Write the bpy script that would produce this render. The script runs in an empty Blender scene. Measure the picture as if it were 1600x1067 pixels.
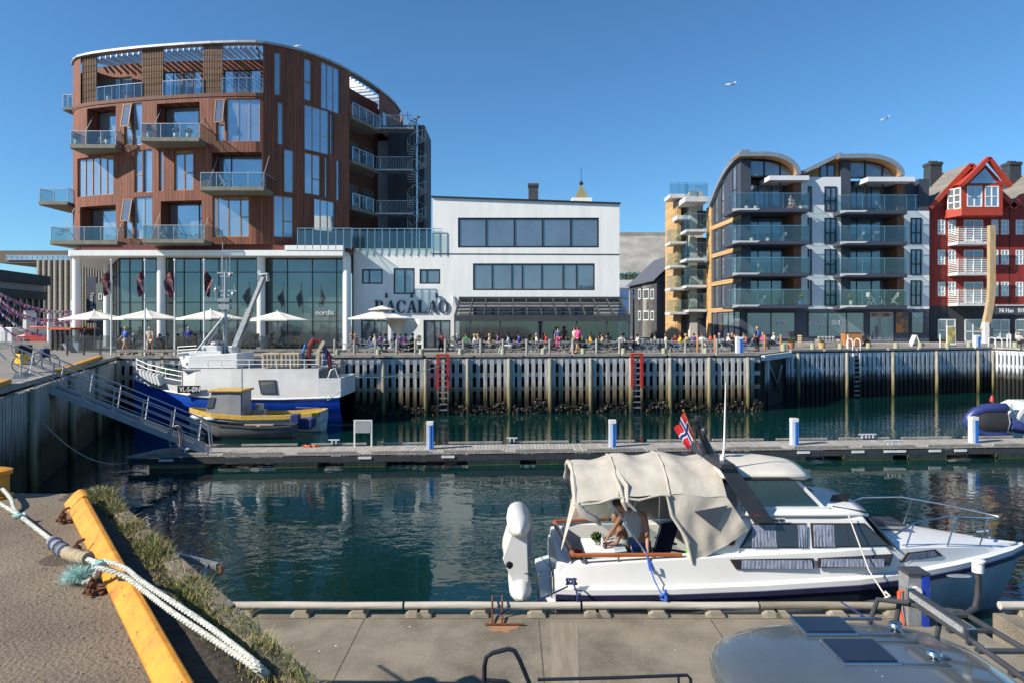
import bpy, bmesh, math, random
from mathutils import Vector, Matrix, geometry, noise
V = Vector
sc = bpy.context.scene
col = sc.collection
random.seed(7)
R = math.radians
# ---------------------------------------------------------------- camera, sky, sun
F, H, E = 1066.67, 508.0, 5.35          # focal length in photo pixels, horizon row, eye height over the water
cd = bpy.data.cameras.new('camera'); cam = bpy.data.objects.new('camera', cd); col.objects.link(cam)
cam.location = (0, 0, E); cam.rotation_euler = (R(90), 0, 0)
cd.lens = 24.0; cd.sensor_width = 36.0; cd.shift_y = -25.5/1600
cd.clip_start = 0.05; cd.clip_end = 3000
sc.camera = cam
w = bpy.data.worlds.new('World'); sc.world = w; w.use_nodes = True
nt = w.node_tree; bg = nt.nodes['Background']
sky = nt.nodes.new('ShaderNodeTexSky'); sky.sky_type = 'NISHITA'; sky.sun_disc = False
SUN_AZ, SUN_EL = 22.0, 34.0             # the shadows run to +x and a little away from the camera
sky.sun_elevation = R(SUN_EL); sky.sun_rotation = R(270-SUN_AZ)
sky.air_density = 1.0; sky.dust_density = .1; sky.ozone_density = 4; sky.altitude = 0
tn = nt.nodes.new('ShaderNodeMix'); tn.data_type = 'RGBA'; tn.blend_type = 'MULTIPLY'; tn.inputs[0].default_value = 1; tn.inputs[7].default_value = (.62, .97, 1.16, 1)
nt.links.new(sky.outputs[0], tn.inputs[6]); nt.links.new(tn.outputs[2], bg.inputs[0]); bg.inputs[1].default_value = 0.083
ld = bpy.data.lights.new('sun', 'SUN'); ld.energy = 5.0; ld.angle = R(0.5); ld.color = (1, .92, .79)
sun = bpy.data.objects.new('sun', ld); col.objects.link(sun)
sd = V((-math.cos(R(SUN_AZ))*math.cos(R(SUN_EL)), -math.sin(R(SUN_AZ))*math.cos(R(SUN_EL)), math.sin(R(SUN_EL))))
sun.rotation_euler = sd.to_track_quat('Z', 'Y').to_euler(); sun.location = (-30, -15, 40)
sc.view_settings.view_transform = 'Standard'; sc.view_settings.look = 'None'
sc.view_settings.exposure = 0.66; sc.view_settings.gamma = 1
sc.cycles.max_bounces = 8; sc.cycles.transparent_max_bounces = 16
def X(px, Y): return (px-800)*Y/F
def Z(py, Y): return E-(py-H)*Y/F
def P(px, py, Y): return V((X(px, Y), Y, Z(py, Y)))
def G(px, py, z):                        # the point at height z seen at a photo pixel
    Y = (E-z)*F/(py-H); return V((X(px, Y), Y, z))
# ---------------------------------------------------------------- mesh builder
class MB:
    def __init__(s): s.v = []; s.f = []; s.m = []; s.k = 0; s.uv = {}
    def add(s, vs, fs):
        o = len(s.v); s.v += [V(a) for a in vs]
        for f in fs: s.f.append(tuple(i+o for i in f)); s.m.append(s.k)
        return s
    def quad(s, a, b, c, d): return s.add([a, b, c, d], [(0, 1, 2, 3)])
    def ob(s, c, a, b, d):               # box from a centre and three half axes
        c, a, b, d = V(c), V(a), V(b), V(d); vs = []
        for i in (-1, 1):
            for j in (-1, 1):
                for k in (-1, 1): vs.append(c+a*i+b*j+d*k)
        return s.add(vs, [(0, 1, 3, 2), (4, 6, 7, 5), (0, 4, 5, 1), (2, 3, 7, 6), (0, 2, 6, 4), (1, 5, 7, 3)])
    def box(s, x0, x1, y0, y1, z0, z1):
        return s.ob(((x0+x1)/2, (y0+y1)/2, (z0+z1)/2), ((x1-x0)/2, 0, 0), (0, (y1-y0)/2, 0), (0, 0, (z1-z0)/2))
    def bar(s, p, q, w_, h, up=(0, 0, 1)):  # straight bar with a rectangular section
        p, q = V(p), V(q); d = q-p
        if d.length < 1e-6: return s
        t = d.normalized(); n = t.cross(V(up))
        if n.length < 1e-3: n = t.cross(V((1, 0, 0)))
        n.normalize(); u = n.cross(t)
        return s.ob((p+q)/2, d/2, n*w_/2, u*h/2)
    def loft(s, rings, cap=True, closed=True):
        o = len(s.v); n = len(rings[0])
        for r in rings: s.v += [V(a) for a in r]
        for i in range(len(rings)-1):
            for j in range(n if closed else n-1):
                a = o+i*n+j; b = o+i*n+(j+1) % n
                s.f.append((a, b, b+n, a+n)); s.m.append(s.k)
        if cap:
            s.f.append(tuple(range(o, o+n))[::-1]); s.m.append(s.k)
            s.f.append(tuple(o+(len(rings)-1)*n+j for j in range(n))); s.m.append(s.k)
        return s
    def tube(s, pts, r, n=8, cap=True):
        pts = [V(p) for p in pts]; k = len(pts); rr = r if isinstance(r, (list, tuple)) else [r]*k
        rings = []; pn = None
        for i, p in enumerate(pts):
            t = (pts[min(i+1, k-1)]-pts[max(i-1, 0)])
            t = t.normalized() if t.length > 1e-9 else V((0, 0, 1))
            if pn is None:
                a = V((0, 0, 1)) if abs(t.z) < .9 else V((1, 0, 0)); pn = t.cross(a).normalized()
            else:
                pn = pn-t*pn.dot(t); pn = pn.normalized() if pn.length > 1e-6 else t.orthogonal().normalized()
            b = t.cross(pn)
            rings.append([p+(pn*math.cos(2*math.pi*j/n)+b*math.sin(2*math.pi*j/n))*rr[i] for j in range(n)])
        return s.loft(rings, cap)
    def cyl(s, c, r, z0, z1, n=12, r2=None):
        r2 = r if r2 is None else r2
        return s.loft([[(c[0]+math.cos(2*math.pi*j/n)*q, c[1]+math.sin(2*math.pi*j/n)*q, z) for j in range(n)] for q, z in ((r, z0), (r2, z1))])
    def lathe(s, c, prof, n=16):
        return s.loft([[(c[0]+math.cos(2*math.pi*j/n)*max(r, 1e-4), c[1]+math.sin(2*math.pi*j/n)*max(r, 1e-4), c[2]+z) for j in range(n)] for r, z in prof])
    def ell(s, c, rx, ry, rz, n=12, m=8, rot=None):
        rings = []
        for i in range(m+1):
            a = -math.pi/2+math.pi*i/m; q = max(math.cos(a), .01)
            ring = [V((math.cos(2*math.pi*j/n)*q*rx, math.sin(2*math.pi*j/n)*q*ry, math.sin(a)*rz)) for j in range(n)]
            if rot is not None: ring = [rot @ p for p in ring]
            rings.append([V(c)+p for p in ring])
        return s.loft(rings)
    def prism(s, poly, ext):             # planar polygon pushed along ext
        poly = [V(p) for p in poly]; e = V(ext); n = len(poly)
        return s.add(poly+[p+e for p in poly], [tuple(range(n))[::-1], tuple(range(n, 2*n))]+[(i, (i+1) % n, (i+1) % n+n, i+n) for i in range(n)])
    def grid(s, fn, nu, nv):
        o = len(s.v)
        for i in range(nu+1):
            for j in range(nv+1): s.v.append(V(fn(i/nu, j/nv)))
        for i in range(nu):
            for j in range(nv):
                a = o+i*(nv+1)+j; s.f.append((a, a+1, a+nv+2, a+nv+1)); s.m.append(s.k)
        return s
    def mesh(s, name, m_, org, smooth, recalc):
        me = bpy.data.meshes.new(name)
        me.from_pydata([tuple(p-org) for p in s.v], [], s.f)
        for q in (m_ if isinstance(m_, (list, tuple)) else [m_]): me.materials.append(q)
        if any(s.m): me.polygons.foreach_set('material_index', s.m)
        if s.uv:
            ul = me.uv_layers.new(name='UVMap').data
            for l in me.loops: ul[l.index].uv = s.uv.get(l.vertex_index, (0, 0))
        if recalc:
            b = bmesh.new(); b.from_mesh(me); bmesh.ops.recalc_face_normals(b, faces=b.faces); b.to_mesh(me); b.free()
        if smooth:
            me.polygons.foreach_set('use_smooth', [True]*len(me.polygons))
            try: me.set_sharp_from_angle(angle=R(38 if smooth is True else smooth))
            except Exception: pass
        me.update(); return me
    def build(s, name, m_, parent=None, label=None, smooth=False, bevel=0, loc=None, recalc=True):
        org = ORG.get(parent.name, V((0, 0, 0))) if parent else (V(loc) if loc is not None else V((0, 0, 0)))
        me = s.mesh(name, m_, org, smooth, recalc)
        o = bpy.data.objects.new(name, me); col.objects.link(o)
        if parent: o.parent = parent
        else: o.location = org
        ORG[o.name] = org
        if label: o['label'] = label
        if bevel:
            b = o.modifiers.new('bevel', 'BEVEL'); b.width = bevel; b.segments = 2; b.limit_method = 'ANGLE'; b.angle_limit = R(40)
        return o
ORG = {}
def T(name, label, cat, loc, group=None):
    o = bpy.data.objects.new(name, None); col.objects.link(o); o.location = loc; o.empty_display_size = .2
    ORG[o.name] = V(loc); o['label'] = label; o['category'] = cat
    if group: o['group'] = group
    return o
def tag(o, label, cat, group=None, kind=None):
    o['label'] = label; o['category'] = cat
    if group: o['group'] = group
    if kind: o['kind'] = kind
    return o
def struct(o): o['kind'] = 'structure'; return o
def copy_tree(o, loc=None, rz=None, label=None, parent=None, sc_=None):
    c = o.copy(); col.objects.link(c)
    if parent: c.parent = parent
    if loc is not None: c.location = loc
    if rz is not None: c.rotation_euler = (0, 0, rz)
    if label: c['label'] = label
    if sc_: c.scale = sc_ if isinstance(sc_, (tuple, list)) else (sc_,)*3
    for ch in list(o.children): copy_tree(ch, parent=c)
    return c
# ---------------------------------------------------------------- materials
def M(name, c1, c2=None, rough=.7, metal=0., scale=4., stretch=(1, 1, 1), bump=0., bscale=None, spec=.5, lo=.35, hi=.65, c3=None, detail=5, coat=0, glob=False):
    m = bpy.data.materials.new(name); m.use_nodes = True; t = m.node_tree; n = t.nodes; L = t.links
    b = n['Principled BSDF']; b.inputs['Roughness'].default_value = rough; b.inputs['Metallic'].default_value = metal
    b.inputs['Specular IOR Level'].default_value = spec
    if coat: b.inputs['Coat Weight'].default_value = coat; b.inputs['Coat Roughness'].default_value = .08
    c2 = c2 or tuple(max(0, x*.8) for x in c1)
    tc = n.new('ShaderNodeNewGeometry') if glob else n.new('ShaderNodeTexCoord')
    mp = n.new('ShaderNodeMapping'); mp.inputs['Scale'].default_value = stretch
    L.new(tc.outputs['Position' if glob else 'Object'], mp.inputs[0])
    no = n.new('ShaderNodeTexNoise'); no.inputs['Scale'].default_value = scale; no.inputs['Detail'].default_value = detail
    no.inputs['Roughness'].default_value = .6
    L.new(mp.outputs[0], no.inputs['Vector'])
    rp = n.new('ShaderNodeValToRGB'); rp.color_ramp.elements[0].position = lo; rp.color_ramp.elements[1].position = hi
    rp.color_ramp.elements[0].color = (*c1, 1); rp.color_ramp.elements[1].color = (*c2, 1)
    if c3:
        e = rp.color_ramp.elements.new(min(.98, hi+.12)); e.color = (*c3, 1)
    L.new(no.outputs[0], rp.inputs[0]); L.new(rp.outputs[0], b.inputs['Base Color'])
    if bump:
        n2 = n.new('ShaderNodeTexNoise'); n2.inputs['Scale'].default_value = bscale or scale*3; n2.inputs['Detail'].default_value = 4
        L.new(mp.outputs[0], n2.inputs['Vector'])
        bp = n.new('ShaderNodeBump'); bp.inputs['Strength'].default_value = 1; bp.inputs['Distance'].default_value = bump
        L.new(n2.outputs[0], bp.inputs['Height']); L.new(bp.outputs[0], b.inputs['Normal'])
    return m
def glassmat(name, tint, refl, rough=.03, metal=.7):   # coated window glass that mirrors sky and harbour
    m = M(name, tint, tuple(x*.8 for x in tint), rough, metal, scale=.35, spec=.8)
    b = m.node_tree.nodes['Principled BSDF']; b.inputs['Specular Tint'].default_value = (*refl, 1)
    n = m.node_tree.nodes; L = m.node_tree.links; tc = n.new('ShaderNodeNewGeometry')
    no = n.new('ShaderNodeTexNoise'); no.inputs['Scale'].default_value = .5; L.new(tc.outputs['Position'], no.inputs['Vector'])
    bp = n.new('ShaderNodeBump'); bp.inputs['Distance'].default_value = .012; L.new(no.outputs[0], bp.inputs['Height']); L.new(bp.outputs[0], b.inputs['Normal'])
    return m
def clearglass(name, tint, k=.3):        # thin transparent pane: see-through plus a sheen
    m = bpy.data.materials.new(name); m.use_nodes = True; t = m.node_tree; n = t.nodes; L = t.links
    n.remove(n['Principled BSDF']); out = n['Material Output']
    a = n.new('ShaderNodeBsdfTransparent'); a.inputs[0].default_value = (*tint, 1)
    g = n.new('ShaderNodeBsdfGlossy'); g.inputs['Roughness'].default_value = .04
    no = n.new('ShaderNodeTexNoise'); no.inputs['Scale'].default_value = .8
    rp = n.new('ShaderNodeMapRange'); rp.inputs[3].default_value = k*.7; rp.inputs[4].default_value = k*1.3
    x = n.new('ShaderNodeMixShader'); L.new(no.outputs[0], rp.inputs[0]); L.new(rp.outputs[0], x.inputs[0]); L.new(a.outputs[0], x.inputs[1]); L.new(g.outputs[0], x.inputs[2]); L.new(x.outputs[0], out.inputs[0])
    return m
def zramp(name, stops, rough=.8, nscale=(1.5, 1.5, .4), amp=.5, bump=.02, grain=(6, 6, .6)):
    # material whose colour changes with true height above the water (tide marks) broken up by noise
    m = bpy.data.materials.new(name); m.use_nodes = True; t = m.node_tree; n = t.nodes; L = t.links
    b = n['Principled BSDF']; b.inputs['Roughness'].default_value = rough
    g = n.new('ShaderNodeNewGeometry'); sp = n.new('ShaderNodeSeparateXYZ'); L.new(g.outputs['Position'], sp.inputs[0])
    mp = n.new('ShaderNodeMapping'); mp.inputs['Scale'].default_value = nscale; L.new(g.outputs['Position'], mp.inputs[0])
    no = n.new('ShaderNodeTexNoise'); no.inputs['Scale'].default_value = 1.6; no.inputs['Detail'].default_value = 6; L.new(mp.outputs[0], no.inputs['Vector'])
    ma = n.new('ShaderNodeMath'); ma.operation = 'MULTIPLY_ADD'; ma.inputs[1].default_value = amp*2; L.new(no.outputs[0], ma.inputs[0]); L.new(sp.outputs[2], ma.inputs[2])
    mr = n.new('ShaderNodeMapRange'); mr.inputs[1].default_value = amp; mr.inputs[2].default_value = 4+amp; L.new(ma.outputs[0], mr.inputs[0])
    rp = n.new('ShaderNodeValToRGB'); cr = rp.color_ramp
    cr.elements[0].position = stops[0][0]/4; cr.elements[0].color = (*stops[0][1], 1)
    cr.elements[1].position = stops[-1][0]/4; cr.elements[1].color = (*stops[-1][1], 1)
    for z, c in stops[1:-1]: e = cr.elements.new(z/4); e.color = (*c, 1)
    L.new(mr.outputs[0], rp.inputs[0])
    m2 = n.new('ShaderNodeMapping'); m2.inputs['Scale'].default_value = grain; L.new(g.outputs['Position'], m2.inputs[0])
    n2 = n.new('ShaderNodeTexNoise'); n2.inputs['Scale'].default_value = 2; n2.inputs['Detail'].default_value = 5; L.new(m2.outputs[0], n2.inputs['Vector'])
    r2 = n.new('ShaderNodeMapRange'); r2.inputs[1].default_value = .3; r2.inputs[2].default_value = .7; r2.inputs[3].default_value = .55; r2.inputs[4].default_value = 1.25; L.new(n2.outputs[0], r2.inputs[0])
    mx = n.new('ShaderNodeMix'); mx.data_type = 'RGBA'; mx.blend_type = 'MULTIPLY'; mx.inputs[0].default_value = 1
    L.new(rp.outputs[0], mx.inputs[6]); L.new(r2.outputs[0], mx.inputs[7]); L.new(mx.outputs[2], b.inputs['Base Color'])
    bp = n.new('ShaderNodeBump'); bp.inputs['Distance'].default_value = bump; L.new(n2.outputs[0], bp.inputs['Height']); L.new(bp.outputs[0], b.inputs['Normal'])
    return m
def boards(name, c1, c2, pitch, axis='U', rough=.75, gap=.12, c3=None, bump=.01, weather=None):
    # board cladding: grooves every `pitch` metres across axis (X, Z or D = x+y mixed for curved walls)
    m = M(name, c1, c2, rough, scale=1.3, stretch=(3, 3, .35) if axis != 'Z' else (.35, .35, 3), c3=c3, detail=8)
    n = m.node_tree.nodes; L = m.node_tree.links; b = n['Principled BSDF']
    tc = n.new('ShaderNodeUVMap') if axis == 'U' else n.new('ShaderNodeTexCoord')
    sp = n.new('ShaderNodeSeparateXYZ'); L.new(tc.outputs[0] if axis == 'U' else tc.outputs['Object'], sp.inputs[0])
    q = n.new('ShaderNodeMath'); q.operation = 'MULTIPLY'; q.inputs[1].default_value = 1/pitch
    L.new(sp.outputs[{'U': 0, 'X': 0, 'Y': 1, 'Z': 2}[axis]], q.inputs[0])
    fr = n.new('ShaderNodeMath'); fr.operation = 'FRACT'; L.new(q.outputs[0], fr.inputs[0])
    fl = n.new('ShaderNodeMath'); fl.operation = 'FLOOR'; L.new(q.outputs[0], fl.inputs[0])
    wn = n.new('ShaderNodeTexWhiteNoise'); wn.noise_dimensions = '1D'; L.new(fl.outputs[0], wn.inputs['W'])
    gt = n.new('ShaderNodeMath'); gt.operation = 'GREATER_THAN'; gt.inputs[1].default_value = gap; L.new(fr.outputs[0], gt.inputs[0])
    mr = n.new('ShaderNodeMapRange'); mr.inputs[3].default_value = .85; mr.inputs[4].default_value = 1.12; L.new(wn.outputs['Value'], mr.inputs[0])
    ml = n.new('ShaderNodeMath'); ml.operation = 'MULTIPLY'; L.new(gt.outputs[0], ml.inputs[0]); L.new(mr.outputs[0], ml.inputs[1])
    ad = n.new('ShaderNodeMath'); ad.operation = 'MAXIMUM'; ad.inputs[1].default_value = .35; L.new(ml.outputs[0], ad.inputs[0])
    mx = n.new('ShaderNodeMix'); mx.data_type = 'RGBA'; mx.blend_type = 'MULTIPLY'; mx.inputs[0].default_value = 1
    src = b.inputs['Base Color'].links[0].from_socket
    L.new(src, mx.inputs[6]); L.new(ad.outputs[0], mx.inputs[7]); L.new(mx.outputs[2], b.inputs['Base Color'])
    bp = n.new('ShaderNodeBump'); bp.inputs['Distance'].default_value = bump; L.new(gt.outputs[0], bp.inputs['Height']); L.new(bp.outputs[0], b.inputs['Normal'])
    return m
WHITE = M('white_render', (.78, .78, .76), (.68, .68, .66), .85, scale=.9, stretch=(2, 2, .35), bump=.004, bscale=8, glob=True, lo=.4, hi=.75, detail=9)
WMETAL = M('white_paint', (.75, .75, .74), (.62, .62, .60), .4, scale=3)
GREYM = M('galvanised_steel', (.42, .43, .44), (.30, .31, .32), .45, .6, scale=6)
STEEL = M('stainless_steel', (.6, .6, .6), (.5, .5, .5), .22, 1., scale=4)
NAVY = M('navy_panel', (.055, .064, .09), (.042, .05, .072), .55, scale=1)
BLACK = M('black_frame', (.012, .013, .016), (.02, .02, .022), .45, scale=3)
CHAR = M('charcoal_metal', (.05, .053, .06), (.035, .037, .04), .5, scale=3)
GREYP = M('grey_panel', (.30, .31, .33), (.25, .26, .28), .6, scale=.8)
CONC = M('concrete', (.30, .28, .25), (.22, .205, .18), .9, scale=.9, bump=.006, bscale=14, glob=True, detail=9)
WOODO = M('orange_timber', (.42, .20, .07), (.30, .13, .045), .6, scale=2, stretch=(2, 2, .5))
WOODT = boards('larch_cladding', (.56, .34, .15), (.42, .24, .10), .14, 'Z')
WOODG = M('grey_weathered_timber', (.34, .32, .29), (.22, .205, .18), .85, scale=2, stretch=(1, 1, .3), bump=.01, c3=(.42, .4, .36))
TEAK = M('varnished_teak', (.42, .13, .035), (.30, .08, .02), .3, scale=5, stretch=(.5, 3, 3), coat=.4)
BROWN = boards('brown_cladding', (.235, .078, .040), (.15, .046, .026), .28, 'U', c3=(.31, .115, .06))
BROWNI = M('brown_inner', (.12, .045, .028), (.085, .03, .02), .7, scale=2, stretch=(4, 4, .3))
REDW = boards('red_boards', (.30, .032, .022), (.22, .022, .018), .2, 'U')
REDT = M('red_trim', (.42, .05, .025), (.34, .04, .02), .5, scale=2)
GL = glassmat('window_glass', (.42, .47, .53), (.9, .95, 1))
GLD = glassmat('dark_window_glass', (.24, .28, .33), (.8, .9, 1), metal=.55)
GLT = glassmat('teal_window_glass', (.17, .21, .225), (.8, .9, 1), metal=.6)
BGL = clearglass('balustrade_glass', (.80, .87, .87), .085)
CGL = clearglass('clear_glass', (.8, .88, .9), .16)
RGL = clearglass('smoked_glass', (.62, .68, .70), .12)
CLOTHW = M('umbrella_cloth', (.74, .71, .64), (.68, .65, .58), .9, scale=4)
# ---------------------------------------------------------------- architecture helpers
class Path:                              # a wall line in plan: control points (u, x, y)
    def __init__(s, pts): s.p = pts
    def __call__(s, u):
        p = s.p
        for i in range(len(p)-1):
            if u <= p[i+1][0] or i == len(p)-2:
                a, b = p[i], p[i+1]; t = (u-a[0])/(b[0]-a[0]); return V((a[1]+(b[1]-a[1])*t, a[2]+(b[2]-a[2])*t, 0))
    def cum(s, u):
        L = 0; q = s(s.p[0][0])
        for a in s.p[1:]:
            if a[0] >= u: break
            r = V((a[1], a[2], 0)); L += (r-q).length; q = r
        return L+(s(u)-q).length
    def inward(s, u0, u1):
        t = (s(u1)-s(u0)).normalized(); return V((-t.y, t.x, 0))
    def z(s, py, u): return Z(py, s(u).y)
def up(p, z): return V((p.x, p.y, z))
def facade(mb, path, z0, z1, ops, u0=None, u1=None, depth=.18, thick=.0, ztop=None):
    """outer wall skin with real holes; ops = (u0,u1,z0,z1,depth)"""
    u0 = path.p[0][0] if u0 is None else u0; u1 = path.p[-1][0] if u1 is None else u1
    us = {u0, u1}
    for a in path.p:
        if u0 < a[0] < u1: us.add(a[0])
    for o in ops:
        for q in o[:2]:
            if u0 < q < u1: us.add(q)
    us = sorted(us)
    def Q(a, b, c, d, uvs):
        o = len(mb.v); mb.quad(a, b, c, d)
        for i, q in enumerate(uvs): mb.uv[o+i] = q
    for a, b in zip(us, us[1:]):
        pa, pb = path(a), path(b); ca, cb = path.cum(a), path.cum(b); m = (a+b)/2
        iv = sorted([(o[2], o[3]) for o in ops if o[0] < m < o[1]]); z = z0
        tt = z1 if ztop is None else None
        def seg(s0, s1, top=False):
            if top and ztop: ta, tb = ztop(a), ztop(b)
            else: ta = tb = s1
            Q(up(pa, s0), up(pb, s0), up(pb, tb), up(pa, ta), [(ca, s0), (cb, s0), (cb, tb), (ca, ta)])
        for q0, q1 in iv:
            if q0 > z+1e-4: seg(z, q0)
            z = max(z, q1)
        if ztop or z < z1-1e-4: seg(z, z1, True)
    for o in ops:
        a, b, q0, q1 = o[:4]; d = o[4] if len(o) > 4 else depth
        n = path.inward(a, b)*d; pa, pb = path(a), path(b)
        mids = [path(q) for q in us if a <= q <= b]
        Q(up(pa, q0), up(pa, q1), up(pa+n, q1), up(pa+n, q0), [(0, q0), (0, q1), (d, q1), (d, q0)])
        Q(up(pb, q0), up(pb, q1), up(pb+n, q1), up(pb+n, q0), [(0, q0), (0, q1), (d, q1), (d, q0)])
        for zz in (q0, q1):
            for p, q in zip(mids, mids[1:]): Q(up(p, zz), up(q, zz), up(q+n, zz), up(p+n, zz), [(0, 0), (.1, 0), (.1, d), (0, d)])
def window(parent, path, a, b, z0, z1, nx=1, nz=(), fr=None, gl=None, inset=.12, fw=.06, splits=None, fd=.07, name='window', label=None):
    """frame bars + one pane sheet set back from the wall line"""
    fr = fr or BLACK; gl = gl or GL
    n = path.inward(a, b); pa, pb = path(a)+n*inset, path(b)+n*inset; t = pb-pa; L = t.length; td = t.normalized()
    m = MB(); zm, hh = (z0+z1)/2, (z1-z0)/2
    def vert(s, w_=fw): m.ob(up(pa+td*s, zm), td*w_/2, n*fd/2, V((0, 0, hh)))
    for s in (fw/2, L-fw/2): vert(s)
    cuts = splits if splits else [i/nx for i in range(1, nx)]
    for c in cuts: vert(c*L, fw*.9)
    for z in (z0+fw/2, z1-fw/2): m.ob(up((pa+pb)/2, z), t/2, n*(fd/2-.004), V((0, 0, fw/2)))
    for q in nz:                          # (height fraction, from, to)
        q = q if isinstance(q, tuple) else (q, 0, 1)
        c = pa+t*(q[1]+q[2])/2; m.ob(up(c, z0+(z1-z0)*q[0]), t*(q[2]-q[1])/2, n*(fd/2-.006), V((0, 0, fw*.45)))
    w_ = m.build(name, fr, parent, label)
    g = MB(); g.ob(up((pa+pb)/2+n*.025, zm), t/2*.995, n*.008, V((0, 0, hh*.995))); g.build('pane', gl, w_)
    return w_
def balcony(parent, path, a, b, zf, proj, t=.28, h=1.05, slab=None, rail=None, gl=None, npost=None, back=0, mesh_side=False):
    n = path.inward(a, b); pa, pb = path(a), path(b); d = (pb-pa).normalized(); L = (pb-pa).length; o = -n*proj
    s = MB(); c = (pa+pb)/2
    s.ob(up(c+o/2+n*back/2, zf-t/2), d*L/2, n*(proj+back)/2, V((0, 0, t/2)))
    s.ob(up(c+o-n*.02, zf-t/2+.04), d*(L/2+.02), n*.02, V((0, 0, t/2-.02)))
    bl = s.build('balcony', slab or GREYM, parent)
    r = MB(); k = npost or max(2, int(L/1.1)); f0, f1 = pa+o*.97, pb+o*.97
    for i in range(k+1):
        q = f0+(f1-f0)*i/k; r.ob(up(q, zf+h/2), d*.02, n*.02, V((0, 0, h/2)))
    for q0, q1 in ((f0, f1), (pa, f0), (pb, f1)): r.bar(up(q0, zf+h+.02), up(q1, zf+h+.02), .06, .05)
    r.build('railing', rail or STEEL, bl)
    g = MB()
    for q0, q1 in ((f0, f1), (pa, f0), (pb, f1)): g.bar(up(q0-o*.005, zf+h/2), up(q1-o*.005, zf+h/2), .014, h*.94)
    g.build('glass_panel', gl or BGL, bl)
    return bl
def textmesh(mb, s, org, right, upv, width=None, height=None, depth=.02, bold=0.0, center=False):
    cu = bpy.data.curves.new('txt', 'FONT'); cu.body = s; cu.size = 1; cu.extrude = .5; cu.offset = bold; cu.resolution_u = 3
    o = bpy.data.objects.new('txt', cu); col.objects.link(o); dg = bpy.context.evaluated_depsgraph_get()
    me = bpy.data.meshes.new_from_object(o.evaluated_get(dg)); bpy.data.objects.remove(o)
    xs = [v.co.x for v in me.vertices]; ys = [v.co.y for v in me.vertices]
    x0, x1, y0, y1 = min(xs), max(xs), min(ys), max(ys)
    if width is None: width = height*(x1-x0)/(y1-y0)
    if height is None: height = width*(y1-y0)/(x1-x0)
    right = V(right).normalized(); upv = V(upv).normalized(); nn = right.cross(upv); org = V(org)
    vs = [org+right*((v.co.x-x0)/(x1-x0)*width)+upv*((v.co.y-y0)/(y1-y0)*height)+nn*(v.co.z*depth) for v in me.vertices]
    mb.add(vs, [tuple(p.vertices) for p in me.polygons]); bpy.data.meshes.remove(me)
# ---------------------------------------------------------------- the setting: land, water, quays
WATER = bpy.data.materials.new('water'); WATER.use_nodes = True
def _water():
    t = WATER.node_tree; n = t.nodes; L = t.links; b = n['Principled BSDF']
    b.inputs['Roughness'].default_value = .01; b.inputs['IOR'].default_value = 1.4
    g = n.new('ShaderNodeNewGeometry')
    big = n.new('ShaderNodeTexNoise'); big.inputs['Scale'].default_value = .09; big.inputs['Detail'].default_value = 3; L.new(g.outputs['Position'], big.inputs['Vector'])
    rp = n.new('ShaderNodeValToRGB'); rp.color_ramp.elements[0].position = .3; rp.color_ramp.elements[1].position = .7
    rp.color_ramp.elements[0].color = (.0015, .012, .013, 1); rp.color_ramp.elements[1].color = (.003, .030, .026, 1)
    L.new(big.outputs[0], rp.inputs[0]); L.new(rp.outputs[0], b.inputs['Base Color'])
    last = None
    for s, st, dist in ((.8, (1, 1.6, 1), .024), (2.6, (1, 1.5, 1), .0095), (7, (1, 1.5, 1), .0014)):
        mp = n.new('ShaderNodeMapping'); mp.inputs['Scale'].default_value = st; mp.inputs['Rotation'].default_value = (0, 0, R(12)); L.new(g.outputs['Position'], mp.inputs[0])
        no = n.new('ShaderNodeTexNoise'); no.inputs['Scale'].default_value = s; no.inputs['Detail'].default_value = 2; no.inputs['Distortion'].default_value = .5; L.new(mp.outputs[0], no.inputs['Vector'])
        bp = n.new('ShaderNodeBump'); bp.inputs['Distance'].default_value = dist; L.new(no.outputs[0], bp.inputs['Height'])
        mr = n.new('ShaderNodeMapRange'); mr.inputs[1].default_value = .42; mr.inputs[2].default_value = .6; mr.inputs[3].default_value = .3; mr.inputs[4].default_value = 1
        n3 = n.new('ShaderNodeTexNoise'); n3.inputs['Scale'].default_value = .22; n3.inputs['Detail'].default_value = 2; L.new(g.outputs['Position'], n3.inputs['Vector'])
        L.new(n3.outputs[0], mr.inputs[0]); L.new(mr.outputs[0], bp.inputs['Strength'])
        if last: L.new(last.outputs[0], bp.inputs['Normal'])
        last = bp
    L.new(last.outputs[0], b.inputs['Normal'])
_water()
m = MB(); m.quad((-600, -600, 0), (900, -600, 0), (900, 900, 0), (-600, 900, 0))
struct(m.build('water', WATER))
DZ = 3.5                                  # quay deck height
C0 = V((-23.2, 39.5, 0)); C1 = V((15.6, 43.3, 0)); C2 = V((19.7, 49, 0)); C3 = V((39, 55.5, 0)); C4 = V((41, 45, 0)); CL = V((-9.9, 7.6, 0))
N0 = V((-4.6, 7.5, 0)); N1 = V((-1.24, 3.58, 0)); N2 = V((4, -2.6, 0))
ring = [(-500, -500), (-500, 800), (800, 800), (800, 20), (80, 30), C4[:2], C3[:2], C2[:2], C1[:2], C0[:2], CL[:2], N0[:2], N1[:2], N2[:2], (10, -500)]
pl = [V((a[0], a[1], DZ)) for a in ring]
tri = geometry.tessellate_polygon([pl])
m = MB(); m.add(pl, [tuple(t) for t in tri])
PAVE = M('quay_paving', (.23, .215, .19), (.17, .155, .14), .9, scale=.35, bump=.004, bscale=9, glob=True)
o = m.build('ground', PAVE, recalc=False); struct(o)
for p in o.data.polygons:
    if p.normal.z < 0: p.flip()
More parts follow.
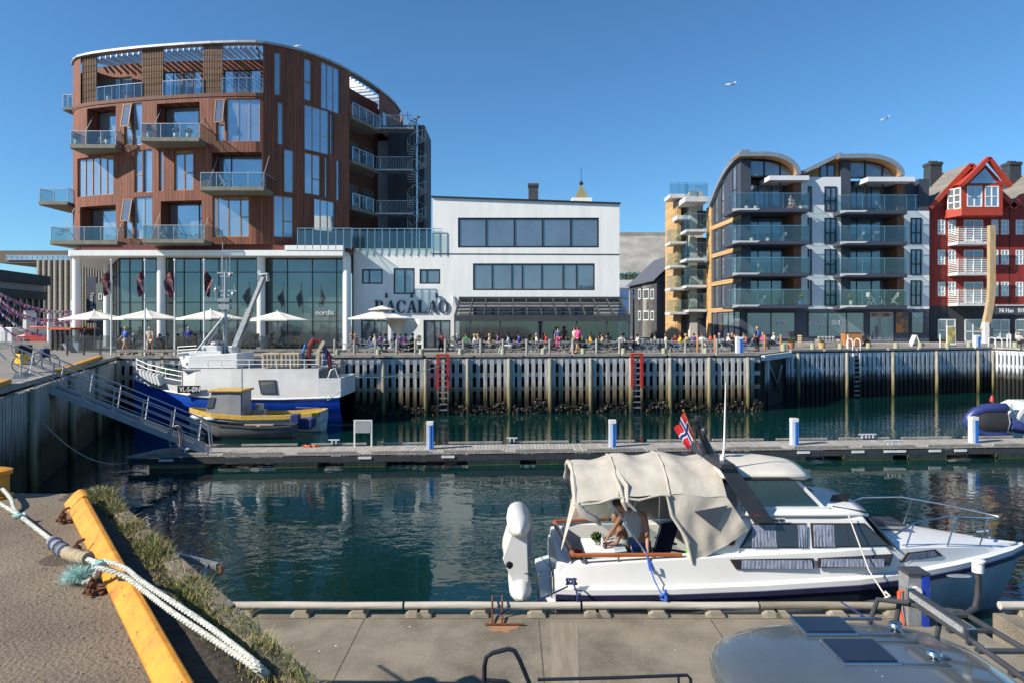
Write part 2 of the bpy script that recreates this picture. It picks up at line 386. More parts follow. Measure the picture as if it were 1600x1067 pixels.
def shore(name, pts, mat_, z=DZ-.02, lo=-2.0):
    m = MB()
    for a, b in zip(pts, pts[1:]): m.quad(up(a, z), up(b, z), up(b, lo), up(a, lo))
    return m.build(name, mat_)
WALLC = zramp('tide_marked_concrete', [(0, (.006, .008, .006)), (.9, (.012, .013, .009)), (1.5, (.10, .085, .05)), (2.2, (.22, .205, .18)), (3.6, (.30, .28, .25))])
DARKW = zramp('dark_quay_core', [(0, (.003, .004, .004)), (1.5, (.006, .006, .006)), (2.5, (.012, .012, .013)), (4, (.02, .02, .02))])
off = lambda a, b, d: V((-(b-a).normalized().y, (b-a).normalized().x, 0))*d
s1 = shore('quay_core', [C4, C3, C2, C1, C0, CL, N0], DARKW); struct(s1)
s2 = shore('quay_core', [N0, N1, N2, V((10, -500, 0))], WALLC); struct(s2)
# timber fender walls
TIM = zramp('bleached_fender_timber', [(0, (.008, .008, .005)), (.7, (.022, .019, .010)), (1.0, (.12, .09, .045)), (1.5, (.25, .21, .145)), (1.85, (.42, .41, .39)), (4, (.50, .51, .53))], grain=(5, 5, .5), amp=.35)
TIMB = zramp('blue_grey_fender_timber', [(0, (.004, .005, .004)), (1.1, (.010, .011, .010)), (1.55, (.10, .105, .10)), (1.9, (.48, .52, .56)), (4, (.62, .67, .72))], grain=(5, 5, .5), amp=.4)
TIMG = zramp('mossy_fender_timber', [(0, (.010, .013, .006)), (.8, (.030, .042, .010)), (1.3, (.020, .026, .010)), (1.9, (.20, .19, .165)), (2.5, (.38, .37, .34)), (4, (.45, .44, .40))], amp=.5)
PILE = zramp('pile_timber', [(0, (.02, .022, .006)), (.5, (.11, .10, .03)), (1.2, (.22, .18, .09)), (2.2, (.33, .31, .25)), (4, (.38, .37, .31))], amp=.4)
KELP = M('bladder_wrack', (.030, .024, .010), (.010, .009, .006), .6, scale=6, glob=True, c3=(.065, .048, .016))
def timber_wall(p0, p1, mat_, label, pitch=.5, bw=.29, out=.35, pilestep=2.5, kelp=True, top=3.3, pile0=.6, rails=(3.18, 2.35, 1.5)):
    d = (p1-p0); L = d.length; t = d.normalized(); n = V((t.y, -t.x, 0))   # n points over the water
    th = T('quay_wall', label, 'quay wall', p0)
    m = MB(); k = int(L/pitch)
    for i in range(k):
        c = p0+t*((i+.5)*pitch+random.uniform(-.02, .02))+n*out; tz = top+random.uniform(-.02, .02); ww = bw*random.uniform(.9, 1.06)
        m.ob(up(c, (tz-.6)/2), t*ww/2, n*.05, V((0, 0, (tz+.6)/2)))
    m.build('vertical_boards', mat_, th)
    m = MB()
    for z in rails: m.ob(up(p0+t*L/2+n*(out-.1), z), t*L/2, n*.05, V((0, 0, .13 if z < 3 else .16)))
    m.build('horizontal_beams', mat_, th)
    m = MB()
    for i in range(int(L/3)+1):
        a, b = i*3+.08, min(i*3+2.9, L)
        if b > a+.2: m.ob(up(p0+t*(a+b)/2+n*(out-.05), DZ+.02), t*(b-a)/2, n*.11, V((0, 0, .075)))
    m.build('edge_logs', WOODG, th)
    i = pile0
    while i < L:
        m = MB(); c = p0+t*i+n*(out+.16); r = random.uniform(.11, .135)
        m.tube([up(c, -.8), up(c, 1), up(c, 3.35)], [r*1.05, r, r*.95], 10)
        m.build('pile', PILE, th, smooth=True); i += pilestep
    if kelp:
        m = MB()
        for i in range(int(L*170)):
            s = random.random()*L; z = random.betavariate(1.5, 1.5)*1.1-.12
            if noise.noise(V((s*.9, 3, 0)))+.55 < z*.9: continue
            c = p0+t*s+n*(out+.08+random.random()*.16*(1.2-z)); a = random.uniform(0, 6.3); q = random.uniform(.06, .15)
            v1 = (t*math.cos(a)+n*.5*math.sin(a))*q; v2 = V((random.uniform(-.3, .3), 0, -1)).normalized()*q*random.uniform(.9, 1.9)
            e = n*random.uniform(-.05, .08); C = up(c, z)
            m.add([C-v1, C+v1+e, C+v1*.7+v2, C-v1*.8+v2+e*1.5], [(0, 1, 2, 3)])
        tag(m.build('seaweed', KELP, recalc=False), 'dark brown wrack hanging along the foot of ' + label.split(' with')[0], 'seaweed', kind='stuff')
    return th
def bollard(parent_label, p, lab, z0=DZ, h=.42, r=.15, g='short posts on the quay edge'):
    m = MB(); m.lathe((p.x, p.y, z0), [(r, 0), (r*1.02, h*.5), (r*.98, h-.03), (r*.8, h)], 10)
    o = m.build('mooring_post', PILET, loc=(p.x, p.y, z0), smooth=True); tag(o, lab, 'mooring post', g); return o
PILET = M('pale_green_post', (.36, .38, .26), (.27, .27, .18), .8, scale=6, stretch=(1, 1, .3))
timber_wall(C0, C1, TIM, 'bleached grey slatted timber front of the quay below the restaurant terraces', pitch=.42, bw=.24)
timber_wall(C2, C3, TIMB, 'blue grey slatted timber quay front below the modern flats at right', pitch=.44, bw=.25, kelp=False, pilestep=4.4, rails=(3.18, 2.15, 1.35))
timber_wall(C3, C4, TIMB, 'far right return of the slatted quay front that turns toward the camera', pitch=.35, bw=.2, kelp=False, pilestep=4.4, rails=(3.18, 2.15, 1.35))
timber_wall(CL, C0, TIMG, 'long mossy timber quay wall at left running away to the corner', pitch=.30, bw=.235, kelp=False, pilestep=6, rails=(3.15, 2.1), pile0=9)
# open bay of the quay with a deck beam and crossed braces
th = T('quay_underpass', 'dark open bay under the quay deck with crossed timber braces', 'quay opening', C1)
t = (C2-C1).normalized(); n = V((t.y, -t.x, 0)); m = MB()
m.ob(up((C1+C2)/2+n*.3, 3.28), t*3.45, n*.12, V((0, 0, .17))); m.build('deck_beam', TIMB, th)
for a, b in ((1.2, 1.5), (6.4, 6.8)):
    q = MB(); q.ob(up(C1+t*a+n*.25, 1.3), t*.14, n*.1, V((0, 0, 1.9))); q.build('pile', TIMB, th)
q = MB(); q.bar(up(C1+t*2+n*.1, 2.9), up(C1+t*4.8+n*.1, .8), .1, .14); q.bar(up(C1+t*5.2+n*.14, 2.6), up(C1+t*3.6+n*.14, .9), .1, .12); q.build('brace', TIMG, th)
# mooring posts along the edges
names = ['by the red ladder', 'in front of the bistro tables', 'below the rope fence', 'before the glass restaurant front']
for i, (px, lab) in enumerate([(30, 0), (98, 0), (165, 0), (528, 'post on the edge behind the fishing boat stern'), (592, 'post under the big white umbrella'), (659, 'post left of the left red ladder'), (720, 'post right of the left red ladder'), (786, 'post below the left half of the glass canopy'), (849, 'post below the middle of the glass canopy'), (911, 'post beside the walker in pink'), (974, 'post just left of the right red ladder'), (1037, 'post just right of the right red ladder'), (1102, 'post by the end of the long quay front')]):
    if lab == 0: continue
    t = (C1-C0).normalized(); k = (px-800)/F; s = (k*C0.y-C0.x)/(t.x-k*t.y); q = C0+t*s+V((0, -.1, 0))
    bollard('', q, 'short pale green ' + lab, g='posts on the middle quay')
for px, lab in ((1224, 'first from the corner'), (1270, 'before the wooden garden bench'), (1313, 'before the padded garden sofa'), (1357, 'right of the terracotta pot'), (1400, 'before the shop door'), (1438, 'before the folding sign board'), (1480, 'beside the flower pot and poster'), (1514, 'left of the blue post'), (1588, 'at the feet of the seated woman')):
    t = (C3-C2).normalized(); k = (px-800)/F; s = (k*C2.y-C2.x)/(t.x-k*t.y); q = C2+t*s
    if px == 1588: q = V((40.1, 54.4, 0))
    bollard('', q, 'short pale green mooring post on the right quay ' + lab, g='posts on the right quay', h=.5, r=.17)
# red ladders
REDP = M('red_ladder_paint', (.52, .03, .02), (.40, .025, .02), .5, scale=5)
for i, (px, lab) in enumerate(((692, 'red framed quay ladder left of the glass canopy'), (990.5, 'red framed quay ladder at the right end of the glass canopy'))):
    t = (C1-C0).normalized(); n = V((t.y, -t.x, 0)); k = (px-800)/F; s = (k*C0.y-C0.x)/(t.x-k*t.y); q = C0+t*s+n*.62
    th = T('quay_ladder', lab, 'ladder', (q.x, q.y, 0), 'red quay ladders')
    for e in (-1, 1):
        m = MB(); m.ob(up(q+t*.3*e, 2.55), t*.075, n*.08, V((0, 0, 1.0))); m.build('red_guard', REDP, th)
        m = MB(); m.ob(up(q+t*.3*e, .6), t*.05, n*.05, V((0, 0, 1.0))); m.build('lower_rail', TIM, th)
    m = MB(); m.ob(up(q, 3.58), t*.375, n*.08, V((0, 0, .06))); m.build('top_bar', REDP, th)
    for k2 in range(9):
        m = MB(); z = .3+k2*.35; m.bar(up(q-t*.26, z), up(q+t*.26, z), .05, .07); m.build('rung', GREYM, th)
for px, lab in ((1330, 'grey ladder recess with white grab hoops in the right quay'), (1551, 'grey ladder with white grab hoop at the bend of the right quay')):
    t = (C3-C2).normalized(); n = V((t.y, -t.x, 0)); k = (px-800)/F; s = (k*C2.y-C2.x)/(t.x-k*t.y); q = C2+t*s+n*.5
    th = T('quay_ladder', lab, 'ladder', (q.x, q.y, 0))
    m = MB(); m.ob(up(q-n*.04, 1.4), t*.3, n*.03, V((0, 0, 1.7))); m.build('back_board', DARKW, th)
    for e in (-1, 1):
        m = MB(); m.ob(up(q+t*.3*e, 1.4), t*.05, n*.06, V((0, 0, 1.9))); m.build('rail', TIMB, th)
        m = MB(); c = q+t*.36*e; m.tube([up(c, 3.5), up(c, 4.1), up(c-n*.12, 4.3), up(c-n*.35, 4.35), up(c-n*.55, 4.2), up(c-n*.6, 3.5)], .035, 8); m.build('grab_hoop', WMETAL, th, smooth=True)
    for k2 in range(9):
        m = MB(); z = .2+k2*.34; m.bar(up(q-t*.26, z), up(q+t*.26, z), .05, .06); m.build('rung', GREYM, th)
# ---------------------------------------------------------------- the red-brown curved apartment building
def pxpath(l): return Path([(a, X(a, y), y) for a, y in l])
BP = pxpath([(114, 56.6), (117, 55.5), (123, 54.95), (135, 54.55), (150, 54.2), (170, 53.85), (190, 53.55), (220, 53.15), (255, 52.8), (290, 52.5), (330, 52.25), (370, 52.1), (400, 52.1), (412, 52.25), (430, 52.6), (450, 53.1), (470, 53.75), (490, 54.55), (510, 55.55), (530, 56.8), (546, 58.1), (560, 59.3), (575, 60.7), (590, 62.4), (605, 64.5), (616, 66.5), (625, 69.0)])
bb = T('apartment_building', 'tall curved apartment block clad in red brown timber with hanging glass balconies, on white columns', 'building', (-24, 55, DZ))
ZB, ZT, ZR = 11.5, 23.1, 26.85
ops = []; wins = []
def OW(a, b, ya, yb, kind, **k):          # opening from photo measurements on the curved wall
    mm = (a+b)/2; z1, z0 = BP.z(ya, mm), BP.z(yb, mm)
    d = 1.15 if kind == 'L' else .16
    ops.append((a, b, z0, z1, d)); wins.append((a, b, z0, z1, kind, k))
OW(136, 181, 168, 236, 'L', splits=[.72]); OW(194, 206, 162, 227, 'O', nz=(.42,), tilt=1); OW(208, 222, 161, 227, 'B')
OW(245, 312, 161, 226, 'L', splits=[.8]); OW(338, 351, 155, 221, 'O', nz=(.42,), tilt=1); OW(354, 406, 154, 221, 'B', nx=3)
OW(121, 177, 245, 306, 'O', nx=5); OW(210, 222, 235, 301, 'O', nz=(.42,)); OW(224, 238, 234, 301, 'B'); OW(248, 255, 236, 299, 'O'); OW(272, 302, 236, 298, 'O', splits=[.5], nz=((.45, .5, 1),))
OW(331, 409, 238, 297, 'L', splits=[.28])
OW(125, 181, 322, 376, 'L', splits=[.85]); OW(194, 207, 310, 373, 'O', nz=(.45,), tilt=1); OW(210, 238, 308, 373, 'B', nx=2); OW(251, 315, 314, 376, 'L', splits=[.75], nz=((.6, .75, 1),))
OW(332, 389, 308, 371, 'O', splits=[.12, .42, .75], nz=((.5, .75, 1),))
OW(429, 438, 82, 149, 'B'); OW(475, 488, 92, 158, 'O', nz=(.45,)); OW(502, 532, 102, 174, 'B', nx=3)
OW(434, 442, 160, 226, 'B'); OW(476, 515, 168, 238, 'B', splits=[.34, .66], nz=((.4, .66, 1),)); OW(516, 521, 178, 242, 'B')
OW(444, 459, 234, 301, 'B'); OW(476, 502, 240, 305, 'O', splits=[.5], nz=((.4, .5, 1),)); OW(508, 513, 246, 309, 'B'); OW(526, 532, 251, 314, 'B')
OW(427, 459, 306, 372, 'O', splits=[.5], nz=((.4, .5, 1),)); OW(491, 524, 313, 362, 'B', nx=3)
m = MB(); facade(m, BP, ZB, ZT, [o for o in ops if o[0] < 411], 114, 411)
facade(m, BP, ZB, ZR, [o for o in ops if o[0] > 411], 411, 546)
facade(m, BP, ZT, ZR, [(598, 607, 23.6, 25.4, .2)], 592, 625)
m.build('cladding', BROWN, bb, recalc=False)
for a, b, z0, z1, k, kw in wins:
    tilt = kw.pop('tilt', 0)
    if k == 'L':
        window(bb, BP, a, b, z0, z1, fr=BLACK, gl=GL, inset=1.05, fw=.09, **kw)
    else:
        wo = window(bb, BP, a, b, z0, z1, fr=WOODO if k == 'O' else GREYM, gl=GL, inset=.13, fw=.085 if k == 'O' else .06, **kw)
        if tilt:                          # the upper sash stands open at the bottom
            pa, pb = BP(a), BP(b); n = BP.inward(a, b); zt = z1-.08; zb = z0+(z1-z0)*.42; s = MB(); g = MB()
            for q in (pa, pb): s.bar(up(q-n*.02, zt), up(q-n*.36, zb), .07, .06, up=(pb-pa).normalized())
            s.bar(up(pa-n*.36, zb), up(pb-n*.36, zb), .07, .07); s.bar(up(pa-n*.02, zt), up(pb-n*.02, zt), .07, .07)
            g.prism([up(pa-n*.02, zt), up(pb-n*.02, zt), up(pb-n*.36, zb), up(pa-n*.36, zb)], n*.02); sa = s.build('open_sash', WOODO, bb)
            gg = g.build('sash_glass', GLD, sa)
window(bb, BP, 598, 607, 23.6, 25.4, fr=GREYM)
# terrace level: back wall, slat screens, balustrades, roof ring with rafters
def offp(path, d, a, b):
    out = []
    for (u, x, y) in path.p:
        if a <= u <= b:
            n = path.inward(max(path.p[0][0], u-3), min(path.p[-1][0], u+3)); out.append((u, x+n.x*d, y+n.y*d))
    return Path(out)
B2 = Path([(126, X(126, 57.4), 57.4), (145, X(145, 56.6), 56.6), (200, X(200, 55.7), 55.7), (300, X(300, 55.0), 55), (412, X(412, 54.7), 54.7)])
tops = [(152, 206, 23.3, 25.6, .1), (256, 284, 23.3, 25.8, .1), (286, 314, 23.3, 25.8, .1), (350, 408, 23.3, 25.8, .1)]
m = MB(); facade(m, B2, ZT, 26.6, tops, B2.p[0][0], B2.p[-1][0])
m.quad(up(B2(B2.p[-1][0]), ZT), up(BP(411), ZT), up(BP(411), ZR), up(B2(B2.p[-1][0]), ZR))
m.build('terrace_wall', BROWN, bb, recalc=False)
for a, b, z0, z1, d in tops: window(bb, B2, a, b, z0, z1, nx=3 if b-a > 30 else 2, fr=WOODO if a in (152, 286) else BLACK, gl=GL, inset=.08, nz=((.7, .3, .7),) if b-a > 30 else ())
def ringband(m, path, a, b, d0, d1, z0, z1):
    us = sorted({a, b} | {q[0] for q in path.p if a < q[0] < b}); ri = []
    for u in us:
        e = .6; n = path.inward(max(path.p[0][0], u-e), min(path.p[-1][0], u+e)); p = path(u)
        ri.append([up(p+n*d0, z0), up(p+n*d1, z0), up(p+n*d1, z1), up(p+n*d0, z1)])
    m.loft(ri)
m = MB(); ringband(m, BP, 114, 625, -.15, .5, ZR, ZR+.17); m.build('roof_ring', M('roof_zinc', (.40, .41, .42), (.3, .31, .32), .4, .4, scale=2), bb)
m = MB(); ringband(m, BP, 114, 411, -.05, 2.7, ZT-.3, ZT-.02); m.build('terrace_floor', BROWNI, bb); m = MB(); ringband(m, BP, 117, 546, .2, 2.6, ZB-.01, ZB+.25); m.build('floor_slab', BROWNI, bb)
m = MB()
for u in range(122, 411, 9):
    n = BP.inward(u-1, u+1); m.bar(up(BP(u)+n*.9, ZR+.1), up(BP(u)+n*3.2, ZR+.1), .08, .2)
m.build('rafters', GREYM, bb); m = MB()
for u in range(550, 625, 6):
    n = BP.inward(u-1, u+1); m.bar(up(BP(u)+n*.9, ZR+.1), up(BP(u)+n*4.2, ZR+.1), .09, .2)
m.build('rafters', GREYM, bb)
for a, b in ((127, 150), (221, 254), (317, 347)):
    m = MB(); u = a
    while u < b:
        n = BP.inward(u-1, u+1); p = BP(u)+n*.15; t = V((-n.y, n.x, 0))*-1; m.ob(up(p, (ZT+ZR)/2), t*.035, n*.05, V((0, 0, (ZR-ZT)/2-.003))); u += 2.6
    m.build('slat_screen', boards('slat_wood', (.22, .13, .07), (.13, .075, .045), .5, 'Z') if a == 127 else bpy.data.materials['slat_wood'], bb)
m = MB(); facade(m, BP, ZT, ZR, [], 114, 126); m.build('end_panel', BROWN, bb, recalc=False)
def balus(parent, path, a, b, z, h=1.0, d=.06, gl=BGL, rail=STEEL, step=3):
    us = [a+(b-a)*i/max(1, round((b-a)/step/4)) for i in range(max(1, round((b-a)/step/4))+1)]
    r = MB(); g = MB()
    for i, u in enumerate(us):
        n = path.inward(max(path.p[0][0], u-1), min(path.p[-1][0], u+1)); p = path(u)+n*d; r.ob(up(p, z+h/2), V((.022, 0, 0)), V((0, .03, 0)), V((0, 0, h/2)))
        if i: r.bar(up(q, z+h), up(p, z+h), .05, .05); g.bar(up(q, z+h*.48), up(p, z+h*.48), .015, h*.86)
        q = p
    o = r.build('balustrade', rail, parent); g.build('glass_panel', gl, o); return o
for a, b in ((151, 221), (254, 317), (347, 411)): balus(bb, BP, a, b, ZT, 1.1, .05)
# hanging balconies
def bal(a, b, ytop, ybot, yf, path=BP, par=bb, **k):
    # front edge at depth yf; the slab runs back into the wall
    zf = Z(ytop, yf)+.02; yb = yf+2.1
    d = V((1, 0, 0)); n = V((0, 1, 0)); q = Path([(0, X(a, yf), yb), (1, X(b, yf), yb)])
    bo = balcony(par, q, 0, 1, zf, 2.1, t=.32, **k)
    for w_, s in ((q(0)+V((.3, .3, 0)), 0), (q(1)+V((-.3, 0, 0)), 0)):
        c = MB(); c.bar(up(w_, zf+2.9), up(w_-n*1.95+d*s, zf+.05), .035, .035); c.build('stay_rod', GREYM, bo)
    BALS.append((q, zf, 2.1, n, d)); return bo
BALS = []
SLAB = M('balcony_slab', (.20, .19, .15), (.14, .135, .11), .7, scale=2)
for a, b, y0, y1, pr in ((110, 180, 227, 236, 52.5), (220, 311, 216, 230, 50.9), (313, 412, 293, 301, 50.4), (79, 183, 377, 386, 52.4), (223, 319, 375, 381, 50.9)):
    bal(a, b, y0, y1, pr, back=.5, slab=SLAB, rail=GREYM)
q = Path([(0, -38.3, 57.2), (1, -36.0, 57.2)]); balcony(bb, q, 0, 1, Z(318, 56), 1.9, t=.3, slab=SLAB, rail=GREYM, back=3)
q = Path([(0, -37.1, 57.6), (1, -36.3, 57.6)])
balcony(bb, q, 0, 1, 23.3, 1.2, t=.25, slab=SLAB, rail=GREYM, back=1)
# soffit slab, columns, plinth band and the back of the block
m = MB(); sl = [(-34.1, 52.5), (-33.7, 52.0), (-12.9, 52.0), (-12.9, 60), (-12, 70), (-41, 70), (-38.4, 60)]
m.prism([V((a, b, 10.62)) for a, b in sl], (0, 0, .42)); m.build('soffit_slab', WHITE, bb)
m = MB(); m.prism([V((a*.985+.1, b+.5, 11.04)) for a, b in sl], (0, 0, .46)); m.build('plinth_band', M('dark_red_band', (.14, .03, .02), (.1, .02, .015), .7), bb)
m = MB(); back = [V((-11.0, 69.0, 0)), V((-13, 76, 0)), V((-24, 80, 0)), V((-35, 76, 0)), V((-39.2, 66, 0)), V((-38, 60, 0)), V((BP(114).x, BP(114).y, 0))]
bk = Path([(i, p.x, p.y) for i, p in enumerate(back)]); facade(m, bk, ZB, ZR, [], 0, 6); m.build('rear_cladding', BROWN, bb, recalc=False)
m = MB(); rf = [B2(u) for u in (126, 145, 200, 300, 411)]+[BP(u)+V((0, .4, 0)) for u in (412, 450, 490, 530, 546)]+[V((-15.6, 62, 0)), V((-14.8, 66, 0)), V((-11.4, 68.8, 0))]+[p*1 for p in back[1:5]]
tr = geometry.tessellate_polygon([rf]); m.add([up(p, 26.62) for p in rf], [tuple(t_) for t_ in tr]); m.add([up(p, ZB+.02) for p in rf], [tuple(t_) for t_ in tr]); m.build('roof', GREYP, bb)
# glazed ground storey
GP = Path([(0, X(186, 66)-1.2, 66), (1, X(186, 53.7), 53.7), (2, X(546, 53.7), 53.7)])
gx = lambda px: 1+(px-186)/(546-186)
for a, b, spl in ((186, 245, [.28, .62]), (259, 402, [.2, .38, .58, .78]), (415, 541, [.27, .58, .88])):
    window(bb, GP, gx(a), gx(b), DZ+.15, 10.6, splits=spl, nz=(.84, .50), fr=BLACK, gl=GLT, inset=.02, fw=.07, name='glass_front')
window(bb, GP, 0, .98, DZ+.15, 10.6, nx=5, nz=(.84, .50), fr=BLACK, gl=GLT, inset=.02, fw=.07, name='glass_front')
m = MB(); m.box(X(245, 53.7), X(259, 53.7), 53.74, 54.2, DZ, 10.62); m.box(X(402, 53.7), X(415, 53.7), 53.74, 54.2, DZ, 10.62); m.box(X(541, 53.7), -12.95, 53.74, 54.2, DZ, 10.62); m.box(X(187, 54)+.05, -13, 53.72, 66, DZ, DZ+.14)
m.build('glazing_pier', CHAR, bb)
for px, y in ((120, 53.0), (252, 52.9), (408, 52.9), (542, 52.9), (168, 60)):
    m = MB(); m.cyl((X(px, y), y), .31, DZ, 10.62, 20); m.build('column', WHITE, bb, smooth=True)
m = MB(); textmesh(m, 'nordis', (X(493, 53.6), 53.66, Z(492.5, 53.6)), (1, 0, 0), (0, 0, 1), width=X(521, 53.6)-X(493, 53.6), depth=.02); m.build('lettering', WMETAL, bb)
# right flank: recessed wall, curved balconies, grey panel, dark stair screen
RP = Path([(0, -13.86, 58.3), (1, -15.2, 60.0), (2, -14.0, 63.4), (3, -12.95, 65.9)])
m = MB(); rops = []
for zf in (11.6, 15.5, 19.4, 23.2):
    rops += [(1.05, 1.9, zf, zf+2.6, .1), (2.1, 2.75, zf, zf+2.6, .1)]
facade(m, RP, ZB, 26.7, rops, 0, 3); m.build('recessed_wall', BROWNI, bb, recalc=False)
for a, b, z0, z1, d in rops: window(bb, RP, a, b, z0, z1, nx=2, fr=WOODO, gl=GLD, inset=.07)
for zf in (15.45, 19.4, 23.15):
    m = MB(); us = [546, 552, 560, 568, 575, 583, 590]; ri = []
    for u in us:
        n = BP.inward(u-1, u+1); p = BP(u); ri.append([up(p-n*.3, zf-.3), up(p+n*2.9, zf-.3), up(p+n*2.9, zf), up(p-n*.3, zf)])
    m.loft(ri); bo = m.build('balcony', SLAB, bb); balus(bo, offp(BP, -.28, 546, 605), 547, 590, zf, 1.1, .0, step=2.4)
    m = MB(); m.box(X(588, 62), X(647, 62), 61.4, 62.9, zf-.16, zf-.02); wk = m.build('walkway', GREYM, bb)
    r = MB()
    for i in range(22):
        xx = X(590, 62)+(X(646, 62)-X(590, 62))*i/21; r.bar((xx, 61.45, zf), (xx, 61.45, zf+1.05), .022, .022)
    r.bar((X(590, 62), 61.45, zf+1.07), (X(646, 62), 61.45, zf+1.07), .05, .05); r.build('railing', GREYM, wk)
m = MB(); m.box(-13.0, -11.75, 65.9, 68, ZB, ZT); m.build('grey_flank_panel', GREYP, bb)
m = MB(); m.box(-11.74, X(663, 64.6), 64.6, 70, DZ, Z(196, 64.6)); m.build('stair_screen', boards('dark_louvre', (.045, .048, .055), (.03, .032, .038), .25, 'X'), bb)
st = MB(); sx, sy = X(651, 62.2), 62.3; st.cyl((sx, sy), .09, DZ, 24.6, 10); st.build('stair_post', STEEL, bb, smooth=True)
st = MB()
for i in range(78):
    z = 10.4+i*.178; a = i*R(27); c, s = math.cos(a), math.sin(a); c2, s2 = math.cos(a+R(25)), math.sin(a+R(25))
    st.prism([(sx+c*.1, sy+s*.1, z), (sx+c*.85, sy+s*.85, z), (sx+c2*.85, sy+s2*.85, z), (sx+c2*.1, sy+s2*.1, z)], (0, 0, .04))
st.build('spiral_stair', GREYM, bb)
st = MB(); st.tube([(sx+math.cos(i*R(13.5))*.87, sy+math.sin(i*R(13.5))*.87, 11.4+i*.089) for i in range(150)], .03, 5)
for i in range(0, 75, 1):
    z = 10.4+i*.178; a = i*R(27); st.bar((sx+math.cos(a)*.86, sy+math.sin(a)*.86, z), (sx+math.cos(a)*.86, sy+math.sin(a)*.86, z+1), .018, .018)
st.build('stair_railing', GREYM, bb)
m = MB(); m.lathe((X(441, 56), 56, ZR+.1), [(.28, 0), (.28, .5), (.42, .52), (.42, .7), (.25, .72), (.25, .9), (.3, 1.1), (.05, 1.35)], 14); m.build('roof_vent', BLACK, bb, smooth=True)
# low white terrace roof with glass balustrade between the two buildings
m = MB(); m.box(-12.85, X(676, 56), 54.52, 66, 10.9, 11.45); m.box(-17.3, -12.86, 51.95, 52.4, 11.04, 11.4); m.build('terrace_roof', WHITE, bb)
TP = Path([(465, X(465, 52), 51.95), (550, X(550, 52), 51.95), (551, X(550, 54.3), 54.3), (690, X(690, 54.3), 54.3)])
balus(bb, Path([(465, X(465, 52), 51.98), (549, X(549, 52), 51.98)]), 465, 549, 11.1, 1.6, 0, RGL)
balus(bb, Path([(551, X(551, 54.3), 54.3), (690, X(690, 54.3), 54.3)]), 551, 690, 11.15, 1.85, 0, BGL)
# ---------------------------------------------------------------- the white restaurant building
wb = T('restaurant_building', 'white rendered restaurant building with wide dark window bands and a glass canopy', 'building', (-2, 54.5, DZ))
W1 = Path([(550, X(550, 54.5), 54.5), (968, X(968, 54.5), 54.5)]); zz = lambda y: Z(y, 54.5)
def wspec(l): return [(a, b, zz(d), zz(c), .22) for a, b, c, d in l]
lo = [(739, 929.5, 412, 454), (565.5, 598, 421, 444), (615, 648, 419.5, 460), (655.6, 688, 421, 444), (661.6, 704, 500.5, 544), (564, 606, 500.5, 541)]
hi_ = [(715.6, 936, 340.6, 387.4)]
m = MB(); facade(m, W1, DZ, zz(397), wspec(lo), 550, 968)
facade(m, W1, zz(397), 0, wspec(hi_), 676, 968, ztop=lambda u: zz(308+(u-676)/292*10.5))
m.build('wall', WHITE, wb, recalc=False)
m = MB(); xr, xl = X(968, 54.5), X(676, 54.5)
m.quad((xr, 54.5, DZ), (xr, 70, DZ), (xr, 70, zz(318.5)), (xr, 54.5, zz(318.5))); m.quad((xl, 70, zz(397)), (xl, 54.5, zz(397)), (xl, 54.5, zz(308)), (xl, 70, zz(308)))
m.quad((xr, 70, DZ), (X(550, 54.5), 70, DZ), (X(550, 54.5), 70, zz(397)), (xr, 70, zz(397))); m.quad((xl, 54.5, zz(308)-.05), (xr, 54.5, zz(318.5)-.05), (xr, 70, zz(318.5)-.05), (xl, 70, zz(308)-.05))
m.quad((X(550, 54.5), 54.5, DZ), (X(550, 54.5), 70, DZ), (X(550, 54.5), 70, zz(397)), (X(550, 54.5), 54.5, zz(397)))
m.build('side_wall', WHITE, wb, recalc=False)
m = MB(); m.bar((xl-.1, 54.46, zz(308)), (xr+.08, 54.46, zz(318.5)), .2, .12); m.bar((xl, 54.485, zz(397)), (xr, 54.485, zz(398)), .03, .07); m.box(X(550, 54.5)+.02, X(550, 54.5)+.12, 54.4, 54.497, DZ, zz(398)); m.build('parapet_cap', BLACK, wb)
window(wb, W1, 715.6, 936, zz(387.4), zz(340.6), nx=5, fr=BLACK, gl=GLD, fw=.14, inset=.08)
window(wb, W1, 739, 929.5, zz(454), zz(412), splits=[.158, .32, .405, .565, .74, .85], fr=BLACK, gl=GLD, fw=.12, inset=.08)
for a, b, c, d, s in ((565.5, 598, 421, 444, [.35]), (655.6, 688, 421, 444, [.35]), (615, 648, 419.5, 460, [.53])): window(wb, W1, a, b, zz(d), zz(c), splits=s, fr=BLACK, gl=GLD, fw=.11, inset=.07)
window(wb, W1, 564, 606, zz(541), zz(500.5), splits=[.5], fr=BLACK, gl=GLD, fw=.1, inset=.1)
window(wb, W1, 661.6, 704, zz(544), zz(500.5), splits=[.4, .62], fr=BLACK, gl=GLD, fw=.1, inset=.1, name='door')
m = MB()
for i in range(5):
    if i == 0: m.box(X(718, 54.6), X(760, 54.6), 54.72, 54.74, zz(386), zz(369))
m.box(X(815, 54.6), X(845, 54.6), 54.72, 54.74, zz(452), zz(414)); m.box(X(852, 54.6), X(878, 54.6), 54.72, 54.74, zz(448), zz(414)); m.box(X(903, 54.6), X(928, 54.6), 54.6, 54.61, zz(453.5), zz(443))
m.build('window_blind', M('pale_blind', (.40, .44, .46), (.3, .34, .36), .6), wb)
m = MB(); textmesh(m, 'NRK Nordland', (X(904.5, 54.5), 54.585, zz(451)), (1, 0, 0), (0, 0, 1), width=X(927, 54.5)-X(904.5, 54.5), height=.24, depth=.01, bold=.01); m.build('window_lettering', NAVY, wb)
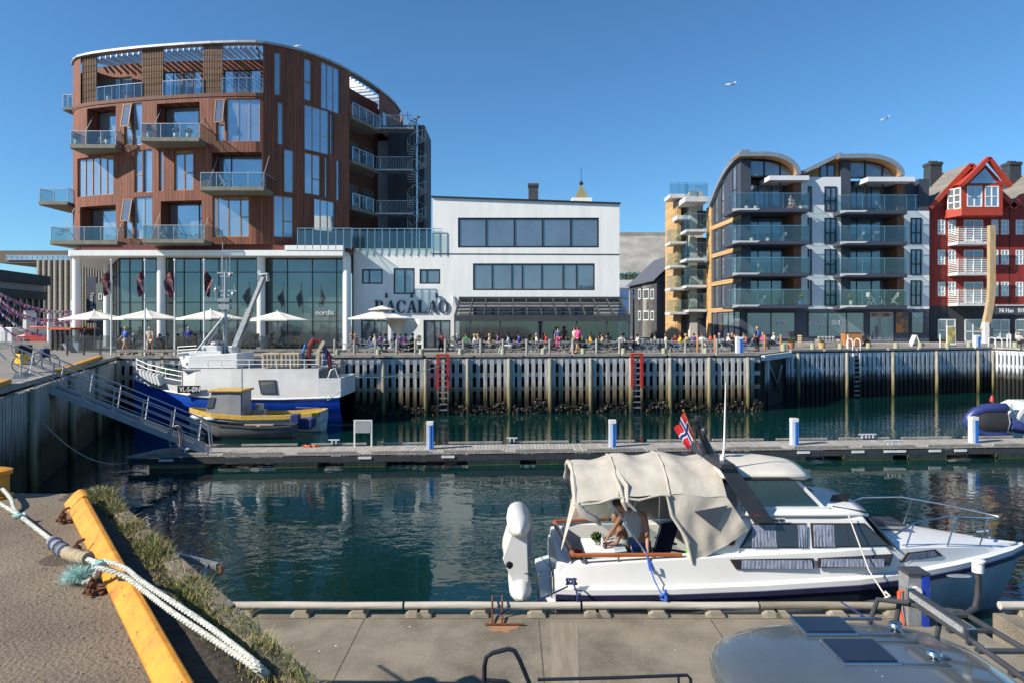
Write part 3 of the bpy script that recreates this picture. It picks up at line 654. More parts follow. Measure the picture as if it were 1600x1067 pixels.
# stencil letters
def halfring(m, cx, cz, rx, rz, side, tx=.55, gap=.1, y=0., a0=None, a1=None):
    n = 12; s = a0 if a0 is not None else math.pi/2+gap; e = a1 if a1 is not None else 1.5*math.pi-gap; A = []; B = []
    for i in range(n+1):
        a = s+(e-s)*i/n; c_ = math.cos(a)*(1 if side < 0 else -1); A.append((cx+c_*rx, y, cz+math.sin(a)*rz)); B.append((cx+c_*rx*tx, y, cz+math.sin(a)*rz*.86))
    for i in range(n): m.prism([A[i], A[i+1], B[i+1], B[i]], (0, .05, 0))
def letter(m, ch, x, z, w_, h, y):
    def pr(*p): m.prism([(x+a*w_, y, z+b*h) for a, b in p], (0, .05, 0))
    if ch == 'A':
        pr((.12, 0), (.24, 0), (.50, .92), (.42, .92)); pr((.52, 1), (.62, 1), (.97, 0), (.66, 0), (.47, .86)); pr((.28, .3), (.64, .3), (.62, .37), (.30, .37)); pr((0, 0), (.11, 0), (.11, .05), (0, .05)); pr((.25, 0), (.36, 0), (.36, .05), (.25, .05))
    elif ch == 'B':
        pr((.12, 0), (.40, 0), (.40, 1), (.12, 1)); pr((0, 0), (.11, 0), (.11, .06), (0, .06)); pr((0, .94), (.11, .94), (.11, 1), (0, 1))
        halfring(m, x+.44*w_, z+.75*h, .42*w_, .25*h, 1, .4, .05, y); halfring(m, x+.44*w_, z+.26*h, .5*w_, .26*h, 1, .45, .05, y)
    elif ch == 'C':
        halfring(m, x+.52*w_, z+.5*h, .5*w_, .52*h, -1, .45, .03, y); halfring(m, x+.58*w_, z+.5*h, .4*w_, .52*h, 1, .5, .1, y, math.pi/2+.06, math.pi*.82); pr((.86, .62), (.95, .62), (.95, 1), (.86, .9)); halfring(m, x+.58*w_, z+.5*h, .38*w_, .52*h, 1, .7, .1, y, math.pi*1.2, 1.5*math.pi-.06)
    elif ch == 'L':
        pr((.12, 0), (.42, 0), (.42, 1), (.12, 1)); pr((0, 0), (.11, 0), (.11, .06), (0, .06)); pr((0, .94), (.11, .94), (.11, 1), (0, 1)); pr((.43, .94), (.55, .94), (.55, 1), (.43, 1)); pr((.45, 0), (.95, 0), (.95, .38), (.85, .1), (.45, .06))
    elif ch == 'O':
        halfring(m, x+.46*w_, z+.5*h, .46*w_, .52*h, -1, .42, .06, y); halfring(m, x+.54*w_, z+.5*h, .46*w_, .52*h, 1, .42, .06, y)
m = MB(); x = X(584.5, 54.4)
for ch, wd in (('B', .86), ('A', .88), ('C', .82), ('A', .88), ('L', .78), ('A', .88), ('O', .88)):
    letter(m, ch, x, zz(489.5), wd*.96, 1.0, 54.4); x += wd
m.build('lettering', M('sign_navy', (.03, .04, .06), (.02, .03, .045), .6), wb)
for px in (603.5, 643, 682):
    m = MB(); m.cyl((X(px, 54.3), 54.3), .1, zz(466), zz(462.5), 10); m.cyl((X(px, 54.3), 54.3), .1, zz(461.5), zz(459), 10); m.box(X(px, 54.3)-.04, X(px, 54.3)+.04, 54.3, 54.5, zz(463.5), zz(461)); m.build('wall_lamp', BLACK, wb)
m = MB(); a, b = X(707, 54.3), X(714, 54.3); m.tube([(a, 54.4, zz(462)), (a+.05, 54.35, zz(478)), (b, 54.35, zz(480))], .06, 8); m.build('drain_pipe', WMETAL, wb, smooth=True)
# lean-to glass canopy
x0, x1, yf = X(718, 54.4), X(968, 54.5), 50.0; zt, zf = zz(467), Z(493.5, 50)
cy = MB(); n_ = 12
for i in range(n_+1):
    xx = x0+(x1-x0)*i/n_; cy.bar((xx, 54.4, zt), (xx+.0, yf, zf), .09, .16)
for k in range(1, 5):
    y = 54.4+(yf-54.4)*k/5; z = zt+(zf-zt)*k/5+.03; cy.bar((x0, y, z), (x1, y, z), .05, .06)
cy.box(x0-.05, x1+.06, yf-.12, yf+.1, zf-.42, zf+.02); cy.box(x0-.05, x1+.06, 54.3, 54.49, zt-.05, zt+.14)
for f_ in (0, .09, .26, .48, .5, .7, .87, 1): xx = x0+(x1-x0)*f_; cy.box(xx-.05, xx+.05, yf-.06, yf+.06, DZ, zf-.4)
for y in (51.5, 53): cy.box(x1-.04, x1+.04, y-.04, y+.04, DZ, zf)
cyo = cy.build('canopy_frame', CHAR, wb)
g = MB(); g.prism([(x0, 54.4, zt+.1), (x1, 54.4, zt+.1), (x1, yf, zf+.1), (x0, yf, zf+.1)], (0, 0, .02)); g.v = [v-V((0, 0, .2)) for v in g.v]; g.build('canopy_glass', clearglass('canopy_pane', (.55, .6, .62), .4), cyo)
g = MB()
for a, b in ((0, .26), (.26, .48), (.5, .7), (.7, 1)): g.box(x0+(x1-x0)*a+.06, x0+(x1-x0)*b-.06, yf-.01, yf+.01, DZ+.1, zf-.42)
g.box(x1-.01, x1+.01, yf, 54.4, DZ+.1, zf-.2); g.build('canopy_front_glass', clearglass('canopy_front', (.6, .68, .7), .13), cyo)
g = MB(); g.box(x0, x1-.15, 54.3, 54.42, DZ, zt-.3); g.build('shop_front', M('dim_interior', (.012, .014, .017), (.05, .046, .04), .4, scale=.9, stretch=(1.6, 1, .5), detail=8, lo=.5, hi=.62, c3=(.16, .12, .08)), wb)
g = MB()
for f_ in (.03, .14, .24, .33, .52, .66, .8, .92): xx = x0+(x1-x0)*f_; g.box(xx-.07, xx+.07, 54.15, 54.28, DZ, zt-.3)
g.box(x0+(x1-x0)*.36, x0+(x1-x0)*.47, 50.2, 50.9, DZ, zf-.45); g.build('shop_front_pier', NAVY, wb)
m = MB(); m.box(X(826, 60), X(841, 60), 60, 61, 14.5, Z(289, 60)); m.box(X(825, 60), X(842, 60), 59.9, 61.1, Z(291, 60), Z(289, 60)+.1)
for i in range(4): m.cyl((X(828+i*3.6, 60), 60.5), .1, Z(289, 60), Z(286.5, 60), 8)
m.build('chimney', CHAR, wb)
# ---------------------------------------------------------------- modern flats with arched roofs (right)
YM = 66.0; zm = lambda y, Y=YM: Z(y, Y); xm = lambda x, Y=YM: X(x, Y); GZ = 3.72
fb = T('flats_building', 'modern block of flats with two arched metal roofs, deep glass balconies and white infill', 'building', (30, 66, GZ))
WHP = M('white_facade_panel', (.66, .68, .72), (.60, .62, .66), .6, scale=.5, glob=True)
SILV = M('roof_edge_metal', (.36, .38, .41), (.28, .30, .33), .4, .5, scale=1)
WIN = M('silver_slab_edge', (.62, .62, .62), (.5, .5, .5), .5, scale=2)
WOODS = boards('warm_soffit_boards', (.50, .27, .10), (.38, .19, .07), .12, 'Y')
FP = Path([(1158, xm(1158), YM), (1452, xm(1452), YM)])
m = MB(); rr = [(330.5, 1), (381, 1), (430, 1), (480, 1)]
m.box(xm(1252), xm(1314), YM, YM+9, zm(483), zm(277)); m.box(xm(1413), xm(1452), YM, YM+9, zm(483), zm(330)); m.build('white_wall', WHP, fb)
wh = []
for y0, y1 in ((292, 331), (341, 381.5), (390, 430), (438.5, 478.5)):
    wh += [(1288, 1306.5, y0, y1)]
    if y0 > 300: wh += [(1422.5, 1439.5, y0, y1)]
    wh += [(1262, 1268, y0, y1)]
WP = Path([(1158, xm(1158), YM-.01), (1452, xm(1452), YM-.01)])
for a, b, c, d in wh: window(fb, WP, a, b, zm(d), zm(c), splits=[.5] if b-a > 10 else None, nz=((.42, .0, 1),) if b-a > 10 else (), fr=BLACK, gl=GLD, inset=-.02, fw=.11, fd=.1)
g = MB()
for z in (335, 385, 434): 
    for a, b in ((1268.5, 1312), (1413, 1452)):
        if b > 1440 and z < 340: continue
        g.box(xm(a), xm(b), YM-.006, YM+.01, zm(z)-.015, zm(z)+.015)
g.build('panel_joint', GREYP, fb)
def arch(x0, x1, xe, yt, ye, Y):         # gently rising roof that curls down at its right end; photo columns / rows
    pts = [(x0, yt)]
    xs = x0+(xe-x0)*.42; pts += [(xs, yt-.6)]
    for i in range(1, 13):
        a = math.pi/2*i/12; pts.append((xs+(xe-xs)*math.sin(a), ye-(ye-yt+.6)*math.cos(a)))
    return [(xm(a, Y), zm(b, Y)) for a, b in pts]
for bi, (xa, xb, dy, yt) in enumerate(((1158, 1252, 0, 238), (1314, 1414, 2, 241))):
    # recessed bay: dark side panel, glazed back wall, wood reveal, floors, balconies
    yb_ = YM+1.6
    m = MB(); m.box(xm(xa), xm(xa)+.95, YM+.02, yb_, zm(483), zm(250+dy)); m.build('dark_pier', NAVY, fb)
    m = MB(); m.box(xm(xb-12), xm(xb), YM+.03, yb_+.1, zm(483), zm(286+dy)); m.build('wood_reveal', boards('reveal_boards', (.30, .12, .06), (.20, .08, .04), .16, 'Z') if bi == 0 else bpy.data.materials['reveal_boards'], fb)
    m = MB(); m.box(xm(xa), xm(xb), yb_, yb_+7, zm(483), zm(276+dy)); m.build('bay_back_wall', M('bay_wall', (.10, .08, .075), (.07, .06, .06), .8) if bi == 0 else bpy.data.materials['bay_wall'], fb)
    BPth = Path([(0, xm(xa+15), yb_-.02), (1, xm(xb-12), yb_-.02)])
    for y0, y1 in ((288, 327), (341, 379), (390, 430), (438, 479)):
        window(fb, BPth, 0, .92, Z(y1, yb_), Z(y0, yb_), splits=[.33, .68], fr=BLACK, gl=GLD, inset=-.03, fw=.1)
    # upper arched glazing
    pts = arch(xa-3, 0, xb, yt, 272+dy, YM-.9); base = zm(276+dy)
    inner = [(x, z-.55) for x, z in pts[1:]]
    gp = [(xm(xa+15), YM+.2, base)]+[(min(max(x, xm(xa+15)), xm(xb-12)), YM+.2, z-.1) for x, z in [(xm(xa+15), pts[0][1]-.45)]+inner if x < xm(xb-11)]+[(xm(xb-12), YM+.2, base)]
    g = MB(); g.prism(gp, (0, .05, 0)); ag = g.build('arched_window', GLD, fb)
    g = MB()
    for q in (0, .33, .70): xx = xm(xa+15)+(xm(xb-12)-xm(xa+15))*q; g.box(xx-.06, xx+.06, YM+.1, YM+.19, base-3.5, zm(246+dy) if q < .6 else zm(254+dy))
    g.box(xm(xa+15), xm(xb-12), YM+.1, YM+.18, base-.08, base+.08); g.build('mullion', BLACK, ag)
    rf = MB(); th_ = .42; L0 = []
    n_ = len(pts); up_ = pts; lo_ = []
    for i, (x, z) in enumerate(pts):
        a = pts[max(0, i-1)]; b = pts[min(n_-1, i+1)]; tx, tz = b[0]-a[0], b[1]-a[1]; l = math.hypot(tx, tz); lo_.append((x+tz/l*th_, z-tx/l*th_))
    D = 12 if bi == 0 else 9
    for mb_, u_, l_, y0, y1, nm, mt in ((MB(), up_, lo_, YM-.95, YM-.75, 'roof_fascia', SILV),):
        for i in range(n_-1): mb_.prism([(u_[i][0], y0, u_[i][1]), (u_[i+1][0], y0, u_[i+1][1]), (l_[i+1][0], y0, l_[i+1][1]), (l_[i][0], y0, l_[i][1])], (0, y1-y0, 0))
        mb_.build(nm, mt, fb)
    s = MB()
    for i in range(n_-1): s.prism([(up_[i][0], YM-.74, up_[i][1]-.06), (up_[i+1][0], YM-.74, up_[i+1][1]-.06), (up_[i+1][0]*.5+lo_[i+1][0]*.5, YM-.74, up_[i+1][1]*.5+lo_[i+1][1]*.5), (up_[i][0]*.5+lo_[i][0]*.5, YM-.74, up_[i][1]*.5+lo_[i][1]*.5)], (0, 4, 0))
    s.build('arched_roof', SILV, fb)
    s = MB()
    for i in range(n_-1):
        f_ = lambda j, q: (up_[j][0]*(1-q)+lo_[j][0]*q, up_[j][1]*(1-q)+lo_[j][1]*q)
        a, b, c, d = f_(i, .72), f_(i+1, .72), f_(i+1, .97), f_(i, .97); s.prism([(p[0], YM-.7, p[1]) for p in (a, b, c, d)], (0, 1.5, 0))
    s.build('wood_soffit', WOODS, fb)
    m = MB(); m.box(xm(xa+37 if bi == 0 else xa+32), xm(xb+4), YM-1.2, YM+1.5, zm(286+dy), zm(279+dy)); m.build('balcony_roof', WHP, fb)
    for k, y in enumerate((326.5, 377, 427, 477)):
        y += dy*1.5 if k == 0 else 1*bi
        q = Path([(0, X(xa-13 if bi == 0 else xa-1, YM-1.5), YM), (1, X(xb+11 if bi == 0 else xb+3, YM-1.5), YM)])
        bo = balcony(fb, q, 0, 1, Z(y, YM-1.5), 1.5, t=.36, h=1.45, back=1.6, slab=NAVY, rail=STEEL, gl=BGL, npost=3)
        e = MB(); d_ = q(0); zf = Z(y, YM-1.5)
        e.prism([(d_.x-.05, YM-1.55, zf+.02), (d_.x+2.6, YM-1.55, zf+.02), (d_.x+2.3, YM-1.55, zf-.14), (d_.x+.6, YM-1.55, zf-.14), (d_.x-.05, YM-1.55, zf-.3)], (0, -.02, 0)); e.build('slab_trim', WIN, bo)
m = MB(); m.box(xm(1400), xm(1452), YM+.6, YM+8, zm(331), zm(283)); m.box(xm(1436), xm(1452), YM+.02, YM+.62, zm(330), zm(280)); m.build('penthouse', NAVY, fb)
balus(fb, Path([(1417, xm(1417), YM+.1), (1445, xm(1445), YM+.1)]), 1417, 1445, zm(331), 1.6, 0)
m = MB(); m.prism([(xm(1255), YM+.5, zm(277)), (xm(1314), YM+.5, zm(277)), (xm(1314), YM+.5, zm(243)), (xm(1290), YM+.5, zm(257)), (xm(1255), YM+.5, zm(272))], (0, 7, 0)); m.build('roof_gable', WOODS, fb)
m = MB(); m.bar((xm(1252), YM+.3, zm(271)), (xm(1313), YM+.3, zm(242)), 1.4, .35, up=(0, 0, 1)); m.build('roof_edge', SILV, fb)
window(fb, Path([(0, xm(1284), YM+.45), (1, xm(1308), YM+.45)]), 0, 1, zm(276), zm(256), nx=2, inset=0, gl=GLD, fw=.1)
# ground floor shops
m = MB(); m.box(xm(1158), xm(1452), YM+.01, YM+8, GZ, zm(483.2)); m.build('shop_wall', NAVY, fb)
SP = Path([(1158, xm(1158), YM), (1452, xm(1452), YM)])
for a, b, c, d, s, nm in ((1166, 1243, 488, 530, [.5], 'shop_window'), (1262, 1351, 488, 527, [.35, .68], 'shop_window'), (1398, 1420, 487, 522, None, 'shop_window'), (1423, 1444, 487, 522, None, 'shop_window'), (1359, 1374, 488, 533, None, 'shop_door'), (1375, 1395, 488, 533, [.75], 'shop_door')):
    window(fb, SP, a, b, zm(d), zm(c), splits=s, fr=CHAR if 'w' in nm[5:] else GREYM, gl=GLD, inset=-.03, fw=.1, name=nm, nz=((.82, 0, 1),) if nm == 'shop_door' else ())
m = MB()
POST = M('orange_window_picture', (.45, .17, .05), (.10, .09, .08), .6, scale=1.6, lo=.45, hi=.55, glob=True)
m.box(xm(1399), xm(1419), YM-.05, YM-.035, zm(521), zm(488)); m.box(xm(1360), xm(1394), YM-.05, YM-.035, zm(496), zm(488.6)); m.build('window_picture', POST, fb)
m = MB(); textmesh(m, 'AVVIKLING', (xm(1263), YM-.06, zm(508)), (1, 0, 0), (0, 0, 1), width=1.5, height=.42, depth=.02, bold=.02); m.build('shop_lettering', WHP, fb); m = MB(); textmesh(m, 'START', (xm(1299), YM-.06, zm(508)), (1, 0, 0), (0, 0, 1), width=.8, height=.42, depth=.02, bold=.02); m.build('shop_lettering', WHP, fb); m = MB(); textmesh(m, 'TROMS', (xm(1213), YM-.06, zm(508)), (1, 0, 0), (0, 0, 1), width=.8, height=.42, depth=.02, bold=.02); m.build('shop_lettering', WHP, fb)
# left flank of the bay, receding
LF = Path([(0, 21.75, 74.2), (1, xm(1158), YM)])
lz = lambda y: zm(y)
bands = [(251, 333), (345, 382), (393, 431), (441, 478)]
lops = []; z0s = []
for (c, d) in bands:
    z1, z0 = zm(c), zm(d); lops += [(.0+.10, .22, z0, z1-(1.6 if c < 300 else 0), .12), (.34, .44, z0, z1-(.9 if c < 300 else 0), .12), (.72, .98, z0, z1, .12)]
LF2 = lambda: None
m = MB(); facade(m, LF, zm(483), zm(252), lops, 0, 1, ztop=lambda u: zm(250)-(1-u)**2*2.9); m.build('flank_wall', NAVY, fb, recalc=False)
for o_ in lops: window(fb, LF, o_[0], o_[1], o_[2], o_[3], nx=2 if o_[0] > .6 else 1, nz=(.5,) if o_[3]-o_[2] > 3.5 else (), fr=BLACK, gl=GL, inset=.06, fw=.08)
LW = boards('flank_larch', (.60, .38, .17), (.48, .29, .12), .13, 'Z')
m = MB()
for y in (339, 388, 437, 483): m.bar((21.70, 74.2, zm(y)), (xm(1158)-.05, YM, zm(y)), .1, .42)
m.build('timber_band', LW, fb)
m = MB(); m.box(21.62, 21.9, 74.15, 76.0, GZ, zm(252)-2.9); m.build('timber_edge', LW, fb)
m = MB(); a = [(-.35, zm(238), 0), (.2, zm(238)-.2, 0)]
sec = []
for i in range(9):
    u = i/8; p = LF(1-u); zt = zm(238)-u*u*3.0-u*.4; sec.append([up(p+V((-.35, -.9 if i == 0 else 0, 0)), zt), up(p+V((.6, -.9 if i == 0 else 0, 0)), zt), up(p+V((.6, -.9 if i == 0 else 0, 0)), zt-.5), up(p+V((-.35, -.9 if i == 0 else 0, 0)), zt-.5)])
m.loft(sec); m.build('flank_roof_edge', SILV, fb)
m = MB(); m.prism([(21.9, 74, zm(241)-3.2), (22.3, YM+3, zm(241)), (xm(1250), YM+3, zm(241)), (xm(1250), 74, zm(241)-3.2)], (0, 0, -.3)); m.box(22.1, xm(1250), YM+3.1, 76, zm(483), zm(250)-2.6); m.build('core', NAVY, fb)
window(fb, LF, .02, .98, GZ+.1, zm(487), nx=5, fr=BLACK, gl=GLD, inset=-.03, name='shop_window')
# lower timber volume behind with its own balconies
LB = T('timber_flats_wing', 'narrow larch clad wing of flats with stacked glass balconies and a glass roof terrace', 'building', (20, 78, GZ))
L1 = Path([(0, X(1044, 84), 84.0), (1, X(1058, 78), 78.0)]); 
ya = 78.0
m = MB(); zt = Z(305, 78); facade(m, L1, GZ, zt, [], 0, 1); m.box(X(1058, 78), X(1064, 78), 78, 84, GZ, zt); m.box(X(1064, 79.5), 21.9, 79.5, 84, GZ, zt); m.build('larch_wall', LW, LB, recalc=False)
for k, (c, d) in enumerate(((325, 352), (384, 412), (424, 448), (462, 486), (497, 530))):
    window(LB, L1, .2, .92, Z(d, 80), Z(c, 80), nx=2, fr=BLACK, gl=GLD, inset=-.03, fw=.09)
    window(LB, Path([(0, X(1066, 79.4), 79.45), (1, X(1078, 79.4), 79.45)]), 0, 1, Z(d, 79.4), Z(c, 79.4), nx=1, fr=BLACK, gl=GLD, inset=-.03, fw=.1)
WCL = M('cream_wall', (.55, .53, .48), (.48, .46, .42), .8)
m = MB(); m.box(X(1080, 77), 21.7, 77.5, 79.4, GZ, Z(300, 77.5)); m.build('cream_bay', WCL, LB)
for k, (c, d) in enumerate(((330, 356), (372, 400), (410, 436), (452, 482), (498, 530))):
    window(LB, Path([(0, X(1090, 77.4), 77.45), (1, X(1104, 77.4), 77.45)]), 0, 1, Z(d, 77.4), Z(c, 77.4), fr=BLACK, gl=GLD, inset=-.03, fw=.1)
for a, b, y, yy, gl_ in ((1047, 1073, 378, 77, BGL), (1047, 1077, 415, 77, BGL), (1047, 1077, 450, 77, BGL), (1047, 1077, 488, 77, BGL), (1072, 1104, 359, 74.6, BGL), (1072, 1104, 404, 74.6, BGL), (1072, 1104, 446, 75.5, BGL), (1076, 1104, 484, 75.5, BGL)):
    q = Path([(0, X(a, yy), yy+1.6), (1, X(b, yy), yy+1.6)]); balcony(LB, q, 0, 1, Z(y, yy), 1.6, t=.3, h=1.3 if a < 1060 else 1.7, back=1, slab=WIN, rail=STEEL, gl=gl_, npost=2)
m = MB(); m.box(X(1046, 77), X(1076, 77), 76.8, 79.6, Z(310, 77), Z(304, 77)); m.box(X(1070, 74.6), X(1106, 74.6), 74.4, 78, Z(316, 74.6), Z(308, 74.6)); m.box(X(1058, 76.7), X(1076, 76.7), 76.7, 79, Z(343, 76.7), Z(337, 76.7)); m.build('canopy_slab', WIN, LB)
balus(LB, Path([(0, X(1047, 77), 77), (1, X(1075, 77), 77)]), 0, 1, Z(304, 77), 1.3, 0, BGL, STEEL, .1); balus(LB, Path([(0, X(1070, 74.6), 74.6), (1, X(1105, 74.6), 74.6)]), 0, 1, Z(308, 74.6), 1.5, 0, BGL, STEEL, .1)
# ---------------------------------------------------------------- red boarded gabled house
YR = 66.6; zr = lambda y: Z(y, YR); xr_ = lambda x: X(x, YR)
SLATE = boards('grey_slate', (.25, .23, .20), (.18, .165, .15), .35, 'Z', gap=.1)
def red_house(x0, x1, xp, label, wcols, full=True):
    rb = T('gabled_house', label, 'house', (xr_(x0), YR, GZ))
    RPt = Path([(x0, xr_(x0), YR), (x1, xr_(x1), YR)]); ops = []
    for y0, y1 in ((344, 367), (391, 414), (441, 463.5)):
        for a, b in wcols: ops.append((a, b, zr(y1), zr(y0), .1))
        if full: ops.append((1506, 1536, zr(y1+10), zr(y0), .1))
    gable = lambda u: zr(322-max(0, min(1, 1-abs(u-xp)/(x1-x0)*1.15))*55)
    m = MB(); facade(m, RPt, zr(478), 0, ops, x0, x1, ztop=lambda u: zr(322)); pk = zr(262 if full else 268)
    m.build('boarded_wall', REDW, rb, recalc=False)
    m = MB(); m.prism([(xr_(x0), YR+.01, zr(322)), (xr_(x1), YR+.01, zr(322)), (xr_(xp), YR+.01, pk)], (0, .2, 0)); m.build('gable_wall', REDT, rb)
    for o_ in ops:
        ww = o_[1]-o_[0] < 20
        window(rb, RPt, o_[0], o_[1], o_[2], o_[3], nx=2, nz=(.33, .66) if ww else (), fr=WMETAL, gl=GL if ww else GLD, inset=.02, fw=.09)
    m = MB(); m.box(xr_(x0), xr_(x1), YR+.02, YR+9, GZ, zr(478)); m.build('ground_floor_wall', boards('charcoal_boards', (.032, .036, .045), (.025, .028, .036), .2, 'X') if full else bpy.data.materials['charcoal_boards'], rb)
    m = MB(); m.box(xr_(x0)-.01, xr_(x1)+.01, YR+.3, YR+9, zr(478), zr(322)); m.build('house_core', REDT, rb)
    # steep roof, ridge running back
    m = MB()
    for s, xe in ((-1, x0), (1, x1)):
        e = V((xr_(xe)-s*-.3, 0, zr(322)-.25)); pkv = V((xr_(xp), 0, pk+.1)); nrm = V((pkv.z-e.z, 0, -(pkv.x-e.x))).normalized()*.2
        m.prism([(e.x, YR-.5, e.z), (pkv.x, YR-.5, pkv.z), (pkv.x, YR+10, pkv.z), (e.x, YR+10, e.z)], (0, 0, .22))
    ro = m.build('roof', SLATE, rb)
    m = MB()
    for s, xe in ((-1, x0), (1, x1)): m.bar((xr_(xe)+s*.3, YR-.56, zr(322)-.28), (xr_(xp), YR-.56, pk+.14), .1, .45)
    m.build('barge_board', REDT, rb)
    return rb
rh = red_house(1453, 1577, 1512, 'red boarded house with white windows, three railed balconies and a glazed red gable bay', ((1465, 1477), (1481.5, 1493.5), (1549, 1560), (1564, 1577-.5)))
red_house(1578, 1700, 1640, 'red boarded neighbour house cut by the right edge of the view', ((1587, 1599), (1604, 1616), (1640, 1652), (1670, 1682)), False)
# projecting gable bay with big windows
yb = YR-1.6; xb = lambda x: X(x, yb); zb = lambda y: Z(y, yb)
m = MB(); m.box(xb(1503), xb(1567), yb+.02, YR+.3, zb(337), zb(325)); m.box(xb(1503), xb(1567), yb+.4, YR+.3, zb(325), zb(288)); 
for a, b in ((1503, 1511), (1535, 1539), (1561, 1567)): m.box(xb(a), xb(b), yb+.02, yb+.4, zb(325), zb(290))
m.box(xb(1503), xb(1567), yb+.02, yb+.4, zb(291), zb(287)); m.prism([(xb(1500), yb+.1, zb(288)), (xb(1570), yb+.1, zb(288)), (xb(1540), yb+.1, zb(256))], (0, 3, 0)); m.build('gable_bay', REDT, rh)
q = Path([(0, xb(1511), yb+.03), (1, xb(1535), yb+.03), (2, xb(1539), yb+.03), (3, xb(1561), yb+.03)])
for a, b in ((0, 1), (2, 3)): window(rh, q, a, b, zb(324), zb(291), nx=2, nz=(.5,), fr=WMETAL, gl=GL, inset=.0, fw=.11)
window(rh, Path([(0, xb(1493), YR-.4), (1, xb(1503)-.02, yb+.1)]), 0, 1, zb(326), zb(293), nx=2, nz=(.33, .66), fr=WMETAL, gl=GL, inset=0, fw=.1)
m = MB(); m.prism([(xb(1492), YR, zb(338)), (xb(1492), YR-.4, zb(338)), (xb(1503), yb+.05, zb(337)), (xb(1503), YR, zb(338))], (0, 0, .8)); m.build('bay_side', REDT, rh)
g = MB(); g.prism([(xb(1514), yb+.06, zb(288)), (xb(1561), yb+.06, zb(288)), (xb(1540), yb+.06, zb(263))], (0, -.04, 0)); g.build('triangle_window', GL, rh)
m = MB()
for e in (1497, 1574): m.bar((xb(e), yb-.35, zb(292)), (xb(1540), yb-.35, zb(249)), .5, .32)
m.build('gable_trim', REDT, rh)
for y, zrail in ((383, 0), (431, 0), (479, 0)):
    q = Path([(0, X(1497, YR-1.5), YR), (1, X(1546, YR-1.5), YR)]); zf = Z(y-6, YR-1.5)
    s = MB(); s.box(q(0).x, q(1).x, YR-1.5, YR, zf-.32, zf); bo = s.build('balcony', WIN, rh); r = MB()
    for k in range(7): z = zf+.1+k*.17; r.box(q(0).x, q(1).x, YR-1.5, YR-1.46, z, z+.07); r.box(q(0).x, q(0).x+.04, YR-1.5, YR, z, z+.07)
    for k in range(5): xx = q(0).x+(q(1).x-q(0).x)*k/4; r.box(xx-.03, xx+.03, YR-1.54, YR-1.5, zf-.1, zf+1.3)
    r.build('railing', WMETAL, bo); r = MB(); r.box(q(0).x-.05, q(1).x+.05, YR-1.56, YR-1.42, zf+1.3, zf+1.36); r.build('handrail', TEAK, bo)
for px, l in ((1463, 'dark chimney with pots on the left slope of the red house roof'), (1587, 'dark chimney at the right between the two red houses')):
    m = MB(); m.box(X(px-9, 70), X(px+9, 70), 70, 71.2, zr(310), Z(253, 70)); m.box(X(px-10, 70), X(px+10, 70), 69.9, 71.3, Z(258, 70), Z(254, 70)); 
    for k in (-5, 0, 5): m.cyl((X(px+k, 70), 70.6), .14, Z(253.5, 70), Z(250, 70), 8)
    tag(m.build('chimney', CHAR, loc=(X(px, 70), 70, zr(310))), l, 'chimney')
for a, b, c, d, s in ((1465, 1493, 499, 530, [.5]), (1507, 1536, 499, 534, [.45]), (1548, 1577, 499, 530, [.5]), (1586, 1618, 499, 530, [.5])):
    window(rh, Path([(0, xr_(a), YR), (1, xr_(b), YR)]), 0, 1, zr(d), zr(c), splits=s, nz=(.45,), fr=WIN, gl=GLD, inset=-.03, fw=.12)
m = MB(); textmesh(m, 'Ni Hao', (xr_(1561), YR-.1, zr(489)), (1, 0, 0), (0, 0, 1), width=1.35, height=.42, depth=.03, bold=.01); m.build('sign_lettering', WHP, rh); m = MB(); textmesh(m, '你好', (xr_(1589), YR-.1, zr(489)), (1, 0, 0), (0, 0, 1), width=.9, height=.45, depth=.03); m.build('sign_lettering', WHP, rh)
m = MB(); m.box(xr_(1556), xr_(1625), YR-.07, YR+.01, zr(493), zr(479)); m.build('sign_board', NAVY, rh)
m = MB(); m.bar((xr_(1555), YR-.1, zr(477.5)), (xr_(1626), YR-.1, zr(477.5)), .1, .1); m.build('sign_trim', WIN, rh)
# curved timber keel post
kp = T('timber_keel_post', 'tall pale ship keel timber curving down beside the red house balconies', 'timber post', (X(1545, 62), 62, GZ))
m = MB(); ri = []
for i in range(15):
    f_ = i/14; y = 353+(515-353)*f_; x = 1549 - max(0, f_-.55)**2*55; hw = .25+.03*f_
    ri.append([(X(x, 62)-hw, 61.8, Z(y, 62)), (X(x, 62)+hw, 61.8, Z(y, 62)), (X(x, 62)+hw, 62.2, Z(y, 62)), (X(x, 62)-hw, 62.2, Z(y, 62))])
m.loft(ri); m.build('keel_timber', M('pale_timber', (.45, .34, .20), (.33, .24, .13), .7, scale=3, stretch=(2, 2, .4)), kp)
m = MB(); m.box(X(1534, 62), X(1541, 62), 61.6, 62, GZ, Z(504, 62)); m.build('sign_column', WMETAL, kp); m = MB(); m.box(X(1541, 62), X(1546, 62), 61.5, 62.2, GZ, Z(512, 62)); m.build('base', NAVY, kp)
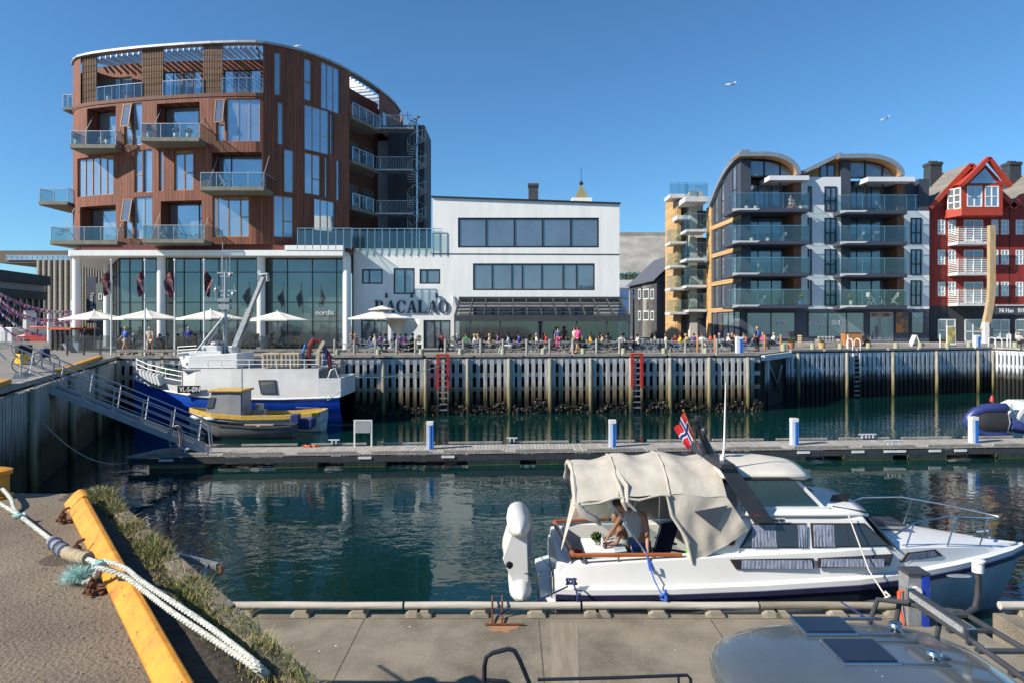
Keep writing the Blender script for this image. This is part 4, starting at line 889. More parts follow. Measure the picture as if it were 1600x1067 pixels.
# ---------------------------------------------------------------- things between and behind
gh = T('grey_gabled_house', 'small grey rendered house with white windows and a dark pitched roof', 'house', (X(1010, 88), 88, GZ))
GRW = M('grey_render', (.46, .44, .39), (.38, .36, .32), .9, scale=1)
hp = Path([(983, X(983, 100), 100), (1026, X(1026, 86), 86)]); ops = []
for a, b in ((999, 1003), (1007, 1015), (1018, 1022.5)):
    yy = hp((a+b)/2).y; ops += [(a, b, Z(468, yy), Z(452, yy), .1), (a, b, Z(501, yy), Z(486, yy), .1)]
m = MB(); facade(m, hp, GZ, 0, ops, 983, 1026, ztop=lambda u: Z(448, 100)-.0); m.build('wall', GRW, gh, recalc=False)
for o_ in ops: window(gh, hp, *o_[:4], nx=1, fr=WMETAL, gl=GLD, inset=0, fw=.13)
a = hp(983); b = hp(1026); zt = Z(448, 100)
m = MB(); m.prism([up(b, GZ), up(b+V((8, 3, 0)), GZ), up(b+V((8, 3, 0)), zt), up(b+V((4, 1.5, 0)), zt+3.6), up(b, zt)], (a-b)*.98); m.build('gable_end', M('dark_blue_boards', (.075, .08, .095), (.06, .064, .075), .8), gh)
m = MB(); m.prism([up(a+V((-.4, 0, 0)), zt-.1), up(b+V((-.4, -.4, 0)), zt-.1), up(b+V((4, 1.1, 0)), zt+3.8), up(a+V((4, 1.5, 0)), zt+3.8)], (0, 0, .15)); m.prism([up(b+V((4, 1.1, 0)), zt+3.8), up(a+V((4, 1.5, 0)), zt+3.8), up(a+V((8.4, 3, 0)), zt-.1), up(b+V((8.4, 3, 0)), zt-.1)], (0, 0, .15)); m.build('roof', M('dark_tiles', (.10, .105, .12), (.07, .075, .09), .6, scale=6), gh)
hb = T('hall_building', 'broad grey hipped concrete roof rising behind the white restaurant building', 'building', (28, 120, GZ))
m = MB(); x0, x1 = X(950, 125), X(1075, 125); m.box(x0, x1, 125, 150, GZ, Z(428, 125)); m.build('pale_wall', WHP, hb)
m = MB(); m.prism([(x0-1, 124, Z(427, 125)), (x1+1, 124, Z(427, 125)), (x1+1, 136, Z(370, 136)), (x0-1, 136, Z(370, 136))], (0, .3, .3)); m.box(x0, x1, 136, 150, Z(400, 136), Z(376, 136)+1.6); m.build('roof', M('weathered_grey_roof', (.33, .32, .295), (.22, .21, .19), .9, scale=.35), hb)
m = MB(); m.box(X(958, 112), X(1000, 112), 112, 120, GZ, Z(438, 112)); tag(m.build('blue_building', M('blue_wall', (.08, .17, .42), (.07, .15, .38), .7), loc=(X(980, 112), 112, GZ)), 'plain blue building seen in the gap behind the white restaurant', 'building')
sp = T('church_spire', 'small green copper church spire peeping over the white building roof', 'spire', (X(908, 160), 160, GZ))
m = MB(); cx = X(908, 160); m.loft([[(cx-1.6, 158.4, Z(313, 160)), (cx+1.6, 158.4, Z(313, 160)), (cx+1.6, 161.6, Z(313, 160)), (cx-1.6, 161.6, Z(313, 160))], [(cx-.12, 159.9, Z(289, 160)), (cx+.12, 159.9, Z(289, 160)), (cx+.12, 160.1, Z(289, 160)), (cx-.12, 160.1, Z(289, 160))]]); m.build('copper_roof', M('old_copper', (.26, .22, .10), (.18, .16, .07), .7), sp)
m = MB(); m.cyl((cx, 160), .07, Z(291, 160), Z(263, 160), 8); m.ell((cx, 160, Z(287, 160)), .5, .5, .5); m.build('finial', BLACK, sp)
m = MB(); m.box(cx-2.3, cx+2.3, 157.8, 162.2, GZ, Z(312, 160)); m.build('tower', WHITE, sp)
# ---------------------------------------------------------------- people
def skinmesh(name, J, ED, rad, sub=1, root=None):
    names = list(J); idx = {n_: i for i, n_ in enumerate(names)}
    me = bpy.data.meshes.new(name); me.from_pydata([tuple(J[n_]) for n_ in names], [(idx[a], idx[b]) for a, b in ED], [])
    o = bpy.data.objects.new(name, me); col.objects.link(o)
    md = o.modifiers.new('skin', 'SKIN'); md.use_smooth_shade = True
    if not me.skin_vertices: me.skin_vertices.new() if hasattr(me.skin_vertices, 'new') else None
    if not me.skin_vertices:
        b = bmesh.new(); b.from_mesh(me); b.verts.layers.skin.verify(); b.to_mesh(me); b.free()
    sv = me.skin_vertices[0].data
    for i, n_ in enumerate(names):
        r = rad[n_]; sv[i].radius = r if isinstance(r, tuple) else (r, r); sv[i].use_root = (n_ == (root or names[0]))
    s = o.modifiers.new('sub', 'SUBSURF'); s.levels = s.render_levels = sub
    dg = bpy.context.evaluated_depsgraph_get(); r = bpy.data.meshes.new_from_object(o.evaluated_get(dg)); r.name = name
    bpy.data.objects.remove(o); bpy.data.meshes.remove(me)
    r.polygons.foreach_set('use_smooth', [True]*len(r.polygons)); return r
def joints(pose):
    J = dict(pelvis=(0, 0, .95), belly=(0, 0, 1.1), chest=(0, .0, 1.3), neck=(0, 0, 1.47), throat=(0, .01, 1.53), skull=(0, .02, 1.60), crown=(0, .01, 1.68))
    for s, q in ((-1, 'l'), (1, 'r')):
        J[q+'sh'] = (s*.17, 0, 1.40); J[q+'el'] = (s*.24, -.03, 1.13); J[q+'wr'] = (s*.25, .05, .89); J[q+'ha'] = (s*.25, .08, .80)
        J[q+'hip'] = (s*.09, 0, .90); J[q+'kn'] = (s*.10, .03, .49); J[q+'an'] = (s*.10, -.02, .09); J[q+'to'] = (s*.11, .14, .035)
    if pose in ('walk', 'walk2'):
        k = 1 if pose == 'walk' else -1
        for q, f_ in (('l', k), ('r', -k)):
            s = -1 if q == 'l' else 1
            J[q+'kn'] = (s*.09, .16*f_+.03, .50); J[q+'an'] = (s*.09, .30*f_-.03, .10 if f_ > 0 else .16); J[q+'to'] = (s*.09, .30*f_+.13, .06 if f_ > 0 else .06)
            J[q+'el'] = (s*.23, -.12*f_-.03, 1.14); J[q+'wr'] = (s*.24, -.22*f_+.08, .93); J[q+'ha'] = (s*.24, -.24*f_+.13, .86)
    if pose in ('sit', 'lean', 'drink'):
        d = -.47; f_ = {'sit': .0, 'lean': .16, 'drink': .06}[pose]
        for k in ('pelvis', 'belly', 'chest', 'neck', 'throat', 'skull', 'crown', 'lsh', 'rsh'):
            x, y, z = J[k]; h = (z-.95); J[k] = (x, y+h*f_*1.6, z+d-h*f_*.25)
        for s, q in ((-1, 'l'), (1, 'r')):
            J[q+'hip'] = (s*.09, .03, .46); J[q+'kn'] = (s*.12, .44, .49); J[q+'an'] = (s*.12, .40, .09); J[q+'to'] = (s*.13, .55, .035)
            yo = J[q+'sh'][1]; J[q+'el'] = (s*.25, yo+.12, .68); J[q+'wr'] = (s*.17, yo+.35, .74); J[q+'ha'] = (s*.12, yo+.43, .76)
        if pose == 'drink': J['rel'] = (.26, .22, .80); J['rwr'] = (.12, .30, 1.0); J['rha'] = (.06, .26, 1.05)
    return {k: V(v) for k, v in J.items()}
BE = [('pelvis', 'belly'), ('belly', 'chest'), ('chest', 'neck'), ('neck', 'throat'), ('throat', 'skull'), ('skull', 'crown')]
for q in 'lr': BE += [('chest', q+'sh'), (q+'sh', q+'el'), (q+'el', q+'wr'), (q+'wr', q+'ha'), ('pelvis', q+'hip'), (q+'hip', q+'kn'), (q+'kn', q+'an'), (q+'an', q+'to')]
BR = dict(pelvis=(.13, .10), belly=(.12, .095), chest=(.14, .105), neck=.055, throat=.055, skull=(.078, .092), crown=.065)
for q in 'lr': BR.update({q+'sh': .055, q+'el': .04, q+'wr': .028, q+'ha': (.035, .02), q+'hip': .09, q+'kn': .058, q+'an': .038, q+'to': (.04, .028)})
def sub(J, ed, f_, extra=0):
    ks = []
    for e in ed:
        for k in e:
            if k not in ks: ks.append(k)
    return {k: J[k] for k in ks}, ed, {k: tuple(v*f_+extra for v in BR[k]) if isinstance(BR[k], tuple) else BR[k]*f_+extra for k in ks}
PROTO = {}
def proto(pose, short=False):
    key = (pose, short)
    if key in PROTO: return PROTO[key]
    J = joints(pose); J2 = dict(J)
    body = skinmesh('body', J, BE, BR, 1, 'pelvis')
    for q in 'lr': J2[q+'mid'] = J[q+'sh'].lerp(J[q+'el'], .85)
    e = [('pelvis', 'belly'), ('belly', 'chest'), ('chest', 'neck'), ('chest', 'lsh'), ('chest', 'rsh'), ('lsh', 'lmid'), ('rsh', 'rmid')]
    BR['lmid'] = BR['rmid'] = .045; BR['lshin'] = BR['rshin'] = .05
    a, b, c = sub(J2, e, 1.06, .014); c['neck'] = .06; shirt = skinmesh('shirt', a, b, c, 1, 'pelvis')
    for q in 'lr': J2[q+'shin'] = J[q+'hip'].lerp(J[q+'kn'], .8) if short else J[q+'kn'].lerp(J[q+'an'], .93)
    e = [('pelvis', 'lhip'), ('pelvis', 'rhip')]+([('lhip', 'lshin'), ('rhip', 'rshin')] if short else [('lhip', 'lkn'), ('rhip', 'rkn'), ('lkn', 'lshin'), ('rkn', 'rshin')])
    a, b, c = sub(J2, e, 1.05, .012); c['lshin'] = c['rshin'] = .085 if short else .055; tr = skinmesh('trousers', a, b, c, 1, 'pelvis')
    h = MB(); s = J['skull']; h.ell(s+V((0, -.022, .045)), .098, .108, .10, 12, 8); hs = h.mesh('hair', [None] and [HAIRM], V((0, 0, 0)), True, True)
    h = MB()
    for q in 'lr':
        a = J[q+'an']; t_ = J[q+'to']; h.bar(a+V((0, -.06, -.055)), t_+V((0, .03, -.005)), .09, .07)
    sh = h.mesh('shoes', [HAIRM], V((0, 0, 0)), True, True)
    for me in (body, shirt, tr): me.materials.clear(); me.materials.append(SKIN)
    PROTO[key] = (body, shirt, tr, hs, sh); return PROTO[key]
SKIN = M('skin', (.50, .27, .17), (.42, .21, .13), .55, scale=8)
HAIRM = M('hair_brown', (.06, .035, .02), (.04, .025, .015), .7, scale=20)
CM = {}
def cm(c):
    if c not in CM: CM[c] = M('cloth_'+c, COLS[c], None, .85, scale=14, bump=.004, bscale=10)
    return CM[c]
COLS = dict(white=(.70, .69, .66), beige=(.50, .42, .32), navy=(.025, .035, .09), blue=(.03, .12, .42), royal=(.02, .06, .45), light_blue=(.30, .48, .68), pink=(.62, .06, .25), purple=(.14, .06, .28), yellow=(.80, .42, .02), maroon=(.14, .02, .03), black=(.015, .015, .018), grey=(.22, .23, .25), denim=(.07, .12, .24), khaki=(.36, .30, .20), green=(.06, .22, .08), red=(.55, .03, .03),
            hair_dark=(.03, .02, .014), hair_brown2=(.10, .055, .03), hair_blond=(.42, .29, .13), hair_grey=(.35, .34, .33))
def person(x, y, face, pose, shirt, trous, hair, label, short=False, z=DZ, group=None, s=1.0):
    """face: heading in degrees, 0 = +y (away), 90 = -x, 180 = toward the camera, 270 = +x"""
    r = T('person', label, 'person', (x, y, z), group); r.rotation_euler = (0, 0, R(face)); r.scale = (s, s, s)
    for me, nm, mt in zip(proto(pose, short), ('body', 'shirt', 'shorts' if short else 'trousers', 'hair', 'shoes'), (SKIN, cm(shirt), cm(trous), cm('hair_'+hair), cm('black' if trous != 'white' else 'white'))):
        o = bpy.data.objects.new(nm, me); col.objects.link(o); o.parent = r
        o.material_slots[0].link = 'OBJECT'; o.material_slots[0].material = mt
    return r
# ---------------------------------------------------------------- terrace furniture prototypes
ALU = M('bistro_metal', (.42, .45, .47), (.34, .36, .38), .5, .3)
def make_chair(name, label, mt, mt2, grp, white=False):
    t_ = T(name, label, 'chair', (0, 0, 0), grp)
    m = MB()
    for i in range(5): m.box(-.2, .2, -.19+i*.085, -.125+i*.085, .44, .455)
    m.build('seat', mt2, t_)
    m = MB()
    for z in (.62, .70, .78, .86): m.bar((-.2, -.24-(z-.6)*.12, z), (.2, -.24-(z-.6)*.12, z), .014, .055)
    m.build('backrest', mt2, t_)
    for s in (-1, 1):
        m = MB(); m.bar((s*.21, -.28, .9), (s*.21, .24, 0), .025, .025); m.build('leg', mt, t_)
        m = MB(); m.bar((s*.185, .2, .45), (s*.185, -.25, 0), .025, .025); m.build('leg', mt, t_)
    return t_
def make_table(label, grp):
    t_ = T('cafe_table', label, 'table', (0, 0, 0), grp)
    m = MB(); m.lathe((0, 0, .72), [(.36, 0), (.37, .01), (.36, .025)], 20); m.build('tabletop', ALU, t_)
    for a in (0, 90):
        for s in (-1, 1):
            c, q = math.cos(R(a+45)), math.sin(R(a+45)); m = MB(); m.bar((c*.28*s, q*.28*s, 0), (-c*.2*s, -q*.2*s, .72), .025, .025); m.build('leg', ALU, t_)
    return t_
GC = 'folding cafe chairs on the terrace'; GT = 'round cafe tables on the terrace'
ch0 = make_chair('cafe_chair', 'x', ALU, ALU, GC); tb0 = make_table('x', GT)
first = {'c': True, 't': True}
def chair(x, y, face, label, z=DZ, p=None, key='c'):
    p = p or ch0
    if first.get(key): first[key] = False; c = p; c.location = (x, y, z); c.rotation_euler = (0, 0, R(face)); c['label'] = label; return c
    return copy_tree(p, (x, y, z), R(face), label)
def table(x, y, label, z=DZ):
    if first['t']: first['t'] = False; tb0.location = (x, y, z); tb0['label'] = label; return tb0
    return copy_tree(tb0, (x, y, z), 0.3, label)
seatp = [  # px, depth, heading, shirt, trousers, hair, pose, words
 (549, 46.6, 270, 'grey', 'grey', 'blond', 'sit', 'in grey with long blond hair, leftmost at the restaurant tables'), (559, 47.5, 90, 'maroon', 'black', 'blond', 'lean', 'in dark red beside the blond guest in grey at far left'),
 (575, 46.2, 270, 'denim', 'denim', 'dark', 'lean', 'in denim with back to the rope fence under the big umbrella'), (586, 47.6, 90, 'white', 'grey', 'grey', 'sit', 'in a white shirt with grey hair under the big umbrella'),
 (594, 46.8, 270, 'purple', 'navy', 'dark', 'sit', 'in purple just right of the grey haired guest in white'), (606, 47.5, 90, 'light_blue', 'grey', 'hair', 'lean', 'in pale blue leaning over a table under the big umbrella'),
 (617, 47.2, 270, 'black', 'black', 'dark', 'sit', 'in black below the right edge of the big umbrella'), (625, 46.4, 200, 'purple', 'black', 'brown', 'sit', 'in purple facing the quay, left of the guest in magenta'),
 (634, 46.8, 90, 'pink', 'denim', 'brown', 'sit', 'in magenta by the yellow flower pot'), (645, 48, 90, 'black', 'black', 'dark', 'sit', 'in black in front of the open restaurant door'),
 (715, 46.4, 270, 'navy', 'denim', 'grey', 'sit', 'in a navy sweater, first table right of the door'), (740, 46.2, 270, 'white', 'denim', 'blond', 'drink', 'in a white jacket drinking, facing right'),
 (750, 46.9, 90, 'beige', 'denim', 'blond', 'lean', 'in beige opposite the drinker in white'), (765, 46.5, 90, 'beige', 'grey', 'blond', 'sit', 'in beige with back to the second table'),
 (797, 46.3, 90, 'light_blue', 'white', 'dark', 'lean', 'in a light blue T-shirt with bare legs below the canopy'), (811, 47.0, 90, 'royal', 'navy', 'dark', 'sit', 'in a royal blue sweater behind the man in light blue'),
 (922, 46.3, 270, 'yellow', 'denim', 'brown', 'sit', 'in bright yellow with jeans under the canopy end'), (942, 46.5, 90, 'beige', 'grey', 'brown', 'drink', 'in beige opposite the guest in bright yellow'),
 (971, 46.8, 200, 'white', 'black', 'dark', 'sit', 'in white by the right canopy corner'), (999, 47.2, 90, 'white', 'black', 'dark', 'lean', 'in white between the canopy and the right red ladder'),
 (1040, 47.4, 270, 'white', 'black', 'brown', 'sit', 'in white, first at the outdoor tables right of the ladder'), (1055, 48.2, 180, 'maroon', 'black', 'dark', 'sit', 'in dark red facing the quay, left of a yellow jumper'),
 (1063, 47.2, 90, 'yellow', 'denim', 'dark', 'sit', 'in a yellow jumper before the timber wing'), (1075, 48.8, 90, 'yellow', 'black', 'blond', 'lean', 'in yellow with fair hair behind the yellow jumper'),
 (1097, 48, 180, 'white', 'beige', 'brown', 'sit', 'in a pale top alone beside an orange post'), (1135, 48.8, 270, 'white', 'grey', 'grey', 'lean', 'in white leaning left of the blue pedestal'),
 (1144, 50, 180, 'black', 'black', 'blond', 'sit', 'in black behind the group at the blue pedestal'), (1152, 50.4, 180, 'white', 'denim', 'dark', 'sit', 'in white with dark hair behind the blue pedestal'),
 (1162, 50.8, 90, 'grey', 'denim', 'brown', 'sit', 'in grey next to the leaning guest in maroon'), (1169, 48.2, 90, 'maroon', 'denim', 'dark', 'lean', 'in maroon leaning forward at the end of the terrace'),
 (1192, 53, 90, 'pink', 'grey', 'blond', 'sit', 'in pink just right of the blue backpack'), (1209, 53.4, 90, 'white', 'maroon', 'blond', 'sit', 'in white by the last table before the shop'),
 (209, 47.5, 270, 'light_blue', 'grey', 'grey', 'sit', 'in light blue behind the walking man at left'), (262, 46.8, 90, 'white', 'grey', 'dark', 'sit', 'in white under the left umbrellas'),
 (246, 47.6, 270, 'black', 'black', 'brown', 'lean', 'in black at the table left of the flagpole'), (305, 47, 90, 'maroon', 'black', 'brown', 'sit', 'in dark red beside the standing man in blue'),
 (278, 47.4, 270, 'yellow', 'grey', 'brown', 'sit', 'in yellow left of the standing man in royal blue'), (322, 46.6, 90, 'white', 'denim', 'blond', 'sit', 'in white right of the standing man in royal blue'), (345, 47, 270, 'navy', 'black', 'dark', 'sit', 'in navy under the third umbrella'), (372, 47.6, 90, 'red', 'black', 'brown', 'sit', 'in red right of the boat mast'), (388, 46.8, 270, 'light_blue', 'grey', 'grey', 'lean', 'in pale blue left of the boat crane'), (425, 46.6, 270, 'black', 'black', 'dark', 'sit', 'in black under the fourth umbrella'), (470, 47, 90, 'pink', 'denim', 'blond', 'sit', 'in magenta below the nordis lettering'),
 (690, 48.5, 180, 'maroon', 'black', 'dark', 'sit', 'in maroon beside the restaurant door plants'), (728, 47.8, 180, 'green', 'black', 'brown', 'sit', 'in green behind the navy sweater'), (778, 47.8, 90, 'purple', 'black', 'dark', 'sit', 'in purple left of the man in light blue'), (838, 48.3, 270, 'white', 'black', 'grey', 'sit', 'in white behind the flower table'), (856, 48.4, 90, 'red', 'black', 'brown', 'lean', 'in red left of the standing waiter'), (948, 48.2, 180, 'black', 'black', 'dark', 'sit', 'in black behind the beige drinker'), (1023, 48.5, 270, 'grey', 'black', 'dark', 'sit', 'in grey behind the right red ladder'), (1084, 49, 180, 'purple', 'black', 'brown', 'sit', 'in purple right of the yellow jumper'), (1110, 49, 270, 'red', 'denim', 'brown', 'sit', 'in red between the orange posts'), (1124, 49.4, 90, 'navy', 'black', 'grey', 'sit', 'in navy behind the second orange post'),
 (403, 47.5, 90, 'white', 'grey', 'blond', 'sit', 'in white behind the boat crane'), (443, 48, 180, 'beige', 'grey', 'brown', 'sit', 'in beige under the fourth umbrella')]
for px, Y, fc, shc, trc, hr, ps, lb in seatp:
    hr = 'brown2' if hr in ('brown', 'hair') else hr
    person(X(px, Y), Y, fc, ps, shc, trc, hr, 'seated guest '+lb, group='guests seated on the quay terraces', z=DZ)
    cl = 'cafe chair under the guest '+lb.split(',')[0]; cl = ' '.join(cl.split()[:16])
    h = R(fc); chair(X(px, Y), Y, fc, cl)
tabs = [(554, 47.1, 'leftmost cafe table in front of the white restaurant'), (580, 46.9, 'cafe table between the denim and white shirts under the umbrella'), (600, 47.2, 'cafe table before the pale blue guest under the umbrella'), (626, 47.6, 'cafe table behind the guests in purple and magenta'), (726, 46.5, 'cafe table before the navy sweater'), (745, 46.4, 'cafe table between the drinker in white and the guest in beige'), (782, 46.4, 'cafe table left of the light blue T-shirt'), (832, 46.6, 'empty cafe table with flowers below the canopy middle'), (851, 47.3, 'empty cafe table behind the canopy piers'), (884, 46.6, 'cafe table left of the walker in pink'), (932, 46.4, 'cafe table between yellow and beige guests'), (959, 46.7, 'cafe table near the right canopy corner'), (985, 46.9, 'cafe table just past the canopy corner'), (1016, 47, 'empty cafe table behind the right red ladder'), (1048, 47.3, 'cafe table left of the yellow jumper'), (1085, 47.6, 'cafe table between yellow jumper and orange post'), (1112, 47.8, 'empty cafe table right of the orange post'), (1128, 48.6, 'cafe table before the guest in white near the pedestal'), (1157, 48.4, 'cafe table in front of the leaning maroon guest'), (1200, 53.2, 'cafe table between pink and white guests at right'), (222, 47.2, 'cafe table behind the beige dress'), (254, 47, 'cafe table between two seated guests at left'), (356, 47.4, 'cafe table behind the mast of the fishing boat'), (420, 47.6, 'cafe table behind the boat crane'), (455, 47.8, 'cafe table below the nordis lettering')]
for px, Y, lb in tabs: table(X(px, Y), Y, lb)
for i, (px, Y, fc, lb) in enumerate(((826, 46.6, 270, 'empty chair left of the flower table'), (839, 46.6, 90, 'empty chair right of the flower table'), (875, 46.5, 270, 'empty chair left of the table by the walker in pink'), (893, 46.7, 90, 'empty chair behind the walker in pink'), (952, 46.6, 270, 'empty chair near the right canopy corner'), (1009, 47, 270, 'empty chair left of the table behind the red ladder'), (1023, 47.1, 90, 'empty chair right of the table behind the red ladder'), (1106, 47.8, 270, 'empty chair right of the orange post'), (1119, 47.9, 90, 'empty chair two tables left of the pedestal'), (1079, 47.5, 270, 'empty chair behind the yellow jumper'), (348, 47.4, 270, 'empty chair left of the boat mast'), (364, 47.5, 90, 'empty chair right of the boat mast'), (462, 47.8, 90, 'empty chair below the nordis lettering'), (448, 47.9, 0, 'empty chair left of the nordis lettering'), (540, 46.8, 270, 'empty chair at the left end of the rope fence'))):
    chair(X(px, Y), Y, fc, lb)
person(X(196, 42.2), 42.2, 150, 'walk', 'blue', 'khaki', 'blond', 'man in blue shirt and pale shorts strolling along the left quay', True)
person(X(234, 41.8), 41.8, 10, 'walk2', 'beige', 'beige', 'grey', 'grey haired woman in a beige dress and white shoes standing on the left quay', True)
person(X(295, 46), 46, 200, 'stand', 'royal', 'navy', 'grey', 'broad man in royal blue standing behind the glass fence')
person(X(132, 50), 50, 200, 'stand', 'navy', 'navy', 'brown2', 'person in navy standing by the thick white column at far left')
w1 = person(X(903, 44.4), 44.4, 130, 'walk', 'pink', 'black', 'brown2', 'woman in pink top and black shorts walking past the rope fence', True)
person(X(898, 45.0), 45.0, 130, 'walk2', 'beige', 'grey', 'brown2', 'companion in beige walking half hidden behind the woman in pink', True)
person(X(872, 49), 49, 180, 'stand', 'denim', 'pink', 'dark', 'waiter in blue top standing in front of the canopy glass')
bp_ = person(X(1183, 49), 49, 20, 'stand', 'navy', 'black', 'blond', 'person in dark jacket with a bright blue backpack at the quay corner')
m = MB(); m.ell((0, -.19, 1.22), .15, .10, .22, 10, 8); q = m.build('backpack', cm('blue')); q.location = bp_.location; q.rotation_euler = bp_.rotation_euler; tag(q, 'bright blue backpack worn by the person at the quay corner', 'backpack')
person(X(1592, 54.9), 54.9, 180, 'sit', 'white', 'black', 'blond', 'woman in white top with a red cloth sitting on a post at far right', z=DZ+.0)
person(X(1238, YM-1), YM-.6, 200, 'sit', 'beige', 'beige', 'blond', 'sunbather in beige sitting on the top balcony of the left arched flats', z=Z(326, YM-1.2)+.05)
# ---------------------------------------------------------------- umbrellas, flagpoles, fences, planters
um = T('cafe_umbrella', 'x', 'umbrella', (0, 0, 0), 'white cafe umbrellas')
m = MB(); n8 = 8; r8 = 2.25
for k in range(n8):
    a0, a1 = 2*math.pi*(k+.5)/n8, 2*math.pi*(k+1.5)/n8
    def cp(u, v, a0=a0, a1=a1):
        r = r8*max(u, .001); p0 = V((math.cos(a0)*r, math.sin(a0)*r, 0)); p1 = V((math.cos(a1)*r, math.sin(a1)*r, 0)); p = p0.lerp(p1, v)
        return (p.x, p.y, 2.9-.62*u**.92-.06*math.sin(u*math.pi)*math.sin(v*math.pi))
    m.grid(cp, 5, 4)
    e0, e1 = V(cp(1, 0)), V(cp(1, 1)); m.quad(e0, e1, e1-V((0, 0, .09)), e0-V((0, 0, .09)))
m.build('canopy', CLOTHW, um, smooth=25)
m = MB(); m.cyl((0, 0), .035, .1, 2.98, 10); m.lathe((0, 0, 2.9), [(.09, 0), (.06, .06), (.01, .12)], 10); m.build('pole', GREYM, um, smooth=True)
for k in range(n8):
    a = 2*math.pi*(k+.5)/n8; m = MB(); m.bar((math.cos(a)*.05, math.sin(a)*.05, 2.82), (math.cos(a)*r8*.98, math.sin(a)*r8*.98, 2.22), .025, .025); m.bar((math.cos(a)*.04, math.sin(a)*.04, 2.1), (math.cos(a)*1.1, math.sin(a)*1.1, 2.5), .02, .02); m.build('rib', GREYM, um)
m = MB(); m.box(-.35, .35, -.35, .35, 0, .1); m.build('base', CHAR, um)
um['label'] = 'white cafe umbrella furthest left, partly behind the first white column'; um.location = (X(148, 50), 50, DZ+.0)
for px, Y, s, lb in ((230, 47, 1, 'white cafe umbrella above the strolling man in blue'), (330, 47, 1, 'white cafe umbrella left of the fishing boat mast'), (434, 47, .96, 'white cafe umbrella under the nordis lettering, right of the mast'), (596, 48, 1.02, 'white double topped umbrella before the restaurant lettering')):
    u_ = copy_tree(um, (X(px, Y), Y, DZ), .1*px, lb, sc_=s)
m = MB(); m.lathe((X(596, 48), 48, DZ), [(.02, 3.2), (.5, 3.06), (.95, 2.93), (.93, 2.90), (.02, 3.0)], 8); tag(m.build('umbrella_cap', CLOTHW, loc=(X(596, 48), 48, DZ+3)), 'small vent cap tier on top of the umbrella before the lettering', 'umbrella cap')
# hanging side cloth
m = MB(); m.grid(lambda u, v: (X(603, 49)+(X(653, 49)-X(603, 49))*u, 49.5+.3*math.sin(u*9), Z(499, 49)-v*(.25+1.1*math.sin(u*math.pi)**.8)), 14, 6); tag(m.build('sun_sail', CLOTHW, loc=(X(620, 49), 49, DZ), smooth=True, recalc=False), 'drooping off white sun sail beside the restaurant door', 'sun sail')
FLAG = M('dark_plum_flag', (.035, .012, .03), (.34, .08, .07), .8, scale=4, lo=.52, hi=.6)
for i, (px, s) in enumerate(((174, 1), (226.5, 1), (273, 1), (319, -1))):
    Y = 41.2 if i else 42.5; x = X(px, Y); fp = T('flagpole', 'tall white flagpole with a drooping plum flag, '+['leftmost, before the rear white column', 'second from left, by the woman in beige', 'third from left', 'nearest the fishing boat mast'][i], 'flagpole', (x, Y, DZ), 'white flagpoles')
    m = MB(); m.tube([(x, Y, DZ), (x, Y, Z(408, Y))], [.055, .035], 10); m.ell((x, Y, Z(407, Y)), .08, .08, .08, 8, 6); m.build('pole', WMETAL, fp, smooth=True)
    m = MB(); zt = Z(412, Y)
    m.grid(lambda u, v: (x-s*(.05+u*.62*(1-.5*v)*(1-.2*(i % 2))), Y+.10*math.sin(u*7+v*4+i)-.05, zt-.25-v*1.45-u*.8*(1-v*.5)), 12, 16); m.build('flag', FLAG, fp, smooth=True, recalc=False)
def edgept(px, back=.6):
    t_ = (C1-C0).normalized(); o_ = C0+V((-t_.y, t_.x, 0))*back; k = (px-800)/F; s = (k*o_.y-o_.x)/(t_.x-k*t_.y); return o_+t_*s
ROPE = M('fence_rope', (.42, .38, .32), (.30, .27, .22), .9, scale=30)
def ropefence(pxs, label, back=.7, postm=WOODG):
    pts = [edgept(p, back) for p in pxs]; th_ = T('rope_fence', label, 'rope fence', up(pts[0], DZ), 'rope fences')
    for p in pts:
        m = MB(); m.lathe(up(p, DZ), [(.075, 0), (.075, .95), (.05, .99)], 8); m.build('post', postm, th_, smooth=True)
    for h in (.86, .52):
        m = MB()
        for a, b in zip(pts, pts[1:]): m.tube([up(a.lerp(b, i/8), DZ+h-.16*(1-(i/4-1)**2)) for i in range(9)], .022, 6)
        m.build('rope', ROPE, th_, smooth=True)
ropefence([523, 554, 587, 620, 649], 'grey post and rope fence under the big umbrella')
ropefence([696, 724, 751, 786, 823, 859, 895, 932, 968], 'long grey post and rope fence before the glass canopy')
ropefence([1041, 1071, 1098, 1120], 'post and rope fence right of the right red ladder')
for px, Y, mt, l in ((1090, 47, WOODO, 'orange timber post between the terrace tables'), (1117, 47, WOODO, 'orange timber post left of the blue pedestal'), (1148, 49, WOODO, 'short orange post behind the blue pedestal'), (1195, 50.5, WOODO, 'orange timber post beside the blue backpack'), (1220, 50.5, WOODO, 'orange timber post at the corner of the right quay')):
    m = MB(); m.lathe((X(px, Y), Y, DZ), [(.08, 0), (.08, 1.1), (.05, 1.14)], 8); tag(m.build('timber_post', mt, loc=(X(px, Y), Y, DZ), smooth=True), l, 'timber post')
gf = T('glass_fence', 'low glass windbreak fence with grey posts along the left terrace', 'glass fence', up(edgept(105, 4), DZ))
pp = [edgept(p, 3.2) for p in range(105, 521, 26)]
for i, p in enumerate(pp):
    m = MB(); m.box(p.x-.04, p.x+.04, p.y-.04, p.y+.04, DZ, DZ+1.2); m.build('post', CHAR, gf)
    if i:
        m = MB(); m.bar(up(pp[i-1], DZ+.72), up(p, DZ+.62), .012, 1.0); m.build('glass_panel', RGL, gf)
kb = T('quay_rail', 'low weathered timber rail on stub posts along the left quay edge', 'kerb rail', up(edgept(180, .8), DZ))
m = MB(); m.bar(up(edgept(182, .9), DZ+.34), up(edgept(520, .9), DZ+.34), .16, .14); m.build('rail', WOODG, kb)
